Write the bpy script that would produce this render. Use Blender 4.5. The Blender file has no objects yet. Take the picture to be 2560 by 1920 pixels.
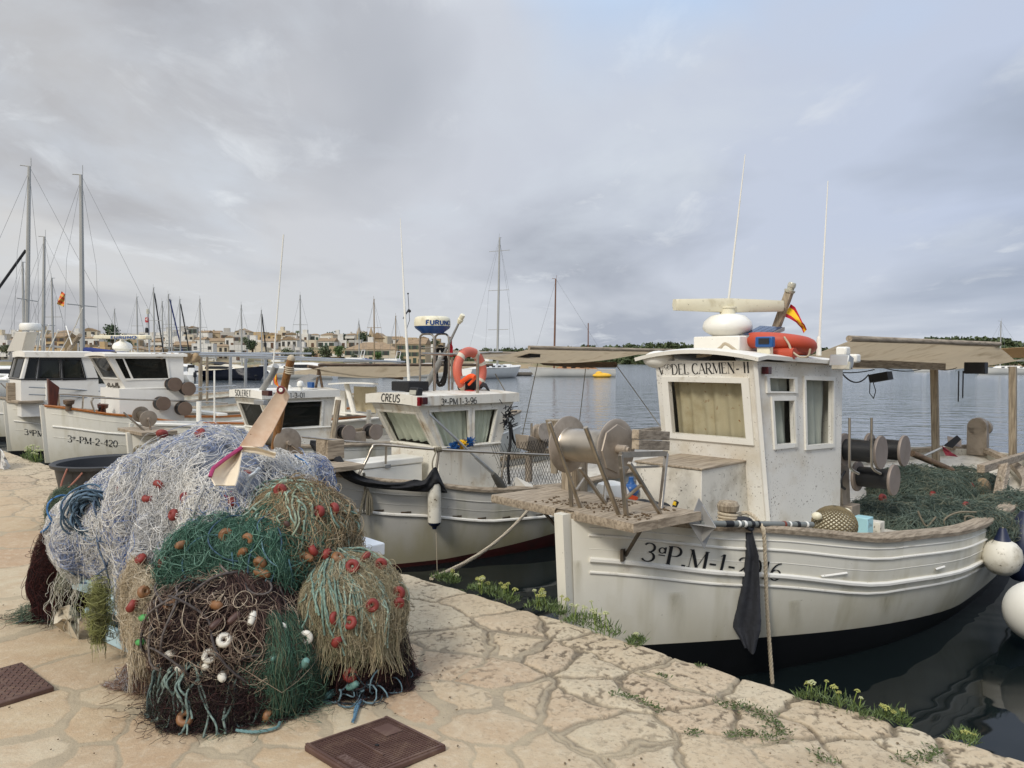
import bpy, math, random
import numpy as np
from mathutils import Vector, Matrix
random.seed(7); RNG = np.random.default_rng(11)
SC = bpy.context.scene; COL = SC.collection
R = math.radians; PI = math.pi
# ------------------------------------------------------------------ camera
F, CX, CY, CAMH = 1850.0, 1280.0, 960.0, 1.6
PITCH = math.atan((960-902)/F); ZW = -0.65
cam = bpy.data.cameras.new("camera"); camo = bpy.data.objects.new("camera", cam); COL.objects.link(camo)
cam.sensor_fit = 'HORIZONTAL'; cam.angle = 2*math.atan(CX/F); cam.clip_end = 9000; cam.clip_start = .05
camo.location = (0, 0, CAMH); camo.rotation_euler = (PI/2-PITCH, 0, 0); SC.camera = camo
CP, SP = math.cos(PITCH), math.sin(PITCH); EYE = Vector((0, 0, CAMH))
def ray(px, py):
    dx = (px-CX)/F; dz = -(py-CY)/F
    return Vector((dx, CP+dz*SP, -SP+dz*CP))
def atY(px, py, Y):
    d = ray(px, py); return EYE+d*(Y/d.y)
def atZ(px, py, z):
    d = ray(px, py); return EYE+d*((z-CAMH)/d.z)
# ------------------------------------------------------------------ objects
def link(o): COL.objects.link(o); return o
WM = {}                                           # world matrices kept by name
def wm(o): return WM.get(o.name, Matrix.Identity(4))
def tag(o, label=None, cat=None, group=None, kind=None):
    if label: o['label'] = label
    if cat: o['category'] = cat
    if group: o['group'] = group
    if kind: o['kind'] = kind
    return o
def thing(name, label, cat, M, group=None):
    o = link(bpy.data.objects.new(name, None)); o.matrix_basis = M; WM[o.name] = M.copy()
    o.empty_display_size = .2
    return tag(o, label, cat, group)
def TR(x, y=None, z=None, rz=0):
    if y is None: x, y, z = x
    return Matrix.Translation((x, y, z)) @ Matrix.Rotation(rz, 4, 'Z')
def finish(name, me, mats, parent=None, base=None, smooth=38):
    for m in (mats if isinstance(mats, (list, tuple)) else [mats]): me.materials.append(m)
    o = link(bpy.data.objects.new(name, me))
    if parent is not None:
        P = wm(parent); me.transform(P.inverted()); o.parent = parent; WM[o.name] = P.copy()
    else:
        b = Vector(base) if base is not None else Vector((0, 0, 0))
        me.transform(Matrix.Translation(-b)); o.location = b; WM[o.name] = Matrix.Translation(b)
    if smooth is not None and len(me.polygons):
        me.polygons.foreach_set('use_smooth', [True]*len(me.polygons))
        me.set_sharp_from_angle(angle=R(smooth))
    return o
def copytree(o, parent=None, M=None):
    c = o.copy(); COL.objects.link(c)
    if parent is not None: c.parent = parent
    if M is not None: c.matrix_basis = M; WM[c.name] = M.copy()
    for ch in o.children: copytree(ch, c)
    return c
class MB:
    """collects shapes for ONE mesh"""
    def __init__(s, M=None): s.v = []; s.f = []; s.mi = []; s.M = M; s.k = 0
    def add(s, vs, fs, mi=None):
        o = len(s.v); M = s.M
        if M is None: s.v += [tuple(p) for p in vs]
        else: s.v += [tuple(M @ Vector(p)) for p in vs]
        s.f += [tuple(i+o for i in f) for f in fs]; s.mi += [s.k if mi is None else mi]*len(fs)
        return s
    def box8(s, p): return s.add(p, [(0,3,2,1),(4,5,6,7),(0,1,5,4),(1,2,6,5),(2,3,7,6),(3,0,4,7)])
    def box(s, c, d, rot=None, taper=1.0):
        x, y, z = d[0]/2, d[1]/2, d[2]/2; t = taper
        ps = [(-x,-y,-z),(x,-y,-z),(x,y,-z),(-x,y,-z),(-x*t,-y*t,z),(x*t,-y*t,z),(x*t,y*t,z),(-x*t,y*t,z)]
        c = Vector(c)
        if rot is not None: ps = [rot @ Vector(p) for p in ps]
        return s.box8([c+Vector(p) for p in ps])
    def bar(s, a, b, w, h, up=(0,0,1)):
        """rectangular bar from a to b"""
        a, b = Vector(a), Vector(b); d = (b-a).normalized(); u = Vector(up)
        if abs(d.dot(u)) > .98: u = Vector((1,0,0))
        r = d.cross(u).normalized()*(w/2); u = r.cross(d).normalized()*(h/2)
        return s.box8([a-r-u, a+r-u, b+r-u, b-r-u, a-r+u, a+r+u, b+r+u, b-r+u])
    def tube(s, pts, r, n=8, closed=False, cap=True):
        pts = [Vector(p) for p in pts]; m = len(pts)
        rs = r if isinstance(r, (list, tuple)) else [r]*m
        vs = []; N = None
        for i, p in enumerate(pts):
            if closed: t = pts[(i+1) % m]-pts[i-1]
            else: t = pts[min(i+1, m-1)]-pts[max(i-1, 0)]
            t = t.normalized() if t.length > 1e-9 else Vector((0,0,1))
            if N is None:
                N = t.cross(Vector((0,0,1)) if abs(t.z) < .9 else Vector((1,0,0))).normalized()
            else:
                N = N-t*N.dot(t); N = N.normalized() if N.length > 1e-6 else t.orthogonal().normalized()
            B = t.cross(N)
            for j in range(n):
                a = 2*PI*j/n; vs.append(p+(N*math.cos(a)+B*math.sin(a))*rs[i])
        fs = []
        for i in range(m if closed else m-1):
            k = (i+1) % m
            for j in range(n):
                l = (j+1) % n; fs.append((i*n+j, i*n+l, k*n+l, k*n+j))
        if cap and not closed: fs += [tuple(range(n))[::-1], tuple((m-1)*n+j for j in range(n))]
        return s.add(vs, fs)
    def lathe(s, prof, o=(0,0,0), ax=(0,0,1), n=24, a0=0, a1=2*PI, sx=1.0):
        """prof: list of (radius, height) along the axis"""
        ax = Vector(ax).normalized(); X = ax.orthogonal().normalized()
        if abs(ax.z) > .999: X = Vector((1,0,0))
        Y = ax.cross(X); o = Vector(o); full = abs(a1-a0-2*PI) < 1e-6; k = n if full else n+1
        vs = []; fs = []
        for r, h in prof:
            for j in range(k):
                a = a0+(a1-a0)*j/n; vs.append(o+ax*h+X*(r*sx*math.cos(a))+Y*(r*math.sin(a)))
        for i in range(len(prof)-1):
            for j in range(n):
                l = (j+1) % k; fs.append((i*k+j, i*k+l, (i+1)*k+l, (i+1)*k+j))
        if prof[0][0] > 1e-6: fs.append(tuple(range(k))[::-1])
        if prof[-1][0] > 1e-6: fs.append(tuple((len(prof)-1)*k+j for j in range(k)))
        return s.add(vs, fs)
    def cyl(s, a, b, r, n=20, r2=None):
        a, b = Vector(a), Vector(b)
        return s.lathe([(r, 0), (r if r2 is None else r2, (b-a).length)], a, b-a, n)
    def ball(s, c, r, n=16, m=10, sq=(1,1,1)):
        c = Vector(c); vs = []; fs = []
        for i in range(m+1):
            t = PI*i/m
            for j in range(n):
                a = 2*PI*j/n; vs.append(c+Vector((r*sq[0]*math.sin(t)*math.cos(a), r*sq[1]*math.sin(t)*math.sin(a), r*sq[2]*math.cos(t))))
        for i in range(m):
            for j in range(n):
                l = (j+1) % n; fs.append((i*n+j, (i+1)*n+j, (i+1)*n+l, i*n+l))
        return s.add(vs, fs)
    def torus(s, c, ax, Rr, r, n=28, m=12, squash=1.0):
        ax = Vector(ax).normalized(); X = ax.orthogonal().normalized(); Y = ax.cross(X); c = Vector(c); vs = []; fs = []
        for i in range(n):
            a = 2*PI*i/n; d = X*math.cos(a)+Y*math.sin(a)
            for j in range(m):
                b = 2*PI*j/m; vs.append(c+d*(Rr+r*math.cos(b))+ax*(r*squash*math.sin(b)))
        for i in range(n):
            for j in range(m):
                fs.append((i*m+j, ((i+1) % n)*m+j, ((i+1) % n)*m+(j+1) % m, i*m+(j+1) % m))
        return s.add(vs, fs)
    def grid(s, rows, closed=False, thick=None):
        """rows: list of lists of points"""
        n, m = len(rows), len(rows[0]); vs = [Vector(p) for r in rows for p in r]; fs = []
        for i in range(n-1):
            for j in range(m-1 if not closed else m):
                k = (j+1) % m; fs.append((i*m+j, i*m+k, (i+1)*m+k, (i+1)*m+j))
        if thick:
            nv = len(vs); nor = [Vector((0,0,0)) for _ in vs]
            for f in fs:
                q = (vs[f[2]]-vs[f[0]]).cross(vs[f[3]]-vs[f[1]])
                for i in f: nor[i] += q
            vs2 = [v-(q.normalized()*thick if q.length > 0 else q) for v, q in zip(vs, nor)]
            f2 = [tuple(i+nv for i in f[::-1]) for f in fs]; ed = []
            bd = [j for j in range(m)]+[i*m+m-1 for i in range(1, n)]+[(n-1)*m+j for j in range(m-2, -1, -1)]+[i*m for i in range(n-2, 0, -1)]
            for a, b in zip(bd, bd[1:]+bd[:1]): ed.append((b, a, a+nv, b+nv))
            return s.add(vs+vs2, fs+f2+ed)
        return s.add(vs, fs)
    def poly(s, pts, thick=None, dirn=None):
        """flat polygon, extruded by thick along dirn (or its normal)"""
        pts = [Vector(p) for p in pts]; n = len(pts)
        if not thick: return s.add(pts, [tuple(range(n))])
        if dirn is None:
            d = Vector((0,0,0))
            for i in range(n): d += pts[i].cross(pts[(i+1) % n])
            d = d.normalized()
        else: d = Vector(dirn).normalized()
        q = [p-d*thick for p in pts]
        return s.add(pts+q, [tuple(range(n)), tuple(range(2*n-1, n-1, -1))]+[(i, i+n, (i+1) % n+n, (i+1) % n) for i in range(n)])
    def build(s, name, mats, parent=None, base=None, smooth=38, bevel=None):
        me = bpy.data.meshes.new(name); me.from_pydata(s.v, [], s.f)
        if any(s.mi): me.polygons.foreach_set('material_index', s.mi)
        o = finish(name, me, mats, parent, base, smooth)
        if bevel:
            b = o.modifiers.new('bevel', 'BEVEL'); b.width = bevel; b.segments = 2; b.limit_method = 'ANGLE'; b.angle_limit = R(40); b.harden_normals = False
        return o
def quick_mesh(name, verts, faces, attrs=None):
    """fast numpy mesh of quads; attrs {name: (n,) or (n,3)}"""
    me = bpy.data.meshes.new(name); nf = len(faces); k = faces.shape[1]
    me.vertices.add(len(verts)); me.vertices.foreach_set('co', np.ascontiguousarray(verts, dtype=np.float32).ravel())
    me.loops.add(nf*k); me.loops.foreach_set('vertex_index', np.ascontiguousarray(faces, dtype=np.int32).ravel())
    me.polygons.add(nf); me.polygons.foreach_set('loop_start', np.arange(0, nf*k, k, dtype=np.int32))
    me.update(calc_edges=True)
    for n, a in (attrs or {}).items():
        a = np.asarray(a, dtype=np.float32)
        if a.ndim == 1:
            t = me.attributes.new(n, 'FLOAT', 'POINT'); t.data.foreach_set('value', a)
        else:
            t = me.attributes.new(n, 'FLOAT_COLOR', 'POINT'); t.data.foreach_set('color', np.hstack([a, np.ones((len(a), 1), np.float32)]).ravel())
    return me
def strands_mesh(name, P, rad, col, sides=3):
    """P (n,k,3) polylines -> thin tubes; rad (n,) ; col (n,3) or (n,k,3)"""
    n, k, _ = P.shape
    T = np.empty_like(P); T[:, 1:-1] = P[:, 2:]-P[:, :-2]; T[:, 0] = P[:, 1]-P[:, 0]; T[:, -1] = P[:, -1]-P[:, -2]
    T /= np.linalg.norm(T, axis=2, keepdims=True)+1e-9
    ref = RNG.normal(size=(n, 1, 3)); N = np.cross(T, ref); N /= np.linalg.norm(N, axis=2, keepdims=True)+1e-9
    B = np.cross(T, N); r = np.asarray(rad).reshape(n, -1, 1)
    V = np.stack([P+r*(N*math.cos(2*PI*j/sides)+B*math.sin(2*PI*j/sides)) for j in range(sides)], axis=2)
    idx = np.arange(n*k*sides).reshape(n, k, sides)
    fs = []
    for j in range(sides):
        l = (j+1) % sides
        fs.append(np.stack([idx[:, :-1, j], idx[:, :-1, l], idx[:, 1:, l], idx[:, 1:, j]], axis=-1).reshape(-1, 4))
    col = np.asarray(col)
    if col.ndim == 2: col = np.repeat(col[:, None], k, 1)
    c = np.repeat(col[:, :, None], sides, 2).reshape(-1, 3)
    return quick_mesh(name, V.reshape(-1, 3), np.concatenate(fs), {'tint': c})
def join_np(parts):
    """[(verts, quads, tint)] -> one set"""
    off = 0; V = []; Q = []; C = []
    for v, q, c in parts: V.append(v); Q.append(q+off); C.append(c); off += len(v)
    return np.concatenate(V), np.concatenate(Q), np.concatenate(C)
# ------------------------------------------------------------------ numpy noise
_T = RNG.random((64, 64, 64)).astype(np.float32)
def vnoise(p):
    p = np.asarray(p, dtype=np.float64); i = np.floor(p).astype(int); f = p-i; f = f*f*(3-2*f); i &= 63; j = (i+1) & 63
    x0, y0, z0 = i[..., 0], i[..., 1], i[..., 2]; x1, y1, z1 = j[..., 0], j[..., 1], j[..., 2]; fx, fy, fz = f[..., 0], f[..., 1], f[..., 2]
    a = _T[x0,y0,z0]*(1-fx)+_T[x1,y0,z0]*fx; b = _T[x0,y1,z0]*(1-fx)+_T[x1,y1,z0]*fx
    c = _T[x0,y0,z1]*(1-fx)+_T[x1,y0,z1]*fx; d = _T[x0,y1,z1]*(1-fx)+_T[x1,y1,z1]*fx
    return (a*(1-fy)+b*fy)*(1-fz)+(c*(1-fy)+d*fy)*fz
def fbm(p, o=4):
    p = np.asarray(p, dtype=np.float64); s = 0; a = .5
    for k in range(o): s = s+a*vnoise(p*2**k+k*17.3); a *= .5
    return s/(1-.5**o)
def n3(x, y, z=0.0): return float(vnoise(np.array([[x, y, z]]))[0])
# ------------------------------------------------------------------ materials
MATS = {}
def nodes(name):
    m = bpy.data.materials.new(name); m.use_nodes = True; nt = m.node_tree; b = nt.nodes['Principled BSDF']
    return m, nt, b
def lin(c):
    return tuple(((x/12.92) if x <= .04045 else ((x+.055)/1.055)**2.4) for x in c)
def srgb(h):
    h = h.lstrip('#'); return lin(tuple(int(h[i:i+2], 16)/255 for i in (0, 2, 4)))
def mixc(nt, fac, a, b, mode='MIX'):
    m = nt.nodes.new('ShaderNodeMix'); m.data_type = 'RGBA'; m.blend_type = mode; L = nt.links
    for s, v in ((m.inputs[0], fac), (m.inputs[6], a), (m.inputs[7], b)):
        if hasattr(v, 'is_output'): L.new(v, s)
        elif isinstance(v, (tuple, list)): s.default_value = (*v[:3], 1)
        else: s.default_value = v
    return m.outputs[2]
def ramp(nt, src, a, b, lo=0.0, hi=1.0):
    m = nt.nodes.new('ShaderNodeMapRange'); m.inputs[1].default_value = a; m.inputs[2].default_value = b
    m.inputs[3].default_value = lo; m.inputs[4].default_value = hi; nt.links.new(src, m.inputs[0]); return m.outputs[0]
def mth(nt, op, a, b=None):
    m = nt.nodes.new('ShaderNodeMath'); m.operation = op
    for i, v in enumerate((a, b)):
        if v is None: continue
        if hasattr(v, 'is_output'): nt.links.new(v, m.inputs[i])
        else: m.inputs[i].default_value = v
    return m.outputs[0]
def noise(nt, scale, detail=4, rough=.55, stretch=None, dist=0, kind='Object'):
    tc = nt.nodes.new('ShaderNodeTexCoord'); src = tc.outputs[kind]
    if stretch:
        mp = nt.nodes.new('ShaderNodeMapping'); mp.inputs['Scale'].default_value = stretch; nt.links.new(src, mp.inputs[0]); src = mp.outputs[0]
    n = nt.nodes.new('ShaderNodeTexNoise'); n.inputs['Scale'].default_value = scale; n.inputs['Detail'].default_value = detail
    n.inputs['Roughness'].default_value = rough; n.inputs['Distortion'].default_value = dist; nt.links.new(src, n.inputs['Vector'])
    return n.outputs['Fac']
def setbump(nt, b, h, strength, dist=.01):
    n = nt.nodes.new('ShaderNodeBump'); n.inputs['Strength'].default_value = strength; n.inputs['Distance'].default_value = dist
    nt.links.new(h, n.inputs['Height']); nt.links.new(n.outputs[0], b.inputs['Normal'])
def pm(name, col, rough=.5, metal=0.0, var=.12, vs=6, dirt=None, speck=None, streak=None, bump=None, attr=None, spec=.5, grain=None, rand=0.0, wl=None, thin=0):
    """generic weathered surface. dirt=(colour, scale, lo, hi); speck=(colour, scale, lo); streak=(colour, scale, lo, hi); grain=(colour, stretch, scale)"""
    if name in MATS: return MATS[name]
    if isinstance(col, str): col = srgb(col)
    m, nt, b = nodes(name); L = nt.links
    if attr:
        a = nt.nodes.new('ShaderNodeAttribute'); a.attribute_name = attr; c = a.outputs['Color']
    else:
        rgb = nt.nodes.new('ShaderNodeRGB'); rgb.outputs[0].default_value = (*col, 1); c = rgb.outputs[0]
    if rand:
        oi = nt.nodes.new('ShaderNodeObjectInfo'); hs = nt.nodes.new('ShaderNodeHueSaturation'); L.new(c, hs.inputs['Color'])
        L.new(ramp(nt, oi.outputs['Random'], 0, 1, 1-rand, 1+rand), hs.inputs['Value']); c = hs.outputs[0]
    if var:
        n = noise(nt, vs, 5, .6); hs = nt.nodes.new('ShaderNodeHueSaturation'); L.new(c, hs.inputs['Color'])
        L.new(ramp(nt, n, .25, .75, 1-var, 1+var), hs.inputs['Value']); c = hs.outputs[0]
    if grain:
        g = noise(nt, grain[2], 5, .65, stretch=grain[1]); c = mixc(nt, ramp(nt, g, .42, .62, 0, .85), c, srgb(grain[0]) if isinstance(grain[0], str) else grain[0])
        setbump(nt, b, g, .5, .004)
    def cc(x): return srgb(x) if isinstance(x, str) else x
    if dirt: c = mixc(nt, ramp(nt, noise(nt, dirt[1], 6, .62), dirt[2], dirt[3]), c, cc(dirt[0]))
    if streak: c = mixc(nt, ramp(nt, noise(nt, streak[1], 4, .6, stretch=(1, 1, .12)), streak[2], streak[3]), c, cc(streak[0]))
    if speck:
        s1 = noise(nt, speck[1], 2, .5); s2 = noise(nt, speck[1]*.12, 3, .6)
        f = mth(nt, 'MULTIPLY', ramp(nt, s1, speck[2], speck[2]+.04), ramp(nt, s2, .4, .62)); c = mixc(nt, f, c, cc(speck[0]))
    if wl:
        tcz = nt.nodes.new('ShaderNodeTexCoord'); sz = nt.nodes.new('ShaderNodeSeparateXYZ'); L.new(tcz.outputs['Object'], sz.inputs[0])
        f = mth(nt, 'MULTIPLY', ramp(nt, mth(nt, 'ADD', sz.outputs[2], ramp(nt, noise(nt, 2.2, 4, .6, stretch=(1, 1, .3)), .3, .7, -.22, .22)), wl[1], wl[2], 1, 0), wl[3]); c = mixc(nt, f, c, cc(wl[0]))
    if thin:
        ts = nt.nodes.new('ShaderNodeBsdfTranslucent'); mx = nt.nodes.new('ShaderNodeMixShader'); mx.inputs[0].default_value = thin; L.new(c, ts.inputs[0]); L.new(b.outputs[0], mx.inputs[1]); L.new(ts.outputs[0], mx.inputs[2]); L.new(mx.outputs[0], nt.nodes['Material Output'].inputs[0])
    L.new(c, b.inputs['Base Color'])
    b.inputs['Roughness'].default_value = rough; b.inputs['Metallic'].default_value = metal; b.inputs['Specular IOR Level'].default_value = spec
    if bump and not grain: setbump(nt, b, noise(nt, bump[0], 5, .6), bump[1], bump[2] if len(bump) > 2 else .01)
    MATS[name] = m; return m
def glassmat(name, tint, alpha, rough=.03):
    """window pane: mixes a clear and a reflecting sheet so that what stands behind shows"""
    if name in MATS: return MATS[name]
    m, nt, b = nodes(name); L = nt.links; out = nt.nodes['Material Output']
    tr = nt.nodes.new('ShaderNodeBsdfTransparent'); tr.inputs[0].default_value = (*tint, 1)
    b.inputs['Base Color'].default_value = (.02, .022, .02, 1); b.inputs['Roughness'].default_value = rough; b.inputs['Specular IOR Level'].default_value = .6
    mx = nt.nodes.new('ShaderNodeMixShader'); mx.inputs[0].default_value = alpha
    L.new(tr.outputs[0], mx.inputs[1]); L.new(b.outputs[0], mx.inputs[2]); L.new(mx.outputs[0], out.inputs[0])
    MATS[name] = m; return m
hull_white = pm('hull_white', '#dcd8ca', .35, var=.05, vs=2, streak=('#a39a78', 2.6, .54, .80), dirt=('#c5bfa9', 1.6, .5, .75), speck=('#7d7263', 60, .72), bump=(3, .06, .02), wl=('#b3a988', .15, .75, .55))
hull_grey = pm('hull_grey', '#b9b6ad', .5, var=.07, vs=3, streak=('#8c8a74', 3.0, .52, .78), speck=('#6a5c4a', 40, .70), bump=(4, .12, .02), wl=('#a39a74', .12, .55, .7))
trim_white = pm('trim_white', '#e2dfd5', .4, var=.05, dirt=('#a79c82', 4, .60, .8), speck=('#6d5c45', 70, .71))
cabin_white = pm('cabin_white', '#dbd8cf', .5, var=.05, vs=3, dirt=('#b9ab90', 2.2, .5, .8), speck=('#5d4b38', 62, .635), bump=(20, .05, .01))
cabin_dirty = pm('cabin_dirty', '#d6d2c6', .55, var=.06, vs=3, dirt=('#a58f6b', 3.2, .55, .8), streak=('#a08863', 4.5, .55, .75), speck=('#5d4b38', 40, .67), bump=(18, .1, .01))
cabin_clean = pm('cabin_clean', '#dddbd4', .4, var=.04, vs=2, dirt=('#bdb5a4', 1.5, .6, .9))
box_white = pm('box_white', '#d2cdc0', .5, var=.06, dirt=('#8f8470', 5, .48, .8), speck=('#4f463a', 45, .64))
black_af = pm('black_antifouling', (.004, .0045, .005), .45, var=.2)
red_af = pm('red_antifouling', '#451a17', .6, var=.2, dirt=('#2a201c', 5, .5, .8))
wood_grey = pm('wood_weathered', '#a39581', .85, var=.16, vs=5, grain=('#6d604f', (1.2, 14, 14), 3.5), dirt=('#7a6a54', 5, .6, .8))
wood_grey_v = pm('wood_weathered_upright', '#a1947f', .85, var=.16, vs=5, grain=('#695c4b', (14, 14, 1.0), 3.5))
wood_dark = pm('wood_dark', '#6e5a46', .75, var=.2, grain=('#43352a', (2, 14, 14), 3.5))
wood_pole = pm('wood_pole', '#8a6034', .6, var=.15, grain=('#5d3d1f', (14, 14, 1.0), 4))
wood_red = pm('wood_varnished_red', '#56291a', .4, var=.2, grain=('#3a1a10', (12, 12, 1.2), 3))
wood_orange = pm('wood_varnished', '#a1601f', .35, var=.12, grain=('#7c4513', (1.2, 14, 14), 3))
steel = pm('stainless_steel', '#b3aa9c', .38, 1.0, var=.16, vs=5, dirt=('#6f6556', 6, .5, .8), bump=(30, .05, .004))
steel_plate = pm('steel_plate', '#a89c8d', .55, .5, var=.15, vs=6, dirt=('#6d6255', 5, .48, .8), bump=(24, .1, .004))
steel_dark = pm('rusty_steel', '#5f564a', .6, .6, var=.2, dirt=('#6b4a2c', 9, .55, .75))
alu = pm('aluminium', '#a6a8a8', .45, .7, var=.1)
mast_alu = pm('mast_aluminium', '#a5a49e', .5, .35, var=.06)
reel_disc = pm('reel_disc', '#8d8177', .6, .3, var=.1, dirt=('#77695a', 4, .5, .85))
rubber = pm('rubber_black', '#17181a', .6, var=.2)
line_black = pm('line_black', '#131416', .45, var=.25, bump=(90, .4, .004))
plastic_white = pm('plastic_white', '#e3e1d8', .35, var=.04, dirt=('#b3aa92', 3, .6, .85))
plastic_cream = pm('plastic_cream', '#dcd6bd', .45, var=.05, dirt=('#a2946c', 5, .55, .8), speck=('#5c5137', 40, .68))
plastic_blue = pm('plastic_blue', '#1d4f88', .35, var=.1)
navy = pm('navy_paint', '#141a30', .3, var=.1)
fender_navy = pm('fender_navy', '#1d2640', .45, var=.1)
fender_white = pm('fender_white', '#d8d3c4', .5, var=.05, dirt=('#948a72', 5, .48, .74), speck=('#5a5040', 40, .66), bump=(14, .1, .01))
orange_buoy = pm('lifebuoy_orange', '#b2462c', .55, var=.08, dirt=('#8e3a26', 4, .56, .85))
orange_pale = pm('lifebuoy_faded', '#cb6a55', .55, var=.08, dirt=('#c85a33', 3, .5, .8))
cream_band = pm('reflective_band', '#cfc6b2', .6, var=.1)
orange_bright = pm('bright_orange', '#e8541c', .6, var=.1)
canvas = pm('awning_canvas', '#d6cdbd', .85, var=.08, vs=3, dirt=('#a39783', 3, .52, .8), bump=(60, .15, .004), thin=.75)
canvas_light = pm('awning_canvas_light', '#d5bd97', .85, var=.06, vs=3, thin=.4)
canvas_brown = pm('rolled_tarp', '#51402f', .85, var=.14, vs=5, bump=(30, .3, .01))
cloth_black = pm('black_cloth', '#1b1b1d', .9, var=.25, vs=14, bump=(22, .45, .02))
cloth_slate = pm('slate_cloth', '#2b2d33', .9, var=.22, vs=10, bump=(25, .4, .02))
cloth_navy = pm('navy_canvas', '#1a2342', .85, var=.15)
curtain_mat = pm('curtain', '#bfb498', .9, var=.1, vs=3, dirt=('#8d7b56', 3, .52, .8), speck=('#8a5a2a', 22, .66))
curtain_green = pm('curtain_green', '#d6dac9', .9, var=.1, vs=4)
curtain_grey = pm('curtain_grey', '#b5b8b0', .9, var=.1, vs=4)
dark_int = pm('dark_interior', '#5a554b', .9, var=.3)
glass_clear = glassmat('window_glass', (.95, .96, .93), .10)
glass_dark = glassmat('window_glass_dark', (.28, .30, .27), .5)
rope_beige = pm('rope_beige', '#b3a68f', .9, var=.2, vs=70, bump=(120, .6, .006))
rope_grey = pm('rope_grey', '#77705f', .9, var=.25, vs=60, bump=(120, .6, .006))
rope_black = pm('rope_black', '#1d1c1b', .9, var=.3, vs=60)
cable_white = pm('cable_white', '#cfcbbf', .5, var=.05)
paint_black = pm('lettering_black', '#17181a', .5, var=.1)
paint_blue = pm('lettering_blue', '#1e4278', .45, var=.1)
paint_red = pm('paint_red', '#a5222a', .55, var=.12, dirt=('#d8d2c6', 22, .55, .62))
red_light = pm('red_lens', '#3d0f12', .2, var=.1)
flag_red = pm('flag_red', '#b3152a', .8, var=.08)
flag_yellow = pm('flag_yellow', '#e8bb1d', .8, var=.06)
solar = pm('solar_cells', '#3d4a66', .18, .2, var=.1)
lens = pm('lamp_lens', '#b9b6a6', .15, .3, var=.2, vs=40)
# ================================================================== sky, sun, water, quay, hills
SUN_AZ, SUN_EL = R(212), R(42)         # azimuth clockwise from +Y : behind the viewer's left shoulder
w = bpy.data.worlds.new("World"); SC.world = w; w.use_nodes = True
nt = w.node_tree; L = nt.links; bg = nt.nodes['Background']; bg.inputs[1].default_value = .1
sky = nt.nodes.new('ShaderNodeTexSky'); sky.sky_type = 'NISHITA'; sky.sun_disc = False; sky.sun_elevation = SUN_EL; sky.sun_rotation = SUN_AZ
sky.air_density = 1.2; sky.dust_density = 1.5; sky.ozone_density = 1.5
tc = nt.nodes.new('ShaderNodeTexCoord'); sp = nt.nodes.new('ShaderNodeSeparateXYZ'); L.new(tc.outputs['Generated'], sp.inputs[0])
den = mth(nt, 'ADD', mth(nt, 'ABSOLUTE', sp.outputs[2]), .16)
cb = nt.nodes.new('ShaderNodeCombineXYZ'); L.new(mth(nt, 'DIVIDE', sp.outputs[0], den), cb.inputs[0]); L.new(mth(nt, 'DIVIDE', sp.outputs[1], den), cb.inputs[1])
def wnoise(scale, loc, detail=7, rough=.55, rot=0, stretch=(1, 1, 1), dist=.3):
    mp = nt.nodes.new('ShaderNodeMapping'); mp.inputs['Location'].default_value = loc; mp.inputs['Rotation'].default_value = (0, 0, rot); mp.inputs['Scale'].default_value = stretch
    L.new(cb.outputs[0], mp.inputs[0]); n = nt.nodes.new('ShaderNodeTexNoise'); n.inputs['Scale'].default_value = scale; n.inputs['Detail'].default_value = detail
    n.inputs['Roughness'].default_value = rough; n.inputs['Distortion'].default_value = dist; L.new(mp.outputs[0], n.inputs['Vector']); return n.outputs['Fac']
big = wnoise(.62, (6.48, 3.02, 0), 5, .5, R(24), (1, .7, 1)); mid = wnoise(1.5, (13.02, 1.45, 1), 7, .56, R(18), (1, .7, 1)); fine = wnoise(3.6, (1.2, 5.5, 2), 8, .62, R(10), (1, .6, 1), .5)
horiz = ramp(nt, sp.outputs[0], -.55, .6)                 # left (warm grey) to right (blue grey)
up = ramp(nt, sp.outputs[2], 0, .45)
S = 7.4
def wc(h): return tuple(x*S for x in srgb(h))
base = mixc(nt, horiz, wc('#c4c4c4'), wc('#b2bdd2'))
base = mixc(nt, ramp(nt, sp.outputs[2], .0, .16, .55, 0), base, wc('#c4c6c5'))
darkc = mixc(nt, horiz, wc('#a5a6aa'), wc('#9aa4b5'))
c1 = mixc(nt, ramp(nt, big, .46, .62, 0, 1), base, darkc)
c1 = mixc(nt, mth(nt, 'MULTIPLY', ramp(nt, mid, .5, .72, 0, .75), ramp(nt, sp.outputs[2], .05, .2)), c1, wc('#c3cad3'))
c1 = mixc(nt, mth(nt, 'MULTIPLY', ramp(nt, fine, .56, .76, 0, .7), ramp(nt, mid, .42, .6)), c1, wc('#d6dade'))
hole = mth(nt, 'MULTIPLY', ramp(nt, big, .43, .31), ramp(nt, sp.outputs[2], .3, .44))
c1 = mixc(nt, mth(nt, 'MULTIPLY', hole, .85), c1, mixc(nt, .55, sky.outputs[0], wc('#c3dcfb')))
zen = ramp(nt, sp.outputs[2], .42, .9, 1.0, 2.1)          # the overcast is brighter overhead than near the horizon
vm = nt.nodes.new('ShaderNodeVectorMath'); vm.operation = 'SCALE'; L.new(c1, vm.inputs[0]); L.new(zen, vm.inputs['Scale']); L.new(vm.outputs[0], bg.inputs[0])
sd = bpy.data.lights.new('sun', 'SUN'); sd.energy = 1.45; sd.angle = R(14); sd.color = (1, .94, .85); so = link(bpy.data.objects.new('sun', sd))
sv = Vector((math.sin(SUN_AZ)*math.cos(SUN_EL), math.cos(SUN_AZ)*math.cos(SUN_EL), math.sin(SUN_EL)))
so.rotation_euler = sv.to_track_quat('Z', 'Y').to_euler(); so.location = sv*50
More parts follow.
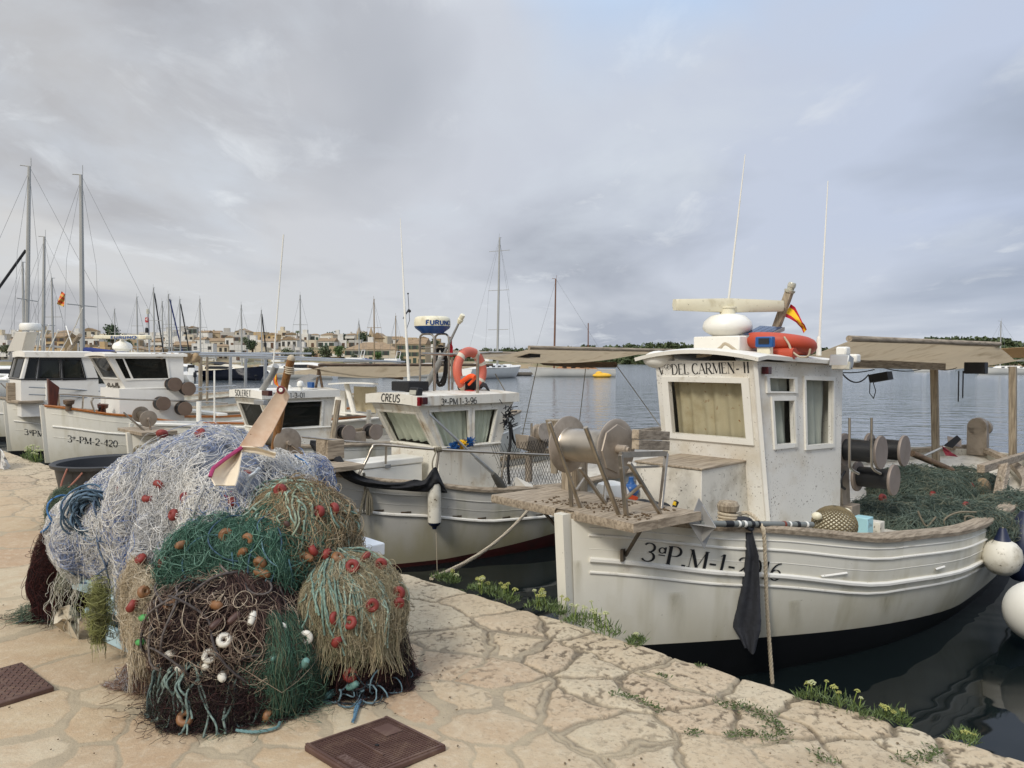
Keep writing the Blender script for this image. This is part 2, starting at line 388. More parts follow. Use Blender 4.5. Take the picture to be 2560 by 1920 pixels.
SC.view_settings.view_transform = 'Standard'; SC.view_settings.look = 'None'; SC.view_settings.gamma = 1; SC.view_settings.exposure = .68
# ---- water
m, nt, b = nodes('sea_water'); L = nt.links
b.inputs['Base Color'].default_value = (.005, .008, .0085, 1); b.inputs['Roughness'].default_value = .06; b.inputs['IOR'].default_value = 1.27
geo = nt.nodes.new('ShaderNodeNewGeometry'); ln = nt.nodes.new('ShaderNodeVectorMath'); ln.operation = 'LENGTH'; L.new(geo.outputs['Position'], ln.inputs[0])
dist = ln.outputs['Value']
n1 = noise(nt, .55, 2, .5, stretch=(1, 1.6, 1), dist=.8); n2 = noise(nt, 2.4, 3, .55, stretch=(.7, 1.5, 1), dist=.3); n3_ = noise(nt, .07, 3, .5)
n4 = noise(nt, 1.1, 2, .5, stretch=(.45, 1.3, 1), dist=.4); n5 = noise(nt, .4, 2, .5, stretch=(.4, 1.2, 1), dist=.4)
far_ = mth(nt, 'ADD', mth(nt, 'MULTIPLY', n2, .035), mth(nt, 'ADD', mth(nt, 'MULTIPLY', n4, .05), mth(nt, 'MULTIPLY', n5, .085)))
h = mth(nt, 'ADD', mth(nt, 'MULTIPLY', n1, .1), mth(nt, 'MULTIPLY', far_, ramp(nt, dist, 9, 24, .03, 1.0)))
bp = nt.nodes.new('ShaderNodeBump'); bp.inputs['Distance'].default_value = 1.0; L.new(mth(nt, 'MULTIPLY', ramp(nt, dist, 9, 24, .32, .8), ramp(nt, n3_, .3, .7, .65, 1.0)), bp.inputs['Strength']); L.new(h, bp.inputs['Height'])
L.new(bp.outputs[0], b.inputs['Normal']); L.new(ramp(nt, dist, 12, 90, .04, .12), b.inputs['Roughness']); L.new(ramp(nt, dist, 8, 34, 1.26, 2.1), b.inputs['IOR']); L.new(mixc(nt, ramp(nt, dist, 10, 45), (.005, .008, .0085), (.085, .105, .118)), b.inputs['Base Color'])  # base colour lightened with distance, standing in for missing sky reflection
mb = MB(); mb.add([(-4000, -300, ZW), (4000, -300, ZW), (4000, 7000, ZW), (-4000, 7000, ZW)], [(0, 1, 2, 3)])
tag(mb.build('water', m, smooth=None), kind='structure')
mb = MB(); mb.add([(-4000, -300, -6), (4000, -300, -6), (4000, 7000, -6), (-4000, 7000, -6)], [(0, 1, 2, 3)])
# ---- quay
P1, P2 = atZ(117, 1160, 0), atZ(2560, 1904, 0)
QD = Vector((P1.x-P2.x, P1.y-P2.y, 0)).normalized(); QN = Vector((QD.y, -QD.x, 0))
if QN.y < 0: QN = -QN
NE = P1.dot(QN)                                  # distance of the edge from the viewer's foot point
def q2w(e, n, z=0): return QD*e+QN*n+Vector((0, 0, z))
def px2q(px, py):
    p = atZ(px, py, 0); return p.dot(QD), p.dot(QN)
k_ = 2560/2212
SEEDS = [(1030,1300),(985,1385),(900,1330),(960,1430),(1100,1395),(1190,1425),(1060,1455),(1150,1510),(1245,1440),(1330,1395),(1520,1465),(1420,1500),(1520,1555),(1640,1585),(1350,1590),(1420,1650),(1560,1650),(1080,1570),(1200,1630),(1000,1500),(1790,1560),(1990,1630),(1720,1630),(1900,1650),(1240,1350),(1110,1345),(910,1510),(740,1550),(600,1620),(480,1660),(330,1600),(190,1570),(150,1650),(60,1640),(30,1550),(200,1450),(100,1390),(260,1510),(50,1340),(620,1570),(500,1590),(870,1600),(1010,1650),(930,1270),(840,1420),(20,1250),(1640,1500),(2120,1650),(1300,1500),(1250,1530),(1000,1250),(1080,1650)]
seeds = [px2q(x*k_, y*k_) for x, y in SEEDS]
rs = random.Random(5)
def far_enough(e, n, lst, d): return all(((e-a)/1.35)**2+(n-c)**2 > d*d for a, c in lst)
for it in range(9000):
    e = rs.uniform(-3, 26); n = rs.uniform(-2.5, NE+.3); d = .42 if e < 12 else .5
    if far_enough(e, n, seeds, d): seeds.append((e, n))
SD = np.array(seeds)
def axis_samples(segs):
    out = []
    for a, b_, st in segs: out += list(np.arange(a, b_, st))
    return np.array(out+[segs[-1][1]])
ES = axis_samples([(-30, -3, 1.5), (-3, .0, .05), (.0, 1.0, .009), (1.0, 4.6, .0068), (4.6, 6, .011), (6, 9, .02), (9, 16, .035), (16, 30, .12), (30, 160, 4)])
NS = axis_samples([(-40, -3, 2), (-3, .2, .1), (.2, .8, .011), (.8, NE-.02, .0068)])
E, N = np.meshgrid(ES, NS, indexing='ij'); shp = E.shape
pe = np.stack([E*2.2, N*2.2, np.zeros(shp)], -1)
We = E+.2*(fbm(pe, 3)-.5)+.05*(vnoise(pe*4)-.5)+.022*(vnoise(pe*11)-.5); Wn = N+.2*(fbm(pe+31.7, 3)-.5)+.05*(vnoise(pe*4+9)-.5)+.022*(vnoise(pe*11+4)-.5)
D1 = np.full(shp, 9e9); D2 = np.full(shp, 9e9); I1 = np.zeros(shp, int); I2 = np.zeros(shp, int)
sx = 1/1.35
order = np.argsort(ES)
for a in range(0, len(ES), 60):
    sl = slice(a, a+60); e0, e1 = ES[sl].min()-1.6, ES[sl].max()+1.6
    ids = np.where((SD[:, 0] > e0) & (SD[:, 0] < e1))[0]
    if len(ids) < 2: ids = np.argsort(abs(SD[:, 0]-ES[sl].mean()))[:6]
    for i in ids:
        d = ((We[sl]-SD[i, 0])*sx)**2+(Wn[sl]-SD[i, 1])**2
        b1 = d < D1[sl]; b2 = (~b1) & (d < D2[sl])
        D2[sl] = np.where(b1, D1[sl], np.where(b2, d, D2[sl])); I2[sl] = np.where(b1, I1[sl], np.where(b2, i, I2[sl]))
        D1[sl] = np.where(b1, d, D1[sl]); I1[sl] = np.where(b1, i, I1[sl])
sep = np.sqrt(((SD[I1, 0]-SD[I2, 0])*sx)**2+(SD[I1, 1]-SD[I2, 1])**2)+1e-6
edge = (D2-D1)/(2*sep)
rsd = np.random.default_rng(3); tone = rsd.random(len(SD)); wid = rsd.uniform(.002, .026, len(SD)); wid[rsd.random(len(SD)) < .45] = .002
toneN = tone[I1]; wv = wid[I1]*(.2+1.7*vnoise(pe*2.2+3))+.003
pits = fbm(np.stack([E*36, N*36, np.full(shp, 2.0)], -1), 4); rough_ = fbm(np.stack([E*34, N*34, np.full(shp, 5.0)], -1), 3); big_ = fbm(np.stack([E*3.4, N*3.4, np.full(shp, 8.0)], -1), 3)
near_edge = np.clip((N-(NE-1.5))/1.0, 0, 1)            # the stones near the water are rougher and more eroded
mask = np.clip((edge-wv+.010*(vnoise(pe*16+2)-.5)+.004*(vnoise(pe*40)-.5))/.008, 0, 1); mask = mask*mask*(3-2*mask)
dome = np.clip((edge-wv)/.09, 0, 1)**.6
hgt = mask*(.003+.008*near_edge)*dome+.010*(big_-.5)*(.4+near_edge)+.0022*(rough_-.5)*(.5+near_edge)*mask
pit = np.clip((pits-.60)/.08, 0, 1)*np.clip((vnoise(pe*1.6+21)-.35)*4, 0, 1)*mask*near_edge; hgt -= .004*pit
crack = np.clip(1-np.abs(edge-.002*(pits-.5)*4)/.0085, 0, 1)*np.clip((vnoise(pe*1.1+40)-.3)*5, 0, 1)*(.12+.88*near_edge); line_ = np.exp(-((edge-wv-.002)/.0055)**2)*np.clip((vnoise(pe*2.4+60)-.2)*2.5, 0, 1)*(.35+.65*near_edge); hgt -= .012*crack+.006*line_; crack = np.maximum(crack, line_*.8)
ledge = NE+.05*(fbm(np.stack([ES*1.4, ES*0, ES*0+3], -1), 4)-.5)+.02*(vnoise(np.stack([ES*7, ES*0, ES*0+6], -1))-.5)
fallE = np.clip((N-(ledge[:, None]-.045))/.045, 0, 1); hgt -= .03*fallE**2
N = np.where(N > ledge[:, None]-.004, ledge[:, None]-.004, N)
X = QD.x*E+QN.x*N; Y = QD.y*E+QN.y*N
top = np.stack([X, Y, hgt], -1)
def skirt(dn, z, amp):
    n_ = ledge+dn+amp*(fbm(np.stack([ES*3, ES*0+z*4, ES*0+1], -1), 3)-.5); return np.stack([QD.x*ES+QN.x*n_, QD.y*ES+QN.y*n_, np.full(len(ES), z)], -1)[:, None]
V = np.concatenate([top, skirt(.012, -.07, .02), skirt(.0, -.2, .06), skirt(.02, -.45, .08), skirt(.0, -.75, .08), skirt(0, -2.5, 0)], 1)
ne, nn = V.shape[:2]; idx = np.arange(ne*nn).reshape(ne, nn)
Q = np.stack([idx[:-1, :-1], idx[1:, :-1], idx[1:, 1:], idx[:-1, 1:]], -1).reshape(-1, 4)
def ext(a, v): return np.concatenate([a, np.full((ne, nn-a.shape[1]), v)], 1).ravel()
me = quick_mesh('quay_paving', V.reshape(-1, 3), Q, {'mortar': ext(1-mask, .2), 'stone': ext(toneN, .5), 'pit': ext(np.maximum(pit, crack), 0), 'wear': ext(near_edge, 1)})
m, nt, b = nodes('limestone_paving'); L = nt.links
def att(n):
    a = nt.nodes.new('ShaderNodeAttribute'); a.attribute_name = n; return a.outputs['Fac']
st = nt.nodes.new('ShaderNodeValToRGB'); L.new(att('stone'), st.inputs[0]); cr = st.color_ramp
cr.elements[0].position = 0; cr.elements[0].color = (*srgb('#cdb593'), 1); cr.elements[1].position = 1; cr.elements[1].color = (*srgb('#d8c8ab'), 1)
for p, h in ((.25, '#d3c0a0'), (.5, '#c4a687'), (.75, '#d3c4a6')):
    e_ = cr.elements.new(p); e_.color = (*srgb(h), 1)
c = mixc(nt, ramp(nt, noise(nt, 5, 6, .65), .38, .66, 0, .5), st.outputs[0], srgb('#bb9a77'))
c = mixc(nt, ramp(nt, noise(nt, 19, 5, .65), .5, .72, 0, .6), c, srgb('#e0d0b4'))
c = mixc(nt, mth(nt, 'MULTIPLY', ramp(nt, noise(nt, 46, 4, .62), .57, .63), mth(nt, 'MULTIPLY', ramp(nt, att('wear'), 0, 1, .15, .8), ramp(nt, noise(nt, 4, 3, .6), .36, .6))), c, srgb('#7d6448'))
c = mixc(nt, mth(nt, 'MULTIPLY', att('wear'), .45), c, srgb('#d6cab0'))
mort = mixc(nt, ramp(nt, noise(nt, 7, 5, .6), .35, .68), mixc(nt, att('wear'), srgb('#b9aa90'), srgb('#a09480')), srgb('#c4b497'))
c = mixc(nt, att('mortar'), c, mort)
c = mixc(nt, mth(nt, 'MULTIPLY', att('pit'), .72), c, srgb('#4f4233'))
c = mixc(nt, ramp(nt, noise(nt, 1.1, 4, .6), .56, .8, 0, .5), c, srgb('#97856c'))
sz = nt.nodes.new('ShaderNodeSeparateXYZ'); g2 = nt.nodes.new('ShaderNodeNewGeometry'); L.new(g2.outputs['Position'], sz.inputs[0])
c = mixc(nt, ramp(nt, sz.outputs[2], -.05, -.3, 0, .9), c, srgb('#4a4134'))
hs = nt.nodes.new('ShaderNodeHueSaturation'); hs.inputs['Value'].default_value = .74; L.new(c, hs.inputs['Color']); L.new(hs.outputs[0], b.inputs['Base Color']); b.inputs['Roughness'].default_value = .9; b.inputs['Specular IOR Level'].default_value = .25
setbump(nt, b, mth(nt, 'SUBTRACT', mth(nt, 'ADD', noise(nt, 90, 4, .65), mth(nt, 'MULTIPLY', noise(nt, 26, 4, .6), 1.2)), mth(nt, 'MULTIPLY', ramp(nt, noise(nt, 46, 4, .62), .55, .65), mth(nt, 'MULTIPLY', att('wear'), 1.2))), .6, .006)
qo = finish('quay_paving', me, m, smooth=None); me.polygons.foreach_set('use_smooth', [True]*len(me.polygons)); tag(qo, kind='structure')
def quay_z(x, y):
    """height of the paving near a point (flat enough: stones stand 1-2 cm up)"""
    return .008
# ================================================================== painted lettering, drawn as strokes
def A(cx, cy, rx, ry, a0, a1, n=9):
    return [(cx+rx*math.cos(R(a0+(a1-a0)*i/n)), cy+ry*math.sin(R(a0+(a1-a0)*i/n))) for i in range(n+1)]
# glyph: (advance, [(points, weight)], [serif points])   weight 1 = stem, 0 = hairline
GL = {
 'A': (.78, [([(.04,0),(.38,1)],0), ([(.38,1),(.72,0)],1), ([(.17,.36),(.6,.36)],0)], [(.04,0),(.72,0)]),
 'C': (.76, [(A(.42,.5,.36,.5,48,312,14),1)], [(.66,.86),(.66,.14)]),
 'D': (.78, [([(.12,0),(.12,1)],1), ([(.12,1)]+A(.32,.5,.38,.5,90,-90,12)+[(.12,0)],.8)], [(.1,0),(.1,1)]),
 'E': (.66, [([(.12,0),(.12,1)],1), ([(.12,1),(.56,1)],0), ([(.12,.52),(.46,.52)],0), ([(.12,0),(.58,0)],0)], [(.1,0),(.1,1),(.56,.93),(.58,.07)]),
 'F': (.64, [([(.12,0),(.12,1)],1), ([(.12,1),(.56,1)],0), ([(.12,.52),(.46,.52)],0)], [(.12,0),(.1,1)]),
 'G': (.8, [(A(.42,.5,.36,.5,48,330,14)+[(.73,.45)],1), ([(.5,.44),(.74,.44)],0)], []),
 'I': (.34, [([(.17,0),(.17,1)],1)], [(.17,0),(.17,1)]),
 'L': (.62, [([(.12,0),(.12,1)],1), ([(.12,0),(.56,0)],0)], [(.1,0),(.12,1),(.56,.08)]),
 'M': (.95, [([(.1,0),(.12,1)],0), ([(.12,1),(.46,.05)],1), ([(.46,.05),(.82,1)],0), ([(.82,1),(.84,0)],1)], [(.1,0),(.84,0),(.1,1),(.84,1)]),
 'N': (.84, [([(.12,0),(.12,1)],0), ([(.12,1),(.7,0)],1), ([(.7,0),(.7,1)],0)], [(.12,0),(.7,1),(.1,1)]),
 'O': (.84, [(A(.42,.5,.36,.5,0,360,18),1)], []),
 'P': (.68, [([(.12,0),(.12,1)],1), ([(.12,1)]+A(.34,.74,.26,.26,90,-90,9)+[(.12,.48)],.8)], [(.12,0),(.1,1)]),
 'R': (.76, [([(.12,0),(.12,1)],1), ([(.12,1)]+A(.34,.75,.26,.25,90,-90,9)+[(.12,.5)],.8), ([(.34,.5),(.68,0)],1)], [(.12,0),(.1,1),(.69,0)]),
 'S': (.66, [(A(.33,.75,.24,.25,30,250,9)+A(.33,.25,.26,.25,70,-150,9),1)], []),
 'T': (.66, [([(.33,0),(.33,1)],1), ([(.02,1),(.64,1)],0)], [(.33,0),(.03,.93),(.63,.93)]),
 'U': (.78, [([(.12,1)]+A(.38,.3,.26,.3,180,360,10)+[(.64,1)],1)], [(.12,1),(.64,1)]),
 'V': (.74, [([(.04,1),(.37,0)],1), ([(.37,0),(.68,1)],0)], [(.05,1),(.68,1)]),
 'X': (.72, [([(.06,1),(.66,0)],1), ([(.64,1),(.06,0)],0)], []),
 '0': (.7, [(A(.35,.5,.27,.5,0,360,18),.7)], []),
 '1': (.46, [([(.24,0),(.24,1)],.9), ([(.24,1),(.08,.86)],0)], [(.24,0)]),
 '2': (.66, [(A(.32,.72,.25,.28,165,-35,10)+[(.08,0)],.6), ([(.08,0),(.6,0)],.6)], []),
 '3': (.66, [(A(.3,.76,.23,.24,150,-90,9)+A(.3,.26,.27,.26,90,-150,10),.7)], []),
 '4': (.7, [([(.5,0),(.5,1)],1), ([(.5,1),(.05,.28)],0), ([(.05,.28),(.66,.28)],0)], [(.5,0)]),
 '6': (.68, [(A(.34,.3,.27,.3,0,360,16),.7), ([(.07,.32)]+A(.62,.36,.55,.64,178,98,8),.7)], []),
 '9': (.68, [(A(.34,.7,.27,.3,0,360,16),.7), ([(.61,.68)]+A(.06,.64,.55,.64,-2,-82,8),.7)], []),
 '-': (.46, [([(.08,.36),(.4,.36)],.55)], []), '.': (.26, [([(.12,.0),(.12,.1)],1.3)], []), ' ': (.3, [], []),
 'a': (.42, [(A(.19,.7,.13,.15,20,340,10),.4), ([(.33,.9),(.33,.56)],.4), ([(.06,.44),(.36,.44)],.2)], []),
 'g': (.42, [(A(.2,.72,.13,.16,0,360,10),.1)], []),
}
for ch, src in (('q', 'G'), ('w', 'E'), ('x', 'N')):        # small raised capitals G E N
    a, s, sf = GL[src]; GL[ch] = (a*.42, [([(x*.42, .55+y*.42) for x, y in p], 0.15) for p, wt in s], [])
def letters(mb, text, mapf, H, thick=.12, thin=.04, serif=True, spacing=0.0, slant=0.0, wide=1.0, x0=0.0, width=None):
    if width:
        tot = sum((GL[c][0]+spacing) for c in text)*H; wide = width/tot
    x = x0
    for c in text:
        adv, st, sf = GL[c]
        def PT(p): return mapf(x+(p[0]+slant*p[1])*H*wide, p[1]*H)
        for pts, wt in st:
            tw = (thin+(thick-thin)*wt)/2
            # refine straight runs so that they follow curved planking
            q = []
            for a, b in zip(pts[:-1], pts[1:]):
                k = 3 if math.dist(a, b) > .3 else 1
                q += [(a[0]+(b[0]-a[0])*i/k, a[1]+(b[1]-a[1])*i/k) for i in range(k)]
            q.append(pts[-1]); vs = []; fs = []
            for i, p in enumerate(q):
                a = q[max(i-1, 0)]; b = q[min(i+1, len(q)-1)]; dx, dy = b[0]-a[0], b[1]-a[1]; l = math.hypot(dx, dy) or 1
                t = tw
                if len(pts) > 6: t = (thin+(thick-thin)*wt*abs(dy/l)**1.0)/2 if serif else tw      # rounded letters swell on their sides
                nx, ny = -dy/l*t, dx/l*t
                vs += [PT((p[0]+nx, p[1]+ny)), PT((p[0]-nx, p[1]-ny))]
            for i in range(len(q)-1): fs.append((2*i, 2*i+1, 2*i+3, 2*i+2))
            mb.add(vs, fs)
        if serif:
            for sx_, sy in sf:
                hw = .1; hh = thin*.6
                if .02 < sy < .98: mb.add([PT((sx_-hh, sy-.09)), PT((sx_+hh, sy-.09)), PT((sx_+hh, sy+.09)), PT((sx_-hh, sy+.09))], [(0,1,2,3)])
                else:
                    yy = hh if sy <= .02 else 1-hh
                    mb.add([PT((sx_-hw, yy-hh)), PT((sx_+hw, yy-hh)), PT((sx_+hw, yy+hh)), PT((sx_-hw, yy+hh))], [(0,1,2,3)])
        x += (adv+spacing)*H*wide
    return x
def planemap(o, ux, uy, off=.003):
    """flat map: origin, direction along the text, direction up; lifted towards the reader"""
    o, ux, uy = Vector(o), Vector(ux).normalized(), Vector(uy).normalized(); n = ux.cross(uy).normalized()*off
    return lambda x, y: o+ux*x+uy*y+n
# ================================================================== fishing boat kit (u = aft from the stem, v = to port, z = above the water)
class Boat:
    def __init__(s, x, y, theta, L, W, um, sheer, boot, rake=.08, stem=.055, full=2.2, kb=.7):
        s.th = R(theta); s.L, s.W, s.um, s.full = L, W, um, full; s.sheer = sheer; s.boot = boot; s.rake = rake; s.stem = stem; s.kb = kb
        a = Vector((math.sin(s.th), math.cos(s.th), 0)); b = Vector((math.cos(s.th), -math.sin(s.th), 0))
        s.M = Matrix(((a.x, b.x, 0, x), (a.y, b.y, 0, y), (0, 0, 1, ZW), (0, 0, 0, 1))); s.I = s.M.inverted()
    def w(s, u, v, z): return s.M @ Vector((u, v, z))
    def _hit(s, px, py, ax, val):
        o = s.I @ EYE; d = (s.I.to_3x3() @ ray(px, py)); return o+d*((val-o[ax])/d[ax])
    def pu(s, px, py, u): return s._hit(px, py, 0, u)
    def pv(s, px, py, v): return s._hit(px, py, 1, v)
    def pz(s, px, py, z): return s._hit(px, py, 2, z)
    def zs(s, u):
        pts = s.sheer
        if u <= pts[0][0]: return pts[0][1]
        for (a, za), (b, zb) in zip(pts, pts[1:]):
            if u <= b:
                t = (u-a)/(b-a); t = t*t*(3-2*t)*.5+t*.5; return za+(zb-za)*t
        return pts[-1][1]
    def ws(s, u):
        if u < s.um: return s.stem+(s.W-s.stem)*(1-max(0, 1-u/s.um)**s.full)
        t = min(1, (u-s.um)/(s.L-s.um)); return s.stem+(s.W-s.stem)*(1-t**2.6)
    def half(s, u, z):
        zb = -.35; t = max(0, min(1, (z-zb)/(s.zs(u)-zb))); k = s.kb*(min(1, s.ws(u)/s.W))**.7
        return s.ws(u)*(k+(1-k)*math.sin(t*PI/2)**.85)
    def hp(s, u, z, side=1, out=0.0):
        f = max(0, 1-u/1.2)**2; uu = u-s.rake*(z/1.2)*f
        return Vector((uu, side*(s.half(u, z)+out), z))
    def us(s, n=44):
        return [s.L*(i/n)**1.25 for i in range(n+1)]
    def hull(s, root, mats, strakes=(), capmat=None, name='hull', trim=None, cap=(.1, .05), deckmat=None, deckz=-.16):
        U = s.us(); mb = MB(s.M)
        for side in (1, -1):
            rows = []
            for u in U:
                z1 = s.zs(u); bt = min(s.boot(u), z1-.1); zz = [-.35, -.12, .05, bt]+[bt+(z1-bt)*k/9 for k in range(1, 10)]
                rows.append([s.hp(u, z, side) for z in zz])
            n, m_ = len(rows), len(rows[0]); vs = [p for r in rows for p in r]; fl, fu = [], []
            for i in range(n-1):
                for j in range(m_-1):
                    f = (i*m_+j, i*m_+j+1, (i+1)*m_+j+1, (i+1)*m_+j); f = f if side < 0 else f[::-1]
                    (fl if j < 3 else fu).append(f)
            o = len(mb.v); mb.add(vs, fu, 0); mb.f += [tuple(i+o for i in f) for f in fl]; mb.mi += [1]*len(fl)
        # stem post
        z1 = s.zs(0)+.03
        mb.k = 0; t = s.stem*.85
        def sp(u, v, z): return (u-s.rake*z/1.2, v, z)
        bt = s.boot(0)
        mb.box8([sp(-.06,-t*.8,bt), sp(.05,-t,bt), sp(.05,t,bt), sp(-.06,t*.8,bt), sp(-.06,-t*.8,z1), sp(.05,-t,z1), sp(.05,t,z1), sp(-.06,t*.8,z1)])
        mb.k = 1; mb.box8([sp(-.057,-t*.78,-.35), sp(.05,-t*.98,-.35), sp(.05,t*.98,-.35), sp(-.057,t*.78,-.35), sp(-.057,-t*.78,bt-.002), sp(.05,-t*.98,bt-.002), sp(.05,t*.98,bt-.002), sp(-.057,t*.78,bt-.002)]); mb.k = 0
        h = mb.build(name, mats, root)
        for i, (dz, r, mat) in enumerate(strakes):
            q = MB(s.M)
            for side in (1, -1):
                q.tube([s.hp(u, s.zs(u)-dz(u), side, r*.35) for u in U[1:]], r, 7)
            q.build('rubbing_strake', mat or trim or mats[0], h)
        if capmat:
            q = MB(s.M)
            for side in (1, -1):
                rows = []
                for u in U:
                    p = s.hp(u, s.zs(u), side); i_ = Vector((0, -side, 0)); w_, t_ = cap
                    wn = min(w_, s.ws(u)*.95)
                    wob = .004*(n3(u*3, side*2.0+s.L)-.5)*2
                    rows.append([p+Vector((0, side*.03, wob)), p+Vector((0, side*.035, t_*.6+wob)), p+Vector((0, side*.02, t_+wob)), p+i_*wn*.9+Vector((0, 0, t_)), p+i_*wn+Vector((0, 0, -.01))])
                q.grid(rows if side > 0 else [r[::-1] for r in rows])
            q.build('gunwale', capmat, h)
        if deckmat:
            q = MB(s.M); rows = []
            for u in U:
                z = s.zs(u)+deckz; wv = max(.01, s.half(u, z)-.02); rows.append([Vector((u, wv*k/4, z+.03*(1-(k/4)**2))) for k in range(-4, 5)])
            q.grid(rows); q.build('deck', deckmat, h)
            q = MB(s.M)
            for side in (1, -1):
                q.grid([[s.hp(u, s.zs(u)+.01, side, -.045), s.hp(u, s.zs(u)+deckz, side, -.045)] for u in U[1:]])
            q.build('bulwark', mats[0], h)
        return h
def face_wall(mb, P00, P10, P11, P01, holes, depth=.035, mi=0):
    """a wall quad (bottom-left, bottom-right, top-right, top-left seen from outside) with real openings; holes = (s0, s1, t0, t1)"""
    P00, P10, P11, P01 = map(Vector, (P00, P10, P11, P01)); n = (P10-P00).cross(P01-P00).normalized()
    def W(a, b): return (P00*(1-a)+P10*a)*(1-b)+(P01*(1-a)+P11*a)*b
    S = sorted({0, 1, *[h[0] for h in holes], *[h[1] for h in holes]}); T = sorted({0, 1, *[h[2] for h in holes], *[h[3] for h in holes]})
    vs = [W(a, b) for a in S for b in T]; fs = []; nt_ = len(T)
    for i in range(len(S)-1):
        for j in range(nt_-1):
            cs, ct = (S[i]+S[i+1])/2, (T[j]+T[j+1])/2
            if any(h[0] < cs < h[1] and h[2] < ct < h[3] for h in holes): continue
            fs.append((i*nt_+j, (i+1)*nt_+j, (i+1)*nt_+j+1, i*nt_+j+1))
    mb.add(vs, fs, mi)
    for a0, a1, b0, b1 in holes:
        c = [W(a0, b0), W(a1, b0), W(a1, b1), W(a0, b1)]; d = [p-n*depth for p in c]
        mb.add(c+d, [(i, (i+1) % 4, (i+1) % 4+4, i+4) for i in range(4)], mi)
    return W, n
def window(W, n, h, parent, frame=None, glass=None, curtain=None, back=None, fw=.03, fd=.014, depth=.03, split=None, folds=7, sub='window_frame'):
    """frame proud of the wall, pane in the reveal, curtain (wavy) behind it"""
    a0, a1, b0, b1 = h; c = [W(a0, b0), W(a1, b0), W(a1, b1), W(a0, b1)]
    ctr = sum(c, Vector())/4
    if frame:
        mb = MB(); o = [p+(p-ctr).normalized()*fw*1.35 for p in c]
        for i in range(4):
            j = (i+1) % 4; a, b, d, e = c[i], c[j], o[j], o[i]; f = n*fd; g = n*-.004
            mb.box8([a+g, b+g, d+g, e+g, a+f, b+f, d+f, e+f])
        mb.build(sub, frame, parent)
    if glass:
        mb = MB(); mb.add([p-n*depth for p in c], [(0, 1, 2, 3)]); mb.build('window_pane', glass, parent, smooth=None)
    if curtain:
        mb = MB(); rows = []; k = folds*6
        e0, e1 = a0-.02, a1+.02
        for i in range(k+1):
            s_ = e0+(e1-e0)*i/k; r = []
            for j in range(7):
                t = b0-.02+(b1-b0+.04)*j/6; wv = .016*math.sin(s_/(a1-a0)*folds*2*PI+2.2*n3(s_*9, t*3, 4))*(1.1-.4*j/6)+.02*n3(s_*14, t*5, 9)
                r.append(W(s_, t)-n*(depth+.05+wv))
            rows.append(r)
        mb.grid(rows); mb.build('curtain', curtain, parent, smooth=60)
    if back:
        mb = MB(); mb.add([W(a0-.05, b0-.06)-n*(depth+.16), W(a1+.05, b0-.06)-n*(depth+.16), W(a1+.05, b1+.06)-n*(depth+.16), W(a0-.05, b1+.06)-n*(depth+.16)], [(0, 1, 2, 3)])
        mb.build('cabin_interior', back, parent, smooth=None)
def reel(o, ax, r, ln, root, discmat, corem, name='line_reel', core=.7, spokes=False, n=28):
    """spool: two flanges and the wound line, returned as a part with sub-parts"""
    o, ax = Vector(o), Vector(ax).normalized()
    mb = MB(); mb.lathe([(r*core*.97, .02), (r*core, .05*ln), (r*core*1.02, ln*.4), (r*core*.99, ln*.6), (r*core, ln*.95), (r*core*.97, ln-.02)], o, ax, n)
    d = mb.build(name, corem, root)
    for t in (0, ln):
        q = MB(); q.lathe([(0, -.012), (r*.985, -.012), (r, -.008), (r, .008), (r*.985, .012), (0, .012)], o+ax*t, ax, n+8); q.build('flange', discmat, d, smooth=30)
    return d
def rope_pts(pts, n=14):
    """smooth Catmull-Rom through points"""
    pts = [Vector(p) for p in pts]; P = [pts[0]*2-pts[1]]+pts+[pts[-1]*2-pts[-2]]; out = []
    for i in range(1, len(P)-2):
        a, b, c, d = P[i-1:i+3]
        for k in range(n):
            t = k/n; out.append(.5*((2*b)+(c-a)*t+(2*a-5*b+4*c-d)*t*t+(3*b-a-3*c+d)*t**3))
    out.append(pts[-1]); return out
def sag(a, b, s, n=16):
    a, b = Vector(a), Vector(b); return [a.lerp(b, i/n)-Vector((0, 0, s*4*(i/n)*(1-i/n))) for i in range(n+1)]
def twisted(mb, pts, r, turns_per_m=14, strands=3):
    """laid rope: three strands twisted round each other"""
    pts = [Vector(p) for p in pts]; L_ = [0]
    for a, b in zip(pts, pts[1:]): L_.append(L_[-1]+(b-a).length)
    n = max(12, int(L_[-1]*turns_per_m*5)); n = min(n, 700)
    def at(l):
        for i in range(len(pts)-1):
            if l <= L_[i+1] or i == len(pts)-2:
                t = (l-L_[i])/max(1e-6, L_[i+1]-L_[i]); return pts[i].lerp(pts[i+1], t), (pts[i+1]-pts[i]).normalized()
    for k in range(strands):
        q = []
        for i in range(n+1):
            p, t = at(L_[-1]*i/n); X = t.cross(Vector((.2, .3, 1))).normalized(); Y = t.cross(X); a = 2*PI*(turns_per_m*L_[-1]*i/n+k/strands)
            q.append(p+(X*math.cos(a)+Y*math.sin(a))*r*.5)
        mb.tube(q, r*.58, 5)
    return mb
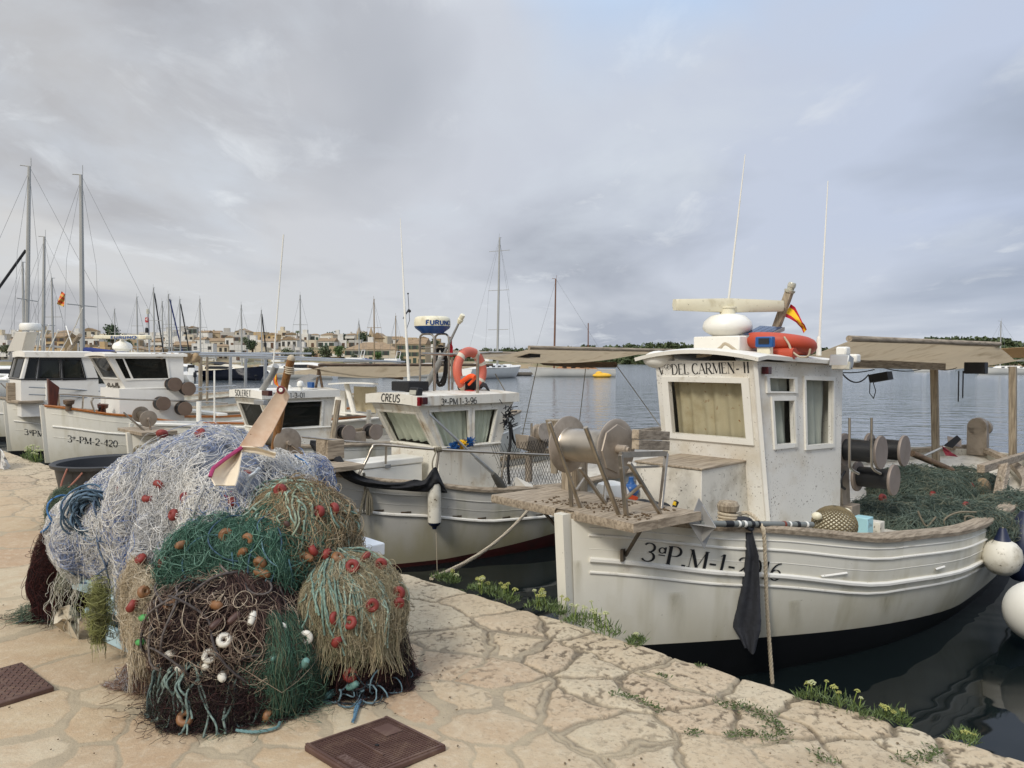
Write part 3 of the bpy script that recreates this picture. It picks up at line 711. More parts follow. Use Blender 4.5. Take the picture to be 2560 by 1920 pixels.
# ================================================================== the near boat
def proj(P):
    P = Vector(P)-EYE; y = P.y*CP-P.z*SP; z = P.y*SP+P.z*CP; return CX+F*P.x/y, CY-F*z/y
def uv_of(W, px, py):
    s = t = .5
    for _ in range(12):
        p = proj(W(s, t)); e = (px-p[0], py-p[1]); d = 1e-3
        a = proj(W(s+d, t)); c = proj(W(s, t+d)); j11, j21 = (a[0]-p[0])/d, (a[1]-p[1])/d; j12, j22 = (c[0]-p[0])/d, (c[1]-p[1])/d
        D = j11*j22-j12*j21; s += (e[0]*j22-e[1]*j12)/D; t += (e[1]*j11-e[0]*j21)/D
    return s, t
def rect_of(W, x0, y0, x1, y1, x2, y2, x3, y3):
    """opening from four pixel corners: top-left, top-right, bottom-right, bottom-left"""
    a, b, c, d = uv_of(W, x0, y0), uv_of(W, x1, y1), uv_of(W, x2, y2), uv_of(W, x3, y3)
    return ((a[0]+d[0])/2, (b[0]+c[0])/2, (c[1]+d[1])/2, (a[1]+b[1])/2)
def wallmap(P00, P10, P11, P01):
    P00, P10, P11, P01 = map(Vector, (P00, P10, P11, P01))
    return lambda a, b: (P00*(1-a)+P10*a)*(1-b)+(P01*(1-a)+P11*a)*b
def onhull(B, px, py, side=1, out=0.0, t0=2.0, t1=30.0):
    o = B.I @ EYE; d = B.I.to_3x3() @ ray(px, py); d = d/d.length; t = t0; prev = None
    while t < t1:
        p = o+d*t
        if 0 < p.x < B.L:
            g = side*p.y-B.half(p.x, min(p.z, B.zs(p.x)))-out
            if prev is not None and g < 0 <= prev: return p
            prev = g
        t += .01
    return o+d*t0
def boat_empty(B, name, label, cat='fishing boat', group='fishing boats moored along the quay'):
    return thing(name, label, cat, B.M, group)
G_F = 'fishing boats moored along the quay'
B1 = Boat(.4, 4.8, 46, 9.2, 1.45, 4.0, [(0, 1.24), (1, 1.09), (2.2, .91), (3.4, .83), (5, .83), (7, .84), (9.2, .93)], lambda u: max(.12, .375-.05*u-.006*u*u))
r1 = boat_empty(B1, 'fishing_boat', 'near white wooden fishing boat lettered Vgen del Carmen II, its bow over the quay plants')
M1 = B1.M
hull1 = B1.hull(r1, [hull_white, black_af], [(lambda u: .10+.03*min(1, u/2), .010, None), (lambda u: .26+.065*min(1, u/2), .019, None), (lambda u: .345+.05*min(1, u/2), .010, None), (lambda u: .055, .005, None), (lambda u: .19+.03*min(1, u/2), .002, None)], wood_grey, trim=trim_white, deckmat=box_white, deckz=-.1)
# hull number
mb = MB(M1)
p0 = onhull(B1, 1605, 1398); p1 = onhull(B1, 1945, 1452)
def hullmap(B, ua, za, ub, zb, out=.006):
    L_ = ub-ua
    def f(x, y):
        u = ua+x; t = (u-ua)/L_; return B.hp(u, za+(zb-za)*t+y, 1, out)
    return f
letters(mb, '3aP.M-1-2016', hullmap(B1, p0.x, p0.z, p1.x, p1.z), .125, .15, .035, True, .02, slant=.14, width=p1.x-p0.x)
mb.build('lettering', paint_black, hull1, smooth=None)
# limber holes with stains
for px, py, l in ((2082, 1437, .22), (2347, 1420, .14)):
    p = onhull(B1, px, py); q = MB(M1); q.grid([[B1.hp(p.x+l*(k/8-.5), p.z+.011*s_, 1, .004+.012*math.cos(s_*1.5)) for s_ in (-1, -.5, 0, .5, 1)] for k in range(9)]); q.build('hull_patch', trim_white, hull1)
def stain(B, hull, px, py, wpx, hpx, col, a=.42):
    """a run of rust or slime with its own ragged outline, lying on the planking"""
    m, nt, b = nodes('run_stain'); b.inputs['Base Color'].default_value = (*srgb(col), 1); b.inputs['Roughness'].default_value = .8; at_ = nt.nodes.new('ShaderNodeAttribute'); at_.attribute_name = 'tint'
    tr = nt.nodes.new('ShaderNodeBsdfTransparent'); mx = nt.nodes.new('ShaderNodeMixShader'); f = mth(nt, 'MULTIPLY', at_.outputs['Fac'], ramp(nt, noise(nt, 16, 5, .65, stretch=(1, 1, .2)), .35, .65, .15, a)); nt.links.new(f, mx.inputs[0]); nt.links.new(tr.outputs[0], mx.inputs[1]); nt.links.new(b.outputs[0], mx.inputs[2]); nt.links.new(mx.outputs[0], nt.nodes['Material Output'].inputs[0])
    p0, p1 = onhull(B, px, py), onhull(B, px, py+hpx); w_ = wpx/F*(B.M @ p0).y*1.3; V = []; T = []
    for i in range(13):
        t = i/12
        for j in range(9): s_ = j/4-1; V.append(B.M @ B.hp(p0.x+(p1.x-p0.x)*t+s_*w_/2*(1+.3*t), p0.z+(p1.z-p0.z)*t, 1, .0035)); T.append(max(0, (1-s_*s_))**1.3*(1-t)**1.1*min(1, t*8+.3))
    ix = np.arange(117).reshape(13, 9); Q = np.stack([ix[:-1, :-1], ix[1:, :-1], ix[1:, 1:], ix[:-1, 1:]], -1).reshape(-1, 4); me = quick_mesh('stain', np.array(V), Q, {'tint': np.repeat(np.array(T)[:, None], 3, 1)}); finish('stain', me, m, hull, smooth=None)
for a in ((2342, 1424, 40, 62, '#8d8459'), (2110, 1440, 26, 50, '#9a9274'), (1577, 1398, 16, 34, '#8a5a2c'), (1690, 1478, 34, 130, '#aaa07c'), (1860, 1470, 50, 110, '#aea689'), (1985, 1500, 30, 90, '#aea689'), (2210, 1490, 36, 70, '#a59c7a'), (1690, 1350, 40, 30, '#8f6a3e'), (1800, 1345, 24, 40, '#9c8a63'), (1455, 1395, 16, 120, '#a39a7c')): stain(B1, hull1, *a)
# ---- bow platform and winch
zp = 1.285
c1, c2, c3 = B1.pz(1228, 1237, zp), B1.pz(1584, 1310, zp), B1.pz(1722, 1285, zp); c4 = c1+(c3-c2)*1.25; c3 = c3+(c3-c2)*.25
plat = MB(M1)
for k in range(3):
    a, b_ = k/3+.004, (k+1)/3-.004
    q = [c1.lerp(c4, a), c2.lerp(c3, a), c2.lerp(c3, b_), c1.lerp(c4, b_)]
    n_ = 14; rows = []
    for i in range(n_+1):
        t = i/n_; e0 = q[0].lerp(q[1], t); e1 = q[3].lerp(q[2], t); wv = .006*(n3(i*.7, k*3.1, 2)-.5)
        rows.append([e0+Vector((wv, 0, -.055)), e0+Vector((-.006+wv, 0, -.03)), e0+Vector((wv, 0, .0)), e0.lerp(e1, .5)+Vector((0, 0, .003)), e1, e1+Vector((0, 0, -.055))])
    plat.grid(rows)
    for rr in (rows[0], rows[-1]): plat.add(rr, [tuple(range(6))])
plat.build('bow_platform', wood_grey, r1)
dm = MB(M1); rr = random.Random(4)                      # fish scale and weed debris caught on the planks
for i in range(420):
    t, s_ = rr.uniform(.28, .98), rr.random()**.7; p = c1.lerp(c2, t).lerp(c4.lerp(c3, t), s_*.8+.05); p.z += .006
    if n3(p.x*7, p.y*7, 3) < .42: continue
    dm.ball(p, rr.uniform(.004, .011), 5, 3, (1, rr.uniform(.5, 1.6), .5))
dm.build('debris', pm('weed_debris', '#5d4c36', .9, var=.4, vs=60), r1)['kind'] = 'stuff'
UW = .27
dl, dr = B1.pu(1421, 1111, UW), B1.pu(1540, 1122, UW)
axw = (dr-dl).normalized(); lw = (dr-dl).length
win = MB(M1); win.lathe([(.118, 0), (.122, .01), (.116, .02), (.115, lw*.5), (.116, lw-.02), (.122, lw)], dl, axw, 30); wo = win.build('winch_drum', steel, r1)
for c, sgn in ((dl, -1), (dr, 1)):
    q = MB(M1); q.lathe([(0, -.006), (.193, -.006), (.2, -.002), (.2, .004), (.193, .008), (.17, .008), (0, .008)], c, axw*sgn, 40)
    q.k = 0; q.lathe([(.0, .008), (.165, .008), (.16, .015), (.0, .015)], c, axw*sgn, 8)
    q.lathe([(0, .015), (.03, .015), (.03, .09), (.018, .095), (.018, .11), (0, .11)], c, axw*sgn, 14); q.build('winch_disc', steel_plate, wo, smooth=30)
leg = []
def foot(px, py): return B1.pz(px, py, zp)
def bar_px(name, fx, fy, tx, ty, r, plane=None, rect=False):
    a = foot(fx, fy); b_ = B1.pv(tx, ty, a.y) if plane is None else (B1.pu(tx, ty, plane[1]) if plane[0] == 'u' else B1.pv(tx, ty, plane[1]))
    q = MB(M1)
    if rect: q.bar(a, b_, r*2, r*1.5, (1, 0, 0))
    else: q.tube([a, b_], r, 12)
    q.build(name, steel, r1, bevel=.002 if rect else None); return a, b_
bar_px('winch_leg', 1451, 1270, 1374, 1056, .013); bar_px('winch_leg', 1547, 1287, 1464, 1068, .015)
_, td = bar_px('winch_leg', 1566, 1291, 1551, 1137, .014, None, True)
_, te = bar_px('winch_leg', 1651, 1285, 1573, 1157, .013, None, True)
_, tf = bar_px('winch_leg', 1651, 1274, 1666, 1134, .014, ('u', .62), True)
bar_px('winch_leg', 1429, 1268, 1424, 1190, .012, None, True); bar_px('winch_leg', 1514, 1260, 1450, 1170, .012, None, True); bar_px('winch_leg', 1511, 1259, 1515, 1193, .012, ('u', .6), True)
q = MB(M1); q.bar(td, tf, .022, .034); q.bar(td-Vector((0, 0, .08)), tf-Vector((0, 0, .085)), .014, .014); q.tube([te.lerp(foot(1651, 1285), .4), td.lerp(foot(1566, 1291), .72)], .011, 8)
q.tube([B1.pu(1463, 1192, .45), B1.pu(1440, 1226, .3)], .011, 8); q.build('winch_frame', steel, r1)
q = MB(M1); wa, wb = B1.pv(1588, 1111, td.y), tf+Vector((0, 0, .055)); q.bar(wa, wb, .05, .062); q.bar(wa+Vector((0, 0, .064)), wb+Vector((0, 0, .066)), .05, .06); q.build('wooden_chock', wood_grey, r1, bevel=.004)
q = MB(M1); pb = Vector((.62, -.42, zp)); f0 = B1.pu(1436, 1247, .56); f0.z = zp; q.box(f0+Vector((0, 0, .12)), (.13, .16, .4)); q.build('samson_post', wood_grey_v, r1, bevel=.012)
f1 = B1.pu(1386, 1090, .75); q = MB(M1); q.tube([f1+Vector((0, 0, -.3)), f1, f1+Vector((0, 0, .13))], [.03, .045, .075], 10); q.build('oar_blade', wood_grey_v, r1)
hp_ = onhull(B1, 1558, 1383); q = MB(M1); q.box(hp_+Vector((0, .012, 0)), (.13, .02, .075), Matrix.Rotation(-.35, 3, 'Z')); q.tube([hp_+Vector((0, .02, -.01)), B1.pz(1602, 1325, zp-.06)], .012, 10); q.build('platform_brace', steel_dark, r1)
q = MB(M1); q.tube([B1.pv(1405, 1332, -.3), B1.pv(1360, 1280, -.55)], .012, 8); q.build('platform_brace', steel_dark, r1)
# ---- deck box
bx = [B1.pv(1845, 1180, .42), B1.pv(1752, 1180, .42)]
zb = .8; zt = 1.62
FPt, FPb = B1.pv(1886, 902, .46), B1.pv(1916, 1270, .48)
# ---- wheelhouse
zb = .75
def at_z_on(p, q_, z): return p.lerp(q_, (z-p.z)/(q_.z-p.z))
f_p = at_z_on(FPb, FPt, zb); f_pt = FPt.copy()
s_t = B1.pu(1638, 914, f_pt.x); s_b_ = B1.pu(1662, 1200, at_z_on(FPb, FPt, 1.3).x); f_s = at_z_on(s_b_, s_t, zb); f_s.x = f_p.x
a_pt = B1.pv(2107, 925, .6); a_p = B1.pv(2100, 1250, .6); a_p = Vector((a_pt.x-.02, .6, zb)); a_pt.z = f_pt.z-.045
a_s = Vector((a_p.x, -.62, zb)); a_st = Vector((a_pt.x, -.62, a_pt.z)); s_t.z = f_pt.z
wl = lambda p: M1 @ p
FRONT = [wl(f_s), wl(f_p), wl(f_pt), wl(s_t)]; SIDE = [wl(f_p), wl(a_p), wl(a_pt), wl(f_pt)]
Wf, Ws = wallmap(*FRONT), wallmap(*SIDE)
hf = rect_of(Wf, 1670, 957, 1853, 953, 1869, 1094, 1686, 1087)
h1 = rect_of(Ws, 1921, 947, 1983, 945, 1983, 978, 1923, 979); h2 = rect_of(Ws, 1930, 1003, 1979, 1000, 1979, 1108, 1940, 1112); h3 = rect_of(Ws, 2014, 952, 2080, 950, 2080, 1110, 2014, 1112)
h2 = (h1[0]+.03, h1[1]-.01, h2[2], h2[3])
mb = MB(); Wf, nf = face_wall(mb, *FRONT, [hf]); Ws, ns = face_wall(mb, *SIDE, [h1, h2, h3])
mb.add([wl(a_p), wl(a_s), wl(a_st), wl(a_pt)], [(0, 1, 2, 3)]); mb.add([wl(a_s), wl(f_s), wl(s_t), wl(a_st)], [(0, 1, 2, 3)])
cab1 = mb.build('wheelhouse', cabin_white, r1, smooth=25)
window(Wf, nf, hf, cab1, trim_white, glass_clear, curtain_mat, dark_int, .055, .016, folds=6)
for h in (h1, h2, h3): window(Ws, ns, h, cab1, trim_white, glass_clear, curtain_grey, dark_int, .032, .014, folds=3)
# corner trim, red light
q = MB(); q.bar(wl(f_p+Vector((-.004, .004, .0))), wl(f_pt+Vector((-.004, .004, 0))), .03, .03); q.build('corner_post', trim_white, cab1)
p = Ws(*uv_of(Ws, 1908, 926)); q = MB(); q.box(p+ns*.03, (.055, .055, .055), Matrix.Rotation(-B1.th, 3, 'Z')); q.build('side_light', red_light, cab1, bevel=.003)
# lettering on the front, with the small raised GEN
la = uv_of(Wf, 1647, 937); lb = uv_of(Wf, 1876, 932); oA, oB = Wf(*la), Wf(*lb); upf = (Wf(.5, 1)-Wf(.5, 0)).normalized()
mb = MB(); letters(mb, 'Vqwx', planemap(oA, oB-oA, upf), .085, .13, .035, True, .0); letters(mb, 'DEL CARMEN- II', planemap(oA, oB-oA, upf), .085, .15, .035, True, .03, x0=.13, width=(oB-oA).length-.13); mb.build('lettering', paint_black, cab1, smooth=None)
# roof with camber
q = MB(M1); ur0, ur1 = f_pt.x-.10, a_pt.x+.03; rows = []
for i in range(13):
    t = i/12; u = ur0+(ur1-ur0)*t; r = []; wv = .56+.12*t
    for j in range(15):
        v = (j/7-1)*wv; zz = f_pt.z+.045-.055*t+.062*(1-(v/wv)**2)-(.02 if i == 0 else 0); r.append(Vector((u+(.03*(v/wv)**2 if i < 2 else 0), v-.03*(1-t), zz)))
    rows.append(r)
q.grid(rows, thick=-.03); q.build('wheelhouse_roof', trim_white, cab1)
ZR = f_pt.z+.11
# deck box in front of the wheelhouse
d0 = B1.pv(1754, 1176, .33); d1_ = B1.pv(1844, 1176, .33); u0, u1 = d0.x, d0.x+.5
d0.z = 1.5 if d0.z > 1.6 else d0.z
q = MB(M1); vb = B1.pu(1590, 1180, u0).y
q.box(((u0+f_p.x+.05)/2, (vb+.33)/2, (zb+d0.z)/2), (f_p.x+.05-u0, .33-vb, d0.z-zb)); q.build('deck_box', box_white, r1, bevel=.006)
q = MB(M1); q.box(((u0+f_p.x+.05)/2-.01, (vb+.33)/2, d0.z+.008), (f_p.x+.05-u0, .35-vb, .016)); q.build('deck_box_lid', wood_grey, r1, bevel=.004)
# ---- radar scanner, plinth, mast, aerials
rc = B1.pu(1818, 870, f_pt.x+.42)
q = MB(M1); q.box((rc.x, rc.y, ZR+.03), (.36, .42, .12)); q.build('radar_plinth', trim_white, r1, bevel=.01)
D = (M1 @ rc).y; pxm = D/F
q = MB(M1); zz0 = B1.pu(1818, 858, rc.x).z
q.lathe([(.1, -.02), (.105, .02), (.12, .06), (.185, .10), (.2, .12), (.2, .145), (.19, .18), (.14, .225), (.08, .24), (0, .245)], (rc.x, rc.y, zz0), (0, 0, 1), 36); rp = q.build('radar_pedestal', plastic_white, r1)
q = MB(M1); q.lathe([(.062, 0), (.062, .05), (.072, .055), (.072, .065), (0, .065)], (rc.x, rc.y, zz0+.235), (0, 0, 1), 24); q.build('radar_neck', plastic_cream, r1)
ra, rb = wl(Vector((rc.x, rc.y, 0))), None
ba, bb = atY(1686, 768, D-.06), atY(1954, 765, D+.1); ba.z, bb.z = bb.z, bb.z
bd = (bb-ba).normalized(); bn = Vector((-bd.y, bd.x, 0)); q = MB(); rows = []
for t in (0, .02, .25, .5, .75, .98, 1):
    c = ba.lerp(bb, t); hh = .046+.014*(1-abs(t-.5)*2); dd = .06
    k = .8 if t in (0, 1) else 1
    rows.append([c-bn*dd*k+Vector((0, 0, -hh*.2)), c-bn*dd*.8*k+Vector((0, 0, hh*.9)), c+bn*dd*.7*k+Vector((0, 0, hh)), c+bn*dd*k+Vector((0, 0, 0)), c+bn*dd*.6*k+Vector((0, 0, -hh)), c-bn*dd*.6*k+Vector((0, 0, -hh))])
q.grid(rows, closed=True); q.add(rows[0], [tuple(range(6))]); q.add(rows[-1], [tuple(range(5, -1, -1))]); q.build('radar_scanner', plastic_cream, r1, smooth=50)
def aerial(B, x0, y0, x1, y1, plane, root, mat=plastic_white, r=.011, base=True):
    a = B.pu(x0, y0, plane) ; b_ = B.pu(x1, y1, plane); q = MB(B.M); q.tube([a, a.lerp(b_, .35), b_], [r, r*.8, r*.35], 8)
    if base: q.lathe([(r*1.9, -.03), (r*1.9, .1), (r*1.2, .13)], a, (0, 0, 1), 12)
    return q.build('whip_aerial', mat, root)
aerial(B1, 1817, 790, 1863, 386, rc.x+.25, r1, base=False); aerial(B1, 2047, 880, 2070, 452, a_pt.x-.25, r1)
ma, mb_ = B1.pu(1926, 860, rc.x+.45), B1.pu(1974, 728, rc.x+.45); q = MB(M1); q.bar(ma, mb_, .06, .055, (1, 0, 0)); mst = q.build('mast', wood_grey_v, r1, bevel=.004)
q = MB(M1); q.lathe([(.04, -.01), (.045, 0), (.045, .012), (.03, .016), (.03, .035), (.034, .037), (.034, .06), (.028, .075), (0, .08)], mb_, mb_-ma, 16); q.build('mast_light', lens, mst)
# ---- solar panel, control box on the roof
sp_ = [B1.pu(*p) for p in ((1852, 838, rc.x-.08), (1913, 841, rc.x-.02), (1962, 818, rc.x+.3), (1900, 814, rc.x+.26))]
n_ = (sp_[1]-sp_[0]).cross(sp_[3]-sp_[0]).normalized(); n_ = n_ if n_.z > 0 else -n_
q = MB(M1); q.poly(sp_, .03, n_); so_ = q.build('solar_panel', alu, r1)
cc_ = sum(sp_, Vector())/4; q = MB(M1)
for a in range(4):
    l, h_ = a/4+.01, (a+1)/4-.01; P_ = [sp_[0].lerp(sp_[1], l), sp_[0].lerp(sp_[1], h_), sp_[3].lerp(sp_[2], h_), sp_[3].lerp(sp_[2], l)]; q.poly([cc_+(p-cc_)*.92+n_*.003 for p in P_])
q.build('solar_cells', solar, so_, smooth=None)
q = MB(M1); pc = cc_+Vector((0, 0, -.1)); q.tube([cc_-n_*.03, Vector((cc_.x, cc_.y, ZR-.08))], .015, 8); q.build('panel_post', alu, r1)
def facing_box(B, px0, py0, px1, py1, u, dep, name, mat, root, bevel=.006):
    a, b_ = B.pu(px0, py0, u), B.pu(px1, py1, u); q = MB(B.M); q.box(((u+u+dep)/2, (a.y+b_.y)/2, (a.z+b_.z)/2), (dep, abs(b_.y-a.y), abs(a.z-b_.z))); return q.build(name, mat, root, bevel=bevel)
cb1 = facing_box(B1, 1887, 842, 1931, 868, f_pt.x+.22, .05, 'battery_box', plastic_blue, r1, .01)
facing_box(B1, 1896, 846, 1922, 860, f_pt.x+.214, .004, 'display', rubber, cb1, .001)
facing_box(B1, 1892, 868, 1924, 893, f_pt.x+.24, .06, 'junction_box', plastic_cream, r1)
q = MB(M1); mm = B1.pu(1816, 893, f_pt.x+.12); q.lathe([(0, -.012), (.115, -.012), (.115, .012), (0, .012)], (mm.x, mm.y-.03, mm.z-.06), (1, 0, .25), 30); q.build('rubber_disc', rubber, r1)
ws_ = [B1.pu(1613, 905, f_pt.x+.05), B1.pu(1682, 893, f_pt.x+.05)]
q = MB(M1); c = (ws_[0]+ws_[1])/2; rw = (ws_[1]-ws_[0]).length/2; q.ball(c, 1, 20, 10, (.11, rw, .075)); q.build('roof_vent', plastic_white, r1)
for dx in (0, .03, .06):
    q = MB(M1); pts = [B1.pu(x, y+dx*60, f_pt.x+.08) for x, y in ((1742, 889), (1775, 884), (1800, 868), (1815, 858), (1848, 880), (1880, 893))]; q.tube(rope_pts(pts, 8), .008, 6); q.build('coaxial_cable', rope_beige, r1)
# flood light and loudspeaker on the aft corner
fl = B1.pv(2103, 905, .72); q = MB(M1); q.box(fl, (.1, .16, .1), Matrix.Rotation(.3, 3, 'Y')); f_o = q.build('flood_light', alu, r1, bevel=.01)
q = MB(M1); q.box(fl+Vector((-.045, .02, -.03)), (.03, .14, .06), Matrix.Rotation(.3, 3, 'Y')); q.build('lamp_glass', lens, f_o)
for px, py, s_ in ((2108, 878, .1), (2134, 896, .1)): 
    c = B1.pv(px, py, .62); q = MB(M1); q.box(c, (s_, s_*.9, s_*.75)); q.build('loudspeaker', plastic_white, r1, bevel=.015)
# ---- awning over the after deck
aw = []
UA = [3.0+7.4*i/16 for i in range(17)]
for u in UA:
    t = (u-3)/6; r = []
    for j in range(11):
        s_ = j/10; v = .62-1.3*s_; zc = 2.44+.02*t-.30*s_-.05*math.sin(s_*PI)*(1-.3*math.sin(u*2.1))
        drop = max(0, min(1, (u-7.7)/.9)); zc -= .16*drop*(1-s_)+.03*drop-.05*max(0, u-8.8)*(1-s_); zc += .03*(n3(u*1.3, s_*3, 6)-.5)
        r.append(Vector((u, v, zc)))
    aw.append(r)
q = MB(M1); q.grid(aw, thick=.006); awn = q.build('awning', canvas, r1, smooth=60)
q = MB(M1); q.tube([Vector((2.85, .62, 2.44)), Vector((7.75, .62, 2.47))], .028, 10); q.build('awning_pole', wood_grey, awn)
q = MB(M1); q.bar((2.3, .05, 2.26), (7.6, .0, 2.17), .07, .09); q.build('awning_boom', wood_grey, awn)
q = MB(M1)
for a, b_ in ((3.4, 5.2), (5.2, 6.9), (6.9, 8.3)): q.tube(sag((a, .0, 2.2), (b_, -.02, 2.15), .05), .006, 5)
q.tube(sag((2.6, .58, 2.28), (4.7, .1, 2.1), .14), .007, 6); q.tube([(4.75, .1, 2.06), (4.74, .1, 1.9), (4.8, .12, 1.84), (4.86, .12, 1.92), (4.8, .1, 2.06)], .005, 5)
for v_ in (0, .05): q.tube([(7.2, .3+v_, 2.12), (7.2, .3+v_, 1.72+v_)], .008, 5)
q.build('cable', rope_black, awn)
def px_post(B, x0, y0, x1, y1, w_, mat, name, root, plane):
    a = B.pu(x0, y0, plane); b_ = B.pu(x1, y1, plane); q = MB(B.M); q.bar(a, b_, w_, w_, (1, 0, 0)); return q.build(name, mat, root, bevel=.004)
px_post(B1, 2340, 1165, 2335, 918, .085, wood_grey_v, 'awning_post', r1, 7.9); px_post(B1, 2532, 1160, 2532, 916, .085, wood_grey_v, 'awning_post', r1, 8.5)
q = MB(M1); q.box((5.0, .12, 2.07), (.16, .2, .09), Matrix.Rotation(.2, 3, 'X')); q.build('deck_lamp', rubber, awn); q = MB(M1); c = B1.pu(2440, 920, 7.4); q.box(c, (.16, .24, .15)); q.build('deck_lamp', rubber, awn, bevel=.01)
# ---- stern bulwark, stern post sheave
q = MB(M1); rows = []
for k in range(13):
    a = -PI/2+PI*k/12; rows.append([Vector((7.9+1.0*math.cos(a), 1.02*math.sin(a), z_)) for z_ in (.62, .8, .93)])
q.grid(rows, thick=.06); sb_ = q.build('stern_bulwark', cabin_dirty, r1)
q = MB(M1); q.tube([B1.pu(x, y, 8.55) for x, y in ((2368, 1168), (2368, 1158), (2375, 1156), (2470, 1159))], .022, 8); q.build('tiller_bar', steel_dark, sb_)
q = MB(M1); sh = B1.pu(2445, 1085, 8.9); q.box(sh+Vector((0, 0, -.1)), (.14, .26, .42)); q.lathe([(.13, -.07), (.13, .07)], sh+Vector((0, 0, .11)), (1, 0, 0), 24); q.lathe([(.11, -.05), (.11, .05)], sh+Vector((.1, .05, .09)), (1, 0, 0), 24); q.build('net_sheave', steel_plate, r1, bevel=.01)
# ---- three line reels on the port side
rl = []
for cx_, cy_, x_l, v_ in ((2201, 1131, 2130, .86), (2260, 1127, 2204, .84), (2234, 1200, 2158, .9)):
    e1 = B1.pv(cx_, cy_, v_); ln = .3; ry = 42 if cx_ < 2230 else 39
    rr_ = ry/F*(M1 @ e1).y
    a = M1 @ Vector((e1.x, e1.y-ln, e1.z)); reel(a, (M1 @ e1)-a, rr_, ln, r1, reel_disc, line_black, core=.66)
    rl.append(e1)
q = MB(M1); e = rl[0]; q.poly([Vector((e.x+.02, .5, e.z+.12)), Vector((e.x+.02, .5, e.z-.02)), Vector((e.x+.1, .52, .95)), Vector((e.x+.26, .52, .95)), Vector((e.x+.24, .5, e.z+.1))], .06, (0, 1, 0)); q.box((e.x+.18, .52, .87), (.18, .16, .2)); q.build('reel_stand', steel_plate, r1, bevel=.006)
for x0 in (2124, 2179):
    p = [B1.pv(x, y, .88) for x, y in ((x0+22, 1184), (x0+4, 1172), (x0, 1150), (x0, 1045))]; q = MB(M1); q.tube(rope_pts(p, 6), .011, 8); q.build('guide_rod', steel, r1)
q = MB(M1); q.tube(rope_pts([B1.pv(x, y, .6) for x, y in ((2112, 1178), (2103, 1195), (2104, 1215), (2112, 1222))], 6), .012, 8); q.build('hydraulic_hose', rubber, r1)
# ---- wooden crutch on the port rail
q = MB(M1); ca, cb_ = B1.pv(2484, 1304, 1.3), B1.pv(2512, 1165, 1.15); q.bar(ca, cb_, .09, .07, (1, 0, 0)); cra, crb = B1.pv(2452, 1172, 1.15), B1.pv(2590, 1130, .75); q.bar(cra, crb, .07, .085); q.build('wooden_crutch', wood_grey, r1, bevel=.008)
# ---- mooring post with its rope
bo = onhull(B1, 1846, 1335); bo = Vector((bo.x+.02, bo.y-.09, B1.zs(bo.x))); q = MB(M1)
q.lathe([(.05, -.05), (.045, .05), (.04, .1), (.05, .115), (.07, .13), (.075, .165), (.06, .19), (0, .2)], bo, (0, 0, 1), 18); q.build('mooring_post', wood_grey_v, r1)
# ---------------- things lying on, hanging from or tied to this boat
q = MB(M1); cpt = bo+Vector((0, 0, .07))
for k in range(3): q.torus(cpt+Vector((0, 0, .022*k-.01)), (0.1, .05*k-.05, 1), .062, .011, 22, 8)
tp = onhull(B1, 1886, 1322); tp = Vector((tp.x, tp.y+.05, B1.zs(tp.x)+.05)); ft = B1.pz(1932, 1725, -.05)
rp_ = [M1 @ p for p in rope_pts([cpt+Vector((.05, .02, .02)), cpt+Vector((.14, .08, .03)), tp, tp+Vector((.01, .02, -.12)), tp.lerp(ft, .5)+Vector((0, 0, 0)), ft], 10)]
q2 = MB(); q2.v, q2.f, q2.mi = q.v, q.f, q.mi; twisted(q2, rp_, .0145, 11)
tag(q2.build('mooring_rope', rope_beige, None, M1 @ bo), 'beige laid rope from wooden post over the rail down into dark water', 'rope')
# black cloth
top = onhull(B1, 1862, 1330); top = Vector((top.x, top.y+.05, B1.zs(top.x)+.06)); rows = []
prof = [(0, 1848, 1872, 1298), (.06, 1852, 1880, 1330), (.25, 1853, 1896, 1390), (.45, 1850, 1897, 1440), (.65, 1841, 1901, 1505), (.82, 1833, 1903, 1550), (.86, 1832, 1902, 1575), (.93, 1850, 1893, 1605), (1, 1862, 1888, 1628)]
for t, xa, xb, yy in prof:
    r = []
    for k in range(15):
        s_ = k/14; x = xa+(xb-xa)*s_; yv = yy+(14*(1-abs(2*s_-1)) if t < .06 else 0)+(-8*math.sin(s_*5+1) if t > .8 else 0)
        p = B1.pu(x, yv, top.x+.03*(s_-.5)); dd = .022*math.sin(s_*9+t*4)*min(1, t*4+.2)+.012*n3(s_*6, t*8, 1); p = B1.pu(x, yv, top.x+dd); r.append(p)
    rows.append(r)
fine_ = []
for a, b_ in zip(rows[:-1], rows[1:]):
    for k in range(4): fine_.append([p.lerp(q_, k/4)+Vector((.008*(n3(i*.9, len(fine_)*.55, 2)-.5), 0, 0)) for i, (p, q_) in enumerate(zip(a, b_))])
fine_.append(rows[-1]); q = MB(M1); q.grid(fine_, thick=.004); kn = top+Vector((0, 0, .0))
for k in range(5): q.torus(rows[0][7]+Vector((.0, .02*(k-2), .01)), (0, 1, .2*(k-2)), .035, .014, 14, 6)
tag(q.build('black_cloth', cloth_slate, None, M1 @ top, smooth=70), 'torn dark cloth knotted round the pole and hanging down the white hull', 'cloth')
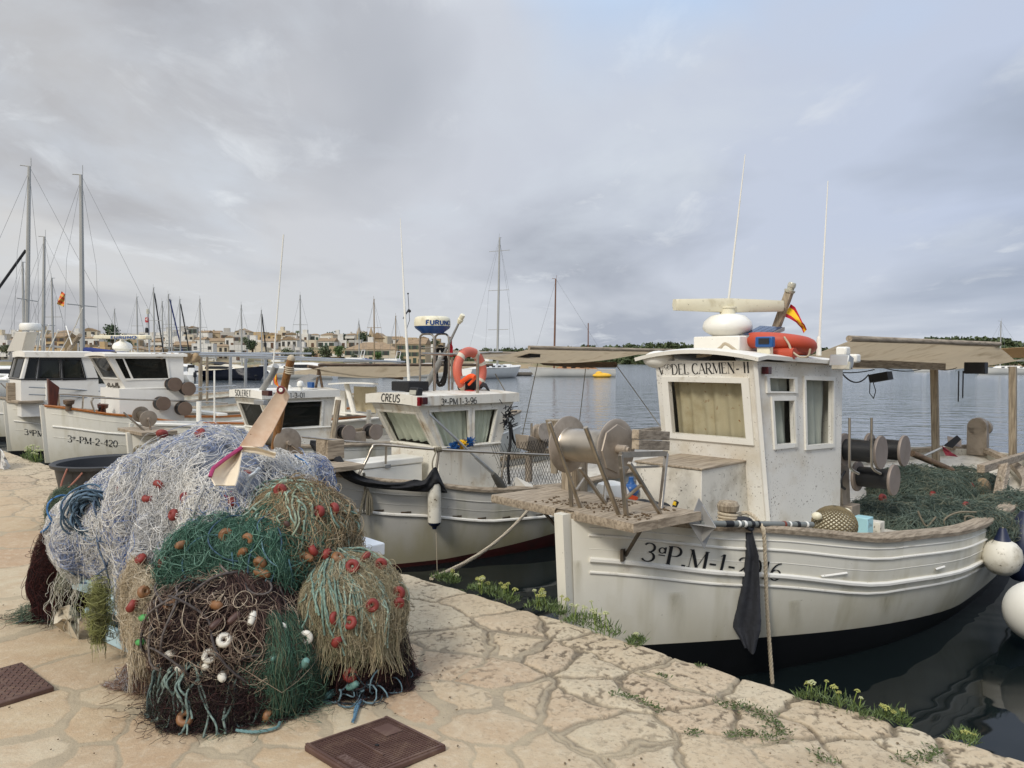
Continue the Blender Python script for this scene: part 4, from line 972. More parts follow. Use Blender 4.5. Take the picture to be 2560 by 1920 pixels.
# marker pole with radar reflector, lying along the rail
pa, pb_ = onhull(B1, 1752, 1308, out=-.02), onhull(B1, 2030, 1338, out=-.08)
pa = B1.pv(1750, 1309, pa.y+.10); pb_ = Vector((pb_.x, pb_.y, B1.zs(pb_.x)+.075)); pl = thing('marker_pole', 'grey marker pole with square metal reflector plates lying on the rail of the near boat', 'marker buoy', M1 @ Matrix.Translation(pa))
q = MB(M1); q.tube([pa, pb_], .021, 12); po = q.build('pole', pm('pole_grey', '#6f726e', .5, var=.15), pl); dq = (pb_-pa)
for t, l_, mt in ((.31, .03, plastic_white), (.36, .035, plastic_white), (.72, .03, pm('tape_brown', '#7a3520', .5)), (.77, .025, plastic_white), (.84, .05, rubber), (.93, .03, plastic_white), (.42, .05, rubber), (.48, .03, rubber), (.2, .12, rubber)):
    q = MB(M1); q.tube([pa+dq*t, pa+dq*(t+l_*.55)], .0235, 12); q.build('band', mt, pl)
dw = (M1.to_3x3() @ dq).normalized(); q = MB(); c = M1 @ (pa+dq*.0); X_ = Vector((0, 0, 1)); Y_ = dw.cross(X_).normalized(); Z_ = dw
g = .155; pv_ = (M1 @ pa)+dw*.02
vw = (EYE-pv_); side_ = dw.cross(Vector((0, 0, 1))).normalized()
q.poly([pv_-dw*.11, pv_+Vector((0, 0, -.165))+dw*.02, pv_+dw*.11, pv_+Vector((0, 0, .165))-dw*.03], .004); q.poly([pv_-dw*.11, pv_+side_*.12, pv_+dw*.11, pv_-side_*.12], .004); q.poly([pv_+side_*.12, pv_+Vector((0, 0, .12)), pv_-side_*.12, pv_-Vector((0, 0, .12))], .004)
q.build('radar_reflector', pm('reflector_plate', '#a6a5a2', .5, .4, var=.06), pl, smooth=None)
# ball of floats in a net, crate, paint box
nb = B1.pv(2086, 1312, .86); R_ = 54/F*(M1 @ nb).y; bt = thing('net_float', 'large cream ball wrapped in knotted netting on the near boat deck', 'float', M1 @ Matrix.Translation(nb))
q = MB(M1); q.ball(nb, R_*.96, 26, 16, (1, 1, .86)); q.build('ball', plastic_cream, bt)
q = MB(M1); nm = 13
for s_ in (1, -1):
    for k in range(nm*2):
        pts = []
        for i in range(15):
            t = .08+PI*.92*i/14; a = 2*PI*k/(nm*2)+s_*t*1.2; pts.append(nb+Vector((math.sin(t)*math.cos(a)*R_, math.sin(t)*math.sin(a)*R_, math.cos(t)*R_*.87)))
        q.tube(pts, .0045, 4, cap=False)
q.build('netting', pm('mesh_cord', '#6f6349', .9, var=.2), bt)
q = MB(M1); c = B1.pv(2157, 1316, .88); q.box(c, (.12, .12, .16)); tag(q.build('plastic_crate', pm('crate_light_blue', '#9cc6cc', .5, var=.06, dirt=('#5c5a4e', 12, .56, .66)), None, M1 @ c, bevel=.006), 'pale blue stained box beside the netted ball on the near boat', 'crate')
q = MB(M1); c = B1.pv(2190, 1322, .88); q.box(c, (.1, .1, .13)); tag(q.build('bait_tub', box_white, None, M1 @ c, bevel=.004), 'small dirty white box right of the pale blue box on deck', 'tub')
for (px, py, rr_, lb) in ((2042, 1290, .03, 'small cream float peeking out left of the netted ball'), (2115, 1280, .033, 'small cream float peeking out above the netted ball')):
    q = MB(M1); c = B1.pv(px, py, .8); q.ball(c, rr_, 14, 8, (1, 1.3, 1)); tag(q.build('small_float', plastic_cream, None, M1 @ c), lb, 'float', 'small cream floats by the netted ball')
# lifebuoy and flag
lc = B1.pu(1946, 860, f_pt.x+.62); q = MB(M1); q.torus((lc.x, lc.y, lc.z), (.12, .05, 1), .225, .072, 40, 14, .9); lf = q.build('lifebuoy', orange_buoy, None, M1 @ lc); tag(lf, 'orange lifebuoy lying flat on the near boat roof beside the radar', 'lifebuoy', 'lifebuoys on the fishing boats')
q = MB(M1); q.tube(rope_pts([B1.pu(x, y, f_pt.x+.38) for x, y in ((1960, 842), (1972, 860), (1980, 878), (2000, 892), (2020, 890), (2026, 872))], 6), .008, 6); q.build('grab_rope', rope_beige, lf)
q = MB(M1); c = B1.pu(1950, 884, f_pt.x+.4); q.tube([c+Vector((0, -.13, 0)), c+Vector((0, .12, 0))], .045, 14); tag(q.build('orange_float', orange_buoy, None, M1 @ c), 'orange cylinder float under the lifebuoy on the near boat roof', 'float')
fr = []
FA = [((1977, 760), (1960, 791)), ((1988, 768), (1975, 797)), ((1999, 790), (1990, 806)), ((2006, 805), (1997, 814)), ((2012, 812), (2003, 820)), ((2017, 824), (2009, 833))]
fu = rc.x+.5
rowsF = []
for i, (a, b_) in enumerate(FA): rowsF.append([B1.pu(a[0]+(b_[0]-a[0])*k/12, a[1]+(b_[1]-a[1])*k/12, fu+.03*math.sin(i*1.4+k*.25)) for k in range(13)])
q = MB(M1); n = len(rowsF); vs = [p for r in rowsF for p in r]
for i in range(n-1):
    for k in range(12): q.add([rowsF[i][k], rowsF[i][k+1], rowsF[i+1][k+1], rowsF[i+1][k]], [(0, 1, 2, 3)], 0 if (k < 3 or k > 8) else 1)
tag(q.build('flag', [flag_red, flag_yellow], None, M1 @ rowsF[0][0], smooth=None), 'red and yellow striped flag hanging from the near boat mast', 'flag', 'red and yellow flags')
# fenders and buoys at the right edge
fc = onhull(B1, 2490, 1395); fc = B1.pv(2505, 1393, fc.y+.16); q = MB(M1); R_ = 46/F*(M1 @ fc).y
q.lathe([(0, -R_), (R_*.45, -R_*.9), (R_*.8, -R_*.6), (R_*.98, -R_*.15), (R_, .1*R_), (R_*.9, .5*R_), (R_*.66, .8*R_), (.32*R_, .98*R_), (.2*R_, 1.2*R_)], fc, (0, 0, 1), 30); fd = q.build('ball_fender', fender_white, None, M1 @ fc); tag(fd, 'dirty white ball fender on dark blue neck hanging from the near boat rail', 'fender')
q = MB(M1); q.lathe([(.42*R_, .93*R_), (.34*R_, 1.1*R_), (.2*R_, 1.5*R_), (.16*R_, 1.6*R_), (0, 1.6*R_)], fc, (0, 0, 1), 20); q.build('neck', fender_navy, fd)
q = MB(M1); q.tube(rope_pts([fc+Vector((0, 0, 1.55*R_)), B1.pv(2516, 1290, 1.35), B1.pv(2516, 1240, 1.25), B1.pv(2500, 1190, 1.2)], 6), .012, 6); q.build('lanyard', rope_beige, fd)
c = B1.pv(2562, 1372, 1.62); q = MB(M1); q.lathe([(0, -.3), (.1, -.28), (.19, -.17), (.2, .02), (.15, .18), (.08, .27), (.04, .34), (0, .34)], c, (0, 0, 1), 28); tag(q.build('navy_fender', fender_navy, None, M1 @ c), 'big dark navy pear shaped fender at the right edge behind the white ball', 'fender')
c = atY(2592, 1530, 5.6); c.z = max(c.z, ZW+.15); q = MB(); q.ball(c, .225, 32, 20, (1, 1, 1.03)); tag(q.build('mooring_buoy', pm('buoy_white', '#dedbd0', .45, var=.03, dirt=('#a9a18c', 4, .6, .85)), None, c), 'large smooth white round buoy cut off by the right edge', 'buoy')
# little things on the foredeck
q = MB(M1); c = B1.pz(1500, 1255, 1.2); c = Vector((.75, -.28, 1.16)); q.lathe([(.13, -.1), (.15, .0), (.14, .1), (.1, .17), (.03, .19), (0, .19)], c, (0, 0, 1), 24); tag(q.build('white_bucket', plastic_white, None, M1 @ c), 'white upturned bucket behind the winch legs on the near boat', 'bucket')
q = MB(M1); c = B1.pv(1578, 1225, -.25); q.ball(c, .06, 18, 12, (1, 1, .95)); q.lathe([(.03, .05), (.02, .075), (.02, .1), (0, .1)], c, (0, 0, 1), 12); tag(q.build('blue_buoy', plastic_blue, None, M1 @ c), 'small blue ball buoy with black eye seen between the winch legs', 'buoy')
q = MB(M1); c = B1.pv(1566, 1258, -.12); q.poly([c+Vector((0, -.08, -.03)), c+Vector((0, .06, -.05)), c+Vector((.05, .07, .045)), c+Vector((.05, .0, .055))], .02); tag(q.build('orange_bag', orange_bright, None, M1 @ c), 'bright orange bag on the near boat foredeck between the winch legs', 'bag')
q = MB(M1); c = B1.pv(1630, 1262, .12); 
for k in range(3): q.ball(c+Vector((.0, .08*(k-1), .0)), .06, 14, 8, (1, 1.1, .5))
tag(q.build('black_glove', rubber, None, M1 @ c), 'black rubber gloves lying on the foredeck beside the white deck box', 'gloves')
q = MB(M1); a_, b_ = B1.pv(1683, 1275, .2), B1.pv(1691, 1254, .2); q.tube([a_, b_], [.014, .02], 8); kn_ = q.build('knife', rubber, None, M1 @ a_); tag(kn_, 'black and yellow knife handle standing by the white deck box', 'knife')
q = MB(M1); q.tube([a_.lerp(b_, .55)+Vector((-.012, 0, 0)), a_.lerp(b_, .95)+Vector((-.012, 0, 0))], .014, 8); q.build('grip', flag_yellow, kn_)

q = MB(); q.grid([[atY(2480+k*22, 872-k*1.2+j*(7+k*.5), 12.5+j*.8) for k in range(7)] for j in range(4)], thick=.006); tag(q.build('awning', canvas_light, None, atY(2520, 880, 12.5)), 'pale sunlit awning strip showing at the right edge beyond the near boat awning', 'awning')
# ================================================================== the other fishing boats of the row
def two_tier(B, root, up_p, sill_p, aft_up, aft_sill, v0, v1, w0, zdeck, mat, roofmat, fw=None, sw=(), glass=glass_clear, curtain=None, frame=None, band=.1, over=.07, low=None, camber=.03):
    """wheelhouse: raked window band over a straight trunk. up_p/sill_p: port front corner top and sill (pixels) on plane v0; aft_*: port aft corner on v1; w0: starboard front v"""
    a, b_ = B.pv(*up_p, v0), B.pv(*sill_p, v0); c, d = B.pv(*aft_up, v1), B.pv(*aft_sill, v1); c.z = a.z; d.z = b_.z
    a2, b2 = Vector((a.x, w0, a.z)), Vector((b_.x, w0, b_.z)); c2, d2 = Vector((c.x, -v1, c.z)), Vector((d.x, -v1, d.z)); M = B.M
    dn = lambda p: Vector((p.x, p.y, zdeck)); W_ = lambda *ps: [M @ p for p in ps]
    FU, SU = W_(b2, b_, a, a2), W_(b_, d, c, a); mf, ms = wallmap(*FU), wallmap(*SU)
    hf = [rect_of(mf, *fw)] if fw else []; hs = [rect_of(ms, *x) for x in sw]
    mb = MB(); WF, nf = face_wall(mb, *FU, hf); WS, ns = face_wall(mb, *SU, hs)
    mb.add(W_(d, d2, c2, c), [(0, 1, 2, 3)]); mb.add(W_(d2, b2, a2, c2), [(0, 1, 2, 3)])
    l0, l1, l2, l3 = b2.copy(), b_.copy(), d.copy(), d2.copy()
    if low:
        for p in (l0, l1): p.x += low
        mb.add(W_(b2, b_, l1, l0), [(0, 1, 2, 3)])
    mb.add(W_(dn(l0), dn(l1), l1, l0), [(0, 1, 2, 3)]); mb.add(W_(dn(l1), dn(l2), l2, l1), [(0, 1, 2, 3)]); mb.add(W_(dn(l2), dn(l3), l3, l2), [(0, 1, 2, 3)]); mb.add(W_(dn(l3), dn(l0), l0, l3), [(0, 1, 2, 3)])
    cab = mb.build('wheelhouse', mat, root, smooth=25)
    for h in hf: window(WF, nf, h, cab, frame or mat, glass, curtain, dark_int, .03, .012, folds=5)
    for h in hs: window(WS, ns, h, cab, frame or mat, glass, curtain, dark_int, .03, .012, folds=5)
    q = MB(M); q.tube([b2+Vector((-.01, 0, 0)), b_+Vector((-.01, .01, 0)), d+Vector((0, .01, 0))], .014, 6); q.build('sill_moulding', frame or mat, cab)
    # roof with its band
    o = over; P = [Vector((a.x-o, w0-o, a.z)), Vector((a.x-o, a.y+o, a.z)), Vector((c.x+o, c.y+o, a.z)), Vector((c.x+o, -c.y-o, a.z))]
    q = MB(M); rows = []
    for k in range(9):
        t = k/8; l, r = P[0].lerp(P[3], t), P[1].lerp(P[2], t); m_ = []
        for j in range(9): p = l.lerp(r, j/8); p.z += band+camber*(1-(j/4-1)**2); m_.append(p)
        rows.append(m_)
    q.grid(rows); bt = [p.copy() for p in P]; tp = [P[0]+Vector((0, 0, band)), P[1]+Vector((0, 0, band)), P[2]+Vector((0, 0, band)), P[3]+Vector((0, 0, band))]
    fr = rows[0]; bk = rows[-1]
    q.grid([[Vector((p.x, p.y, a.z+.5*(p.z-a.z-band))) for p in fr], fr]); q.grid([[Vector((p.x, p.y, a.z)) for p in bk], bk]); q.add([bt[1], bt[2], tp[2], tp[1]], [(0, 1, 2, 3)]); q.add([bt[3], bt[0], tp[0], tp[3]], [(0, 1, 2, 3)]); q.add([p+Vector((0, 0, .001)) for p in bt], [(3, 2, 1, 0)])
    rf = q.build('wheelhouse_roof', roofmat, cab, smooth=30)
    return cab, rf, WF, WS, nf, ns, P, a.z+band
def winch(B, root, dl, dr, r, drum, feet, name='winch_drum'):
    ax = (dr-dl).normalized(); ln = (dr-dl).length; q = MB(B.M); q.lathe([(drum, 0), (drum*.97, ln*.5), (drum, ln)], dl, ax, 20); w_ = q.build(name, steel_dark, root)
    for c, s_ in ((dl, -1), (dr, 1)):
        q = MB(B.M); q.lathe([(0, -.006), (r, -.006), (r, .006), (r*.8, .01), (0, .01)], c, ax*s_, 28); q.lathe([(0, .01), (r*.16, .01), (r*.16, .05), (0, .05)], c, ax*s_, 10); q.build('winch_disc', steel_plate, w_, smooth=30)
    for f, t in feet: q = MB(B.M); q.tube([f, t], .014, 8); q.build('winch_leg', steel_dark, root)
    return w_
def tube_px(B, pts, plane, val, r, mat, name, root, n=8, smooth_=True):
    P = [(B.pv(x, y, val) if plane == 'v' else B.pu(x, y, val)) for x, y in pts]; q = MB(B.M); q.tube(rope_pts(P, 6) if smooth_ and len(P) > 2 else P, r, n); return q.build(name, mat, root)
def disc_reel(B, px, py, v, rpx, ln, root, mat=reel_disc, core=.72):
    e = B.pv(px, py, v); a = B.M @ (e-Vector((0, ln, 0))); return reel(a, (B.M @ e)-a, rpx/F*(B.M @ e).y, ln, root, mat, line_black, core=core, n=20)
# ------------------------------------------------------------------ second boat
B2 = Boat(-2.3, 7.6, 46, 7.6, 1.15, 3.4, [(0, 1.12), (1, .93), (2, .77), (3, .72), (4.5, .76), (7.6, 1.1)], lambda u: .05+.13*max(0, min(1, (u-1.5)/1.5)))
r2 = boat_empty(B2, 'fishing_boat', 'weathered grey fishing boat lettered Creus with white blue radar dome and steel rail'); M2 = B2.M
hull2 = B2.hull(r2, [hull_grey, red_af], [(lambda u: .325, .018, trim_white), (lambda u: .11, .006, None), (lambda u: .215, .003, None)], wood_grey, deckmat=box_white, deckz=-.12)
q = MB(M2); rr = random.Random(9)
for px in (944, 1012, 1140, 1203, 1263, 1306, 1345):
    p = onhull(B2, px, 1300); q.grid([[B2.hp(p.x+.1*(k/6-.5), B2.zs(p.x)-.30+.012*s_+.004*rr.random(), 1, .004+.004*(s_ == 0)) for s_ in (-1, 0, 1)] for k in range(7)])
q.build('scupper', steel_dark, hull2)
cab2, rf2, WF2, WS2, nf2, ns2, P2_, zr2 = two_tier(B2, r2, (1046, 1015), (1097, 1120), (1284, 1010), (1250, 1116), .47, .55, -.46, .55, cabin_dirty, cabin_dirty,
    (959, 1030, 1045, 1033, 1073, 1115, 982, 1106), [(1084, 1029, 1157, 1027, 1182, 1114, 1106, 1119), (1176, 1026, 1221, 1024, 1240, 1104, 1192, 1109)], glass_clear, curtain_green, cabin_dirty, band=.105, over=.05)
def bandmap(B, x0, y0, x1, y1, plane, val, out):
    a = B.pu(x0, y0, val) if plane == 'u' else B.pv(x0, y0, val); b_ = B.pu(x1, y1, val) if plane == 'u' else B.pv(x1, y1, val)
    a.z = b_.z = (a.z+b_.z)/2; n_ = Vector((-out, 0, 0)) if plane == 'u' else Vector((0, out, 0)); d = (b_-a); L_ = d.length; d = d/L_
    return (lambda x, y: a+d*x+n_+Vector((0, 0, y))), L_
def sidemap(B, x0, x1, y, P, out=.005):
    def on(px):
        v = P[1].y
        for _ in range(4): p = B.pv(px, y, v); v = P[1].y+(P[2].y-P[1].y)*(p.x-P[1].x)/(P[2].x-P[1].x)
        return p
    a, b_ = on(x0), on(x1); a.z = b_.z = (a.z+b_.z)/2; L_ = (b_-a).length; d = (b_-a)/L_
    return (lambda x, y: a+d*x+Vector((0, out, y))), L_
f_, L_ = bandmap(B2, 953, 1004, 1000, 1004, 'u', P2_[0].x, .004); mb = MB(M2); letters(mb, 'CREUS', f_, .085, .16, .12, False, .02, slant=.14, width=L_); mb.build('lettering', paint_black, cab2, smooth=None)
f_, L_ = sidemap(B2, 1102, 1192, 1011, P2_); mb = MB(M2); letters(mb, '3a-PM 1-3-96', f_, .072, .14, .11, False, .02, width=L_); mb.build('lettering', paint_black, cab2, smooth=None)
q = MB(M2); a = B2.pv(1046, 1005, P2_[1].y); b_ = B2.pv(1088, 1005, P2_[1].y); zc = P2_[1].z; q.poly([(a.x-.02, P2_[1].y+.003, zc+.005), (b_.x, P2_[1].y+.003, zc+.005), (b_.x, P2_[1].y+.003, zc+.1), (a.x-.02, P2_[1].y+.003, zc+.1)], .002, (0, 1, 0)); q.build('red_paint', paint_red, cab2, smooth=None)
q = MB(M2); q.box((a.x+.05, P2_[1].y+.03, zc+.06), (.07, .06, .075)); q.build('side_light', red_light, cab2, bevel=.004)
# roof furniture
UC = (P2_[0].x+P2_[2].x)/2
rd = B2.pu(1081, 812, UC); R_ = 45.5/F*(M2 @ rd).y
q = MB(M2); q.lathe([(R_*.985, -.02), (R_, .01), (R_*.985, .06), (R_*.93, .088), (R_*.8, .1), (0, .104)], rd, (0, 0, 1), 40); dome = q.build('radar_dome', plastic_cream, r2, smooth=60)
q = MB(M2); q.lathe([(0, -.11), (R_*.62, -.105), (R_*.66, -.09), (R_*.93, -.045), (R_*.985, -.022)], rd, (0, 0, 1), 40); q.build('dome_base', pm('dome_blue', '#1f4a86', .4, var=.08), dome)
dmap_c = M2 @ rd; a_c = math.atan2(EYE.y-dmap_c.y, EYE.x-dmap_c.x)
mb = MB(); letters(mb, 'FURUNO', lambda x, y: dmap_c+Vector(((R_*1.004)*math.cos(a_c-.36+x/R_), (R_*1.004)*math.sin(a_c-.36+x/R_), -.008+y)), .052, .26, .26, False, .06, width=R_*1.62); mb.build('lettering', paint_blue, dome, smooth=None)
for (xa, xb, u) in ((1050, 1085, UC-.12), (1088, 1122, UC+.1)):
    tube_px(B2, [(xa, 984), (xa, 900), (xa, 848), (xa+4, 838), (xa+10, 835), (xb-10, 835), (xb-4, 838), (xb, 848), (xb, 900), (xb, 984)], 'u', u, .013, steel, 'radar_frame', r2)
tube_px(B2, [(1050, 870), (1122, 868)], 'u', UC, .006, steel, 'radar_frame', r2)
cc = B2.pu(1101, 916, UC+.16); q = MB(M2)
for k in range(9):
    rx, ry = .105+.006*(k % 3), .215+.012*((k*5) % 4); pts = [cc+Vector((.012*(k % 4)-.02+.01*math.sin(i*.8+k), rx*math.cos(2*PI*i/26)+.01*math.sin(k*2.3), ry*math.sin(2*PI*i/26)+.012*math.cos(k*1.7))) for i in range(26)]; q.tube(pts, .0095, 6, closed=True)
tag(q.build('cable_coil', rope_black, None, M2 @ cc), 'coil of black cable hanging from the steel radar frame on the grey boat', 'cable')
q = MB(M2); ma, mb_ = B2.pu(1054, 984, UC+.1), B2.pu(1104, 897, UC+.1); mt = B2.pu(1147, 808, UC+.1); q.tube([ma, mb_], .04, 12); q.tube([mb_, mt], [.02, .013], 10); mst2 = q.build('mast', pm('mast_grey', '#8d8d8a', .6, var=.1), r2)
q = MB(M2); q.lathe([(.022, 0), (.024, .01), (.024, .025), (.034, .03), (.036, .06), (.03, .065), (.032, .11), (.028, .125), (0, .13)], mt, (mt-mb_), 14); q.build('mast_light', plastic_cream, mst2)
q = MB(M2); n_ = B2.pu(1123, 858, UC+.2); rows = [[B2.pu(1121+(11 if k > 3 else 9)*j/4, 842+(892-842)*k/8+(6 if j == 0 and k == 0 else 0), UC+.2+.012*math.sin(k+j)) for j in range(5)] for k in range(9)]; q.grid(rows, thick=.002); tag(q.build('pennant', flag_red, None, M2 @ n_), 'plain red pennant furled by the radar mast of the grey boat', 'flag')
lc = B2.pu(1175, 926, UC+.42); q = MB(M2); q.torus(lc, (.12, 1, .05), .232, .062, 44, 14, .85); lf2 = q.build('lifebuoy', orange_pale, None, M2 @ lc); tag(lf2, 'faded orange lifebuoy standing upright on the roof of the grey boat', 'lifebuoy', 'lifebuoys on the fishing boats')
for a0 in (.3, 1.35, 2.9, 4.6, 5.9):
    q = MB(M2); ax = Vector((.12, 1, .05)).normalized(); X = ax.orthogonal().normalized(); Y = ax.cross(X); rows = []
    for i in range(4):
        a = a0+.2*i/3; d = X*math.cos(a)+Y*math.sin(a); rows.append([lc+d*(.232+.0635*math.cos(2*PI*j/12))+ax*(.0635*.86*math.sin(2*PI*j/12)) for j in range(12)])
    q.grid(rows, closed=True); q.build('reflective_band', cream_band, lf2)
tube_px(B2, [(1194, 986), (1194, 886)], 'u', UC+.2, .018, steel, 'roof_post', r2); tube_px(B2, [(1131, 984), (1130, 895)], 'u', UC+.5, .016, steel, 'roof_post', r2)
q = MB(M2); q.tube([B2.pv(1054, 884, .05), B2.pv(1130, 886, .05), B2.pv(1255, 881, .05)], .018, 10); q.build('awning_rail', steel, r2)
q = MB(M2); c = B2.pu(1170, 963, UC+.34)
for dx, dy, m_ in ((0, 0, 0), (.03, .09, 0), (-.01, -.1, 0)): q.ball(c+Vector((dx-.02, dy*.8, dx*.6)), .085, 14, 10, (.6, .8, 1.0))
jk = q.build('life_jacket', cloth_black, None, M2 @ c); tag(jk, 'black and orange life jacket stuffed into the lifebuoy on the grey boat', 'life jacket')
q = MB(M2); q.tube(rope_pts([B2.pu(x, y, UC+.22) for x, y in ((1154, 955), (1166, 946), (1178, 940), (1188, 944))], 6), .03, 10); q.tube([B2.pu(1172, 962, UC+.24), B2.pu(1188, 945, UC+.24)], .016, 8); q.build('orange_lining', orange_bright, jk)
q = MB(M2); c = B2.pu(1174, 982, UC+.3); q.ball(c, .08, 14, 8, (1, 1.5, .45)); tag(q.build('red_bag', pm('bag_red', '#b02a1c', .8, var=.15), None, M2 @ c), 'crumpled red bag at the foot of the upright lifebuoy', 'bag')
q = MB(M2); q.poly([B2.pu(*p, UC+.2) for p in ((1128, 946), (1162, 939), (1164, 946), (1128, 956))], .02); q.build('solar_panel', alu, r2)
facing_box(B2, 978, 953, 1021, 979, P2_[0].x+.2, .3, 'roof_hatch', cloth_black, r2, .01)
q = MB(M2); c = B2.pu(1040, 979, P2_[0].x+.08); q.box(c, (.08, .15, .085), Matrix.Rotation(.2, 3, 'Y')); fl2 = q.build('flood_light', rubber, r2, bevel=.01); q = MB(M2); q.box(c+Vector((-.042, 0, -.008)), (.01, .12, .05), Matrix.Rotation(.2, 3, 'Y')); q.build('lamp_glass', lens, fl2)
q = MB(M2); c = B2.pu(1128, 985, UC+.25); q.box(c, (.16, .24, .05)); tag(q.build('yellow_bag', flag_yellow, None, M2 @ c, bevel=.015), 'yellow folded plastic on the grey boat roof under the black cable coil', 'bag')
q = MB(M2); rows = [[B2.pu(1203+x*31/6, 988-(30*math.exp(-((x-1.2)/2.2)**2))*(1-abs(j/4-.5)*.6), UC+.5+.12*j/4) for x in range(7)] for j in range(5)]; q.grid(rows, thick=.02); tag(q.build('black_tarp', cloth_black, None, M2 @ rows[0][0]), 'black tarpaulin heap on the after end of the grey boat roof', 'tarpaulin')
q = MB(M2); a, b_, c = B2.pu(1023, 964, UC-.1), B2.pu(1012, 778, UC-.1), B2.pu(1001, 546, UC-.1); q.tube([a, b_, c], [.02, .015, .004], 8); q.build('whip_aerial', plastic_white, r2)
q = MB(M2); a, b_ = B2.pu(1024, 800, UC+.1), B2.pu(1020, 734, UC+.1); q.tube([B2.pu(1014, 830, UC-.1), a, b_], .004, 5); q.ball(b_, .012, 8, 6); q.tube([B2.pu(1008, 796, UC-.1), a.lerp(b_, .4), B2.pu(1024, 778, UC-.1)], [.006, .012, .02], 6); q.build('wind_vane', rubber, r2)
# black hose box on the after corner
hb = B2.pv(1266, 1045, .6); q = MB(M2); rr = random.Random(2)
for k in range(70):
    a = Vector((rr.gauss(0, .03), rr.gauss(0, .02)+.02, rr.gauss(0, .06))); q.tube([hb+a, hb+a+Vector((rr.gauss(0, .05), rr.gauss(.02, .03), rr.gauss(0, .05)))], .006, 4)
q.tube([hb+Vector((.03, .03, .07)), hb+Vector((.12, .06, .075))], .01, 6); q.tube(rope_pts([hb+Vector((.03, .02, -.05)), hb+Vector((.05, .02, -.25)), hb+Vector((0, .03, -.55)), hb+Vector((.0, .05, -.8))], 6), .017, 8)
q.tube(rope_pts([hb+Vector((.06, .02, -.1)), hb+Vector((.12, .0, -.28)), hb+Vector((.3, -.1, -.36)), hb+Vector((.52, -.2, -.28))], 6), .014, 8); q.build('hose_bundle', rubber, r2)
# rail
feet = [onhull(B2, 903, 1214), onhull(B2, 1094, 1231), onhull(B2, 1258, 1236), onhull(B2, 1385, 1238)]
for f in feet: f.z = B2.zs(f.x)+.05; f.y -= .05
tops = [B2.pv(936, 1113, feet[0].y), B2.pv(1097, 1124, feet[1].y), B2.pv(1262, 1133, feet[2].y), B2.pv(1386, 1138, feet[3].y)]
q = MB(M2); q.tube(rope_pts([feet[0], feet[0].lerp(tops[0], .55), tops[0]-Vector((.03, 0, .03)), tops[0]+Vector((.06, .03, .0)), tops[1], tops[2], tops[3]], 8), .0155, 10); q.tube([feet[1], tops[1]], .016, 10); q.tube([feet[2], tops[2]], .014, 10); q.build('bow_rail', steel, r2)
tube_px(B2, [(755, 1092), (860, 1103), (978, 1110)], 'v', .2, .012, steel, 'boat_hook', r2)
q = MB(M2); a, b_ = B2.pv(964, 1160, .35), B2.pv(966, 1108, .35); q.tube([a, b_], .012, 6); q.build('rail_post', steel, r2)
# fender
fo = onhull(B2, 1086, 1250, out=.085); q = MB(M2); rf_ = 17/F*(M2 @ fo).y; z0, z1 = B2.pv(1086, 1305, fo.y).z, B2.pv(1086, 1203, fo.y).z
q.lathe([(rf_*.97, z0-fo.z), (rf_, z0-fo.z+.03), (rf_, z1-fo.z-.03), (rf_*.97, z1-fo.z)], fo, (0, 0, 1), 24); fe = q.build('fender', fender_white, None, M2 @ fo); tag(fe, 'long white fender with navy ends hanging from the grey boat rail', 'fender')
for z_, s_ in ((z0-fo.z, -1), (z1-fo.z, 1)):
    q = MB(M2); q.lathe([(rf_*.975, 0), (rf_*.8, .03), (rf_*.4, .05), (rf_*.3, .075), (0, .08)] , fo+Vector((0, 0, z_)), (0, 0, s_), 20); q.build('end_cap', fender_navy, fe)
q = MB(M2); q.tube(rope_pts([fo+Vector((0, 0, z1-fo.z+.07)), fo+Vector((-.01, -.02, z1-fo.z+.2)), tops[1]+Vector((-.03, .01, .01))], 6), .008, 6)
for k in range(4): q.torus(tops[1]+Vector((-.05+.025*k, .0, .0)), (1, .3, .1), .024, .009, 14, 6)
q.build('lanyard', rope_grey, fe)
q = MB(M2); q.tube([fo+Vector((.02, .0, z0-fo.z-.07)), fo+Vector((.02, .02, -fo.z-.05))], .0035, 5); tag(q.build('thin_line', rope_beige, None, M2 @ fo), 'thin pale line running from the long white fender down to the water', 'rope')
# tarp along the rail
UP = [(776, 1100), (812, 1104), (838, 1122), (866, 1160), (900, 1188), (950, 1203), (1000, 1206), (1036, 1199), (1060, 1200), (1078, 1176), (1090, 1168), (1100, 1190), (1117, 1228)]
LO = [(774, 1110), (792, 1140), (815, 1165), (850, 1190), (895, 1212), (950, 1222), (1000, 1226), (1036, 1229), (1060, 1230), (1078, 1230), (1090, 1231), (1100, 1232), (1118, 1232)]
vv = [-.35, -.15, .1, .35, .5, .62, .7, .76, .8, .82, .84, .85, .86]; rows = []
for k in range(9):
    t = k/8; r = []
    for i, (a, b_) in enumerate(zip(UP, LO)):
        p = B2.pv(a[0]+(b_[0]-a[0])*t, a[1]+(b_[1]-a[1])*t, vv[i]+.05*math.sin(t*PI)+.02*math.sin(i*2.1+k*1.3)); r.append(p)
    rows.append(rope_pts(r, 4))
q = MB(M2); q.grid(rows, thick=.008); tag(q.build('tarpaulin', cloth_black, None, M2 @ rows[4][10], smooth=70), 'long black tarpaulin draped over the bow rail of the grey boat', 'tarpaulin')
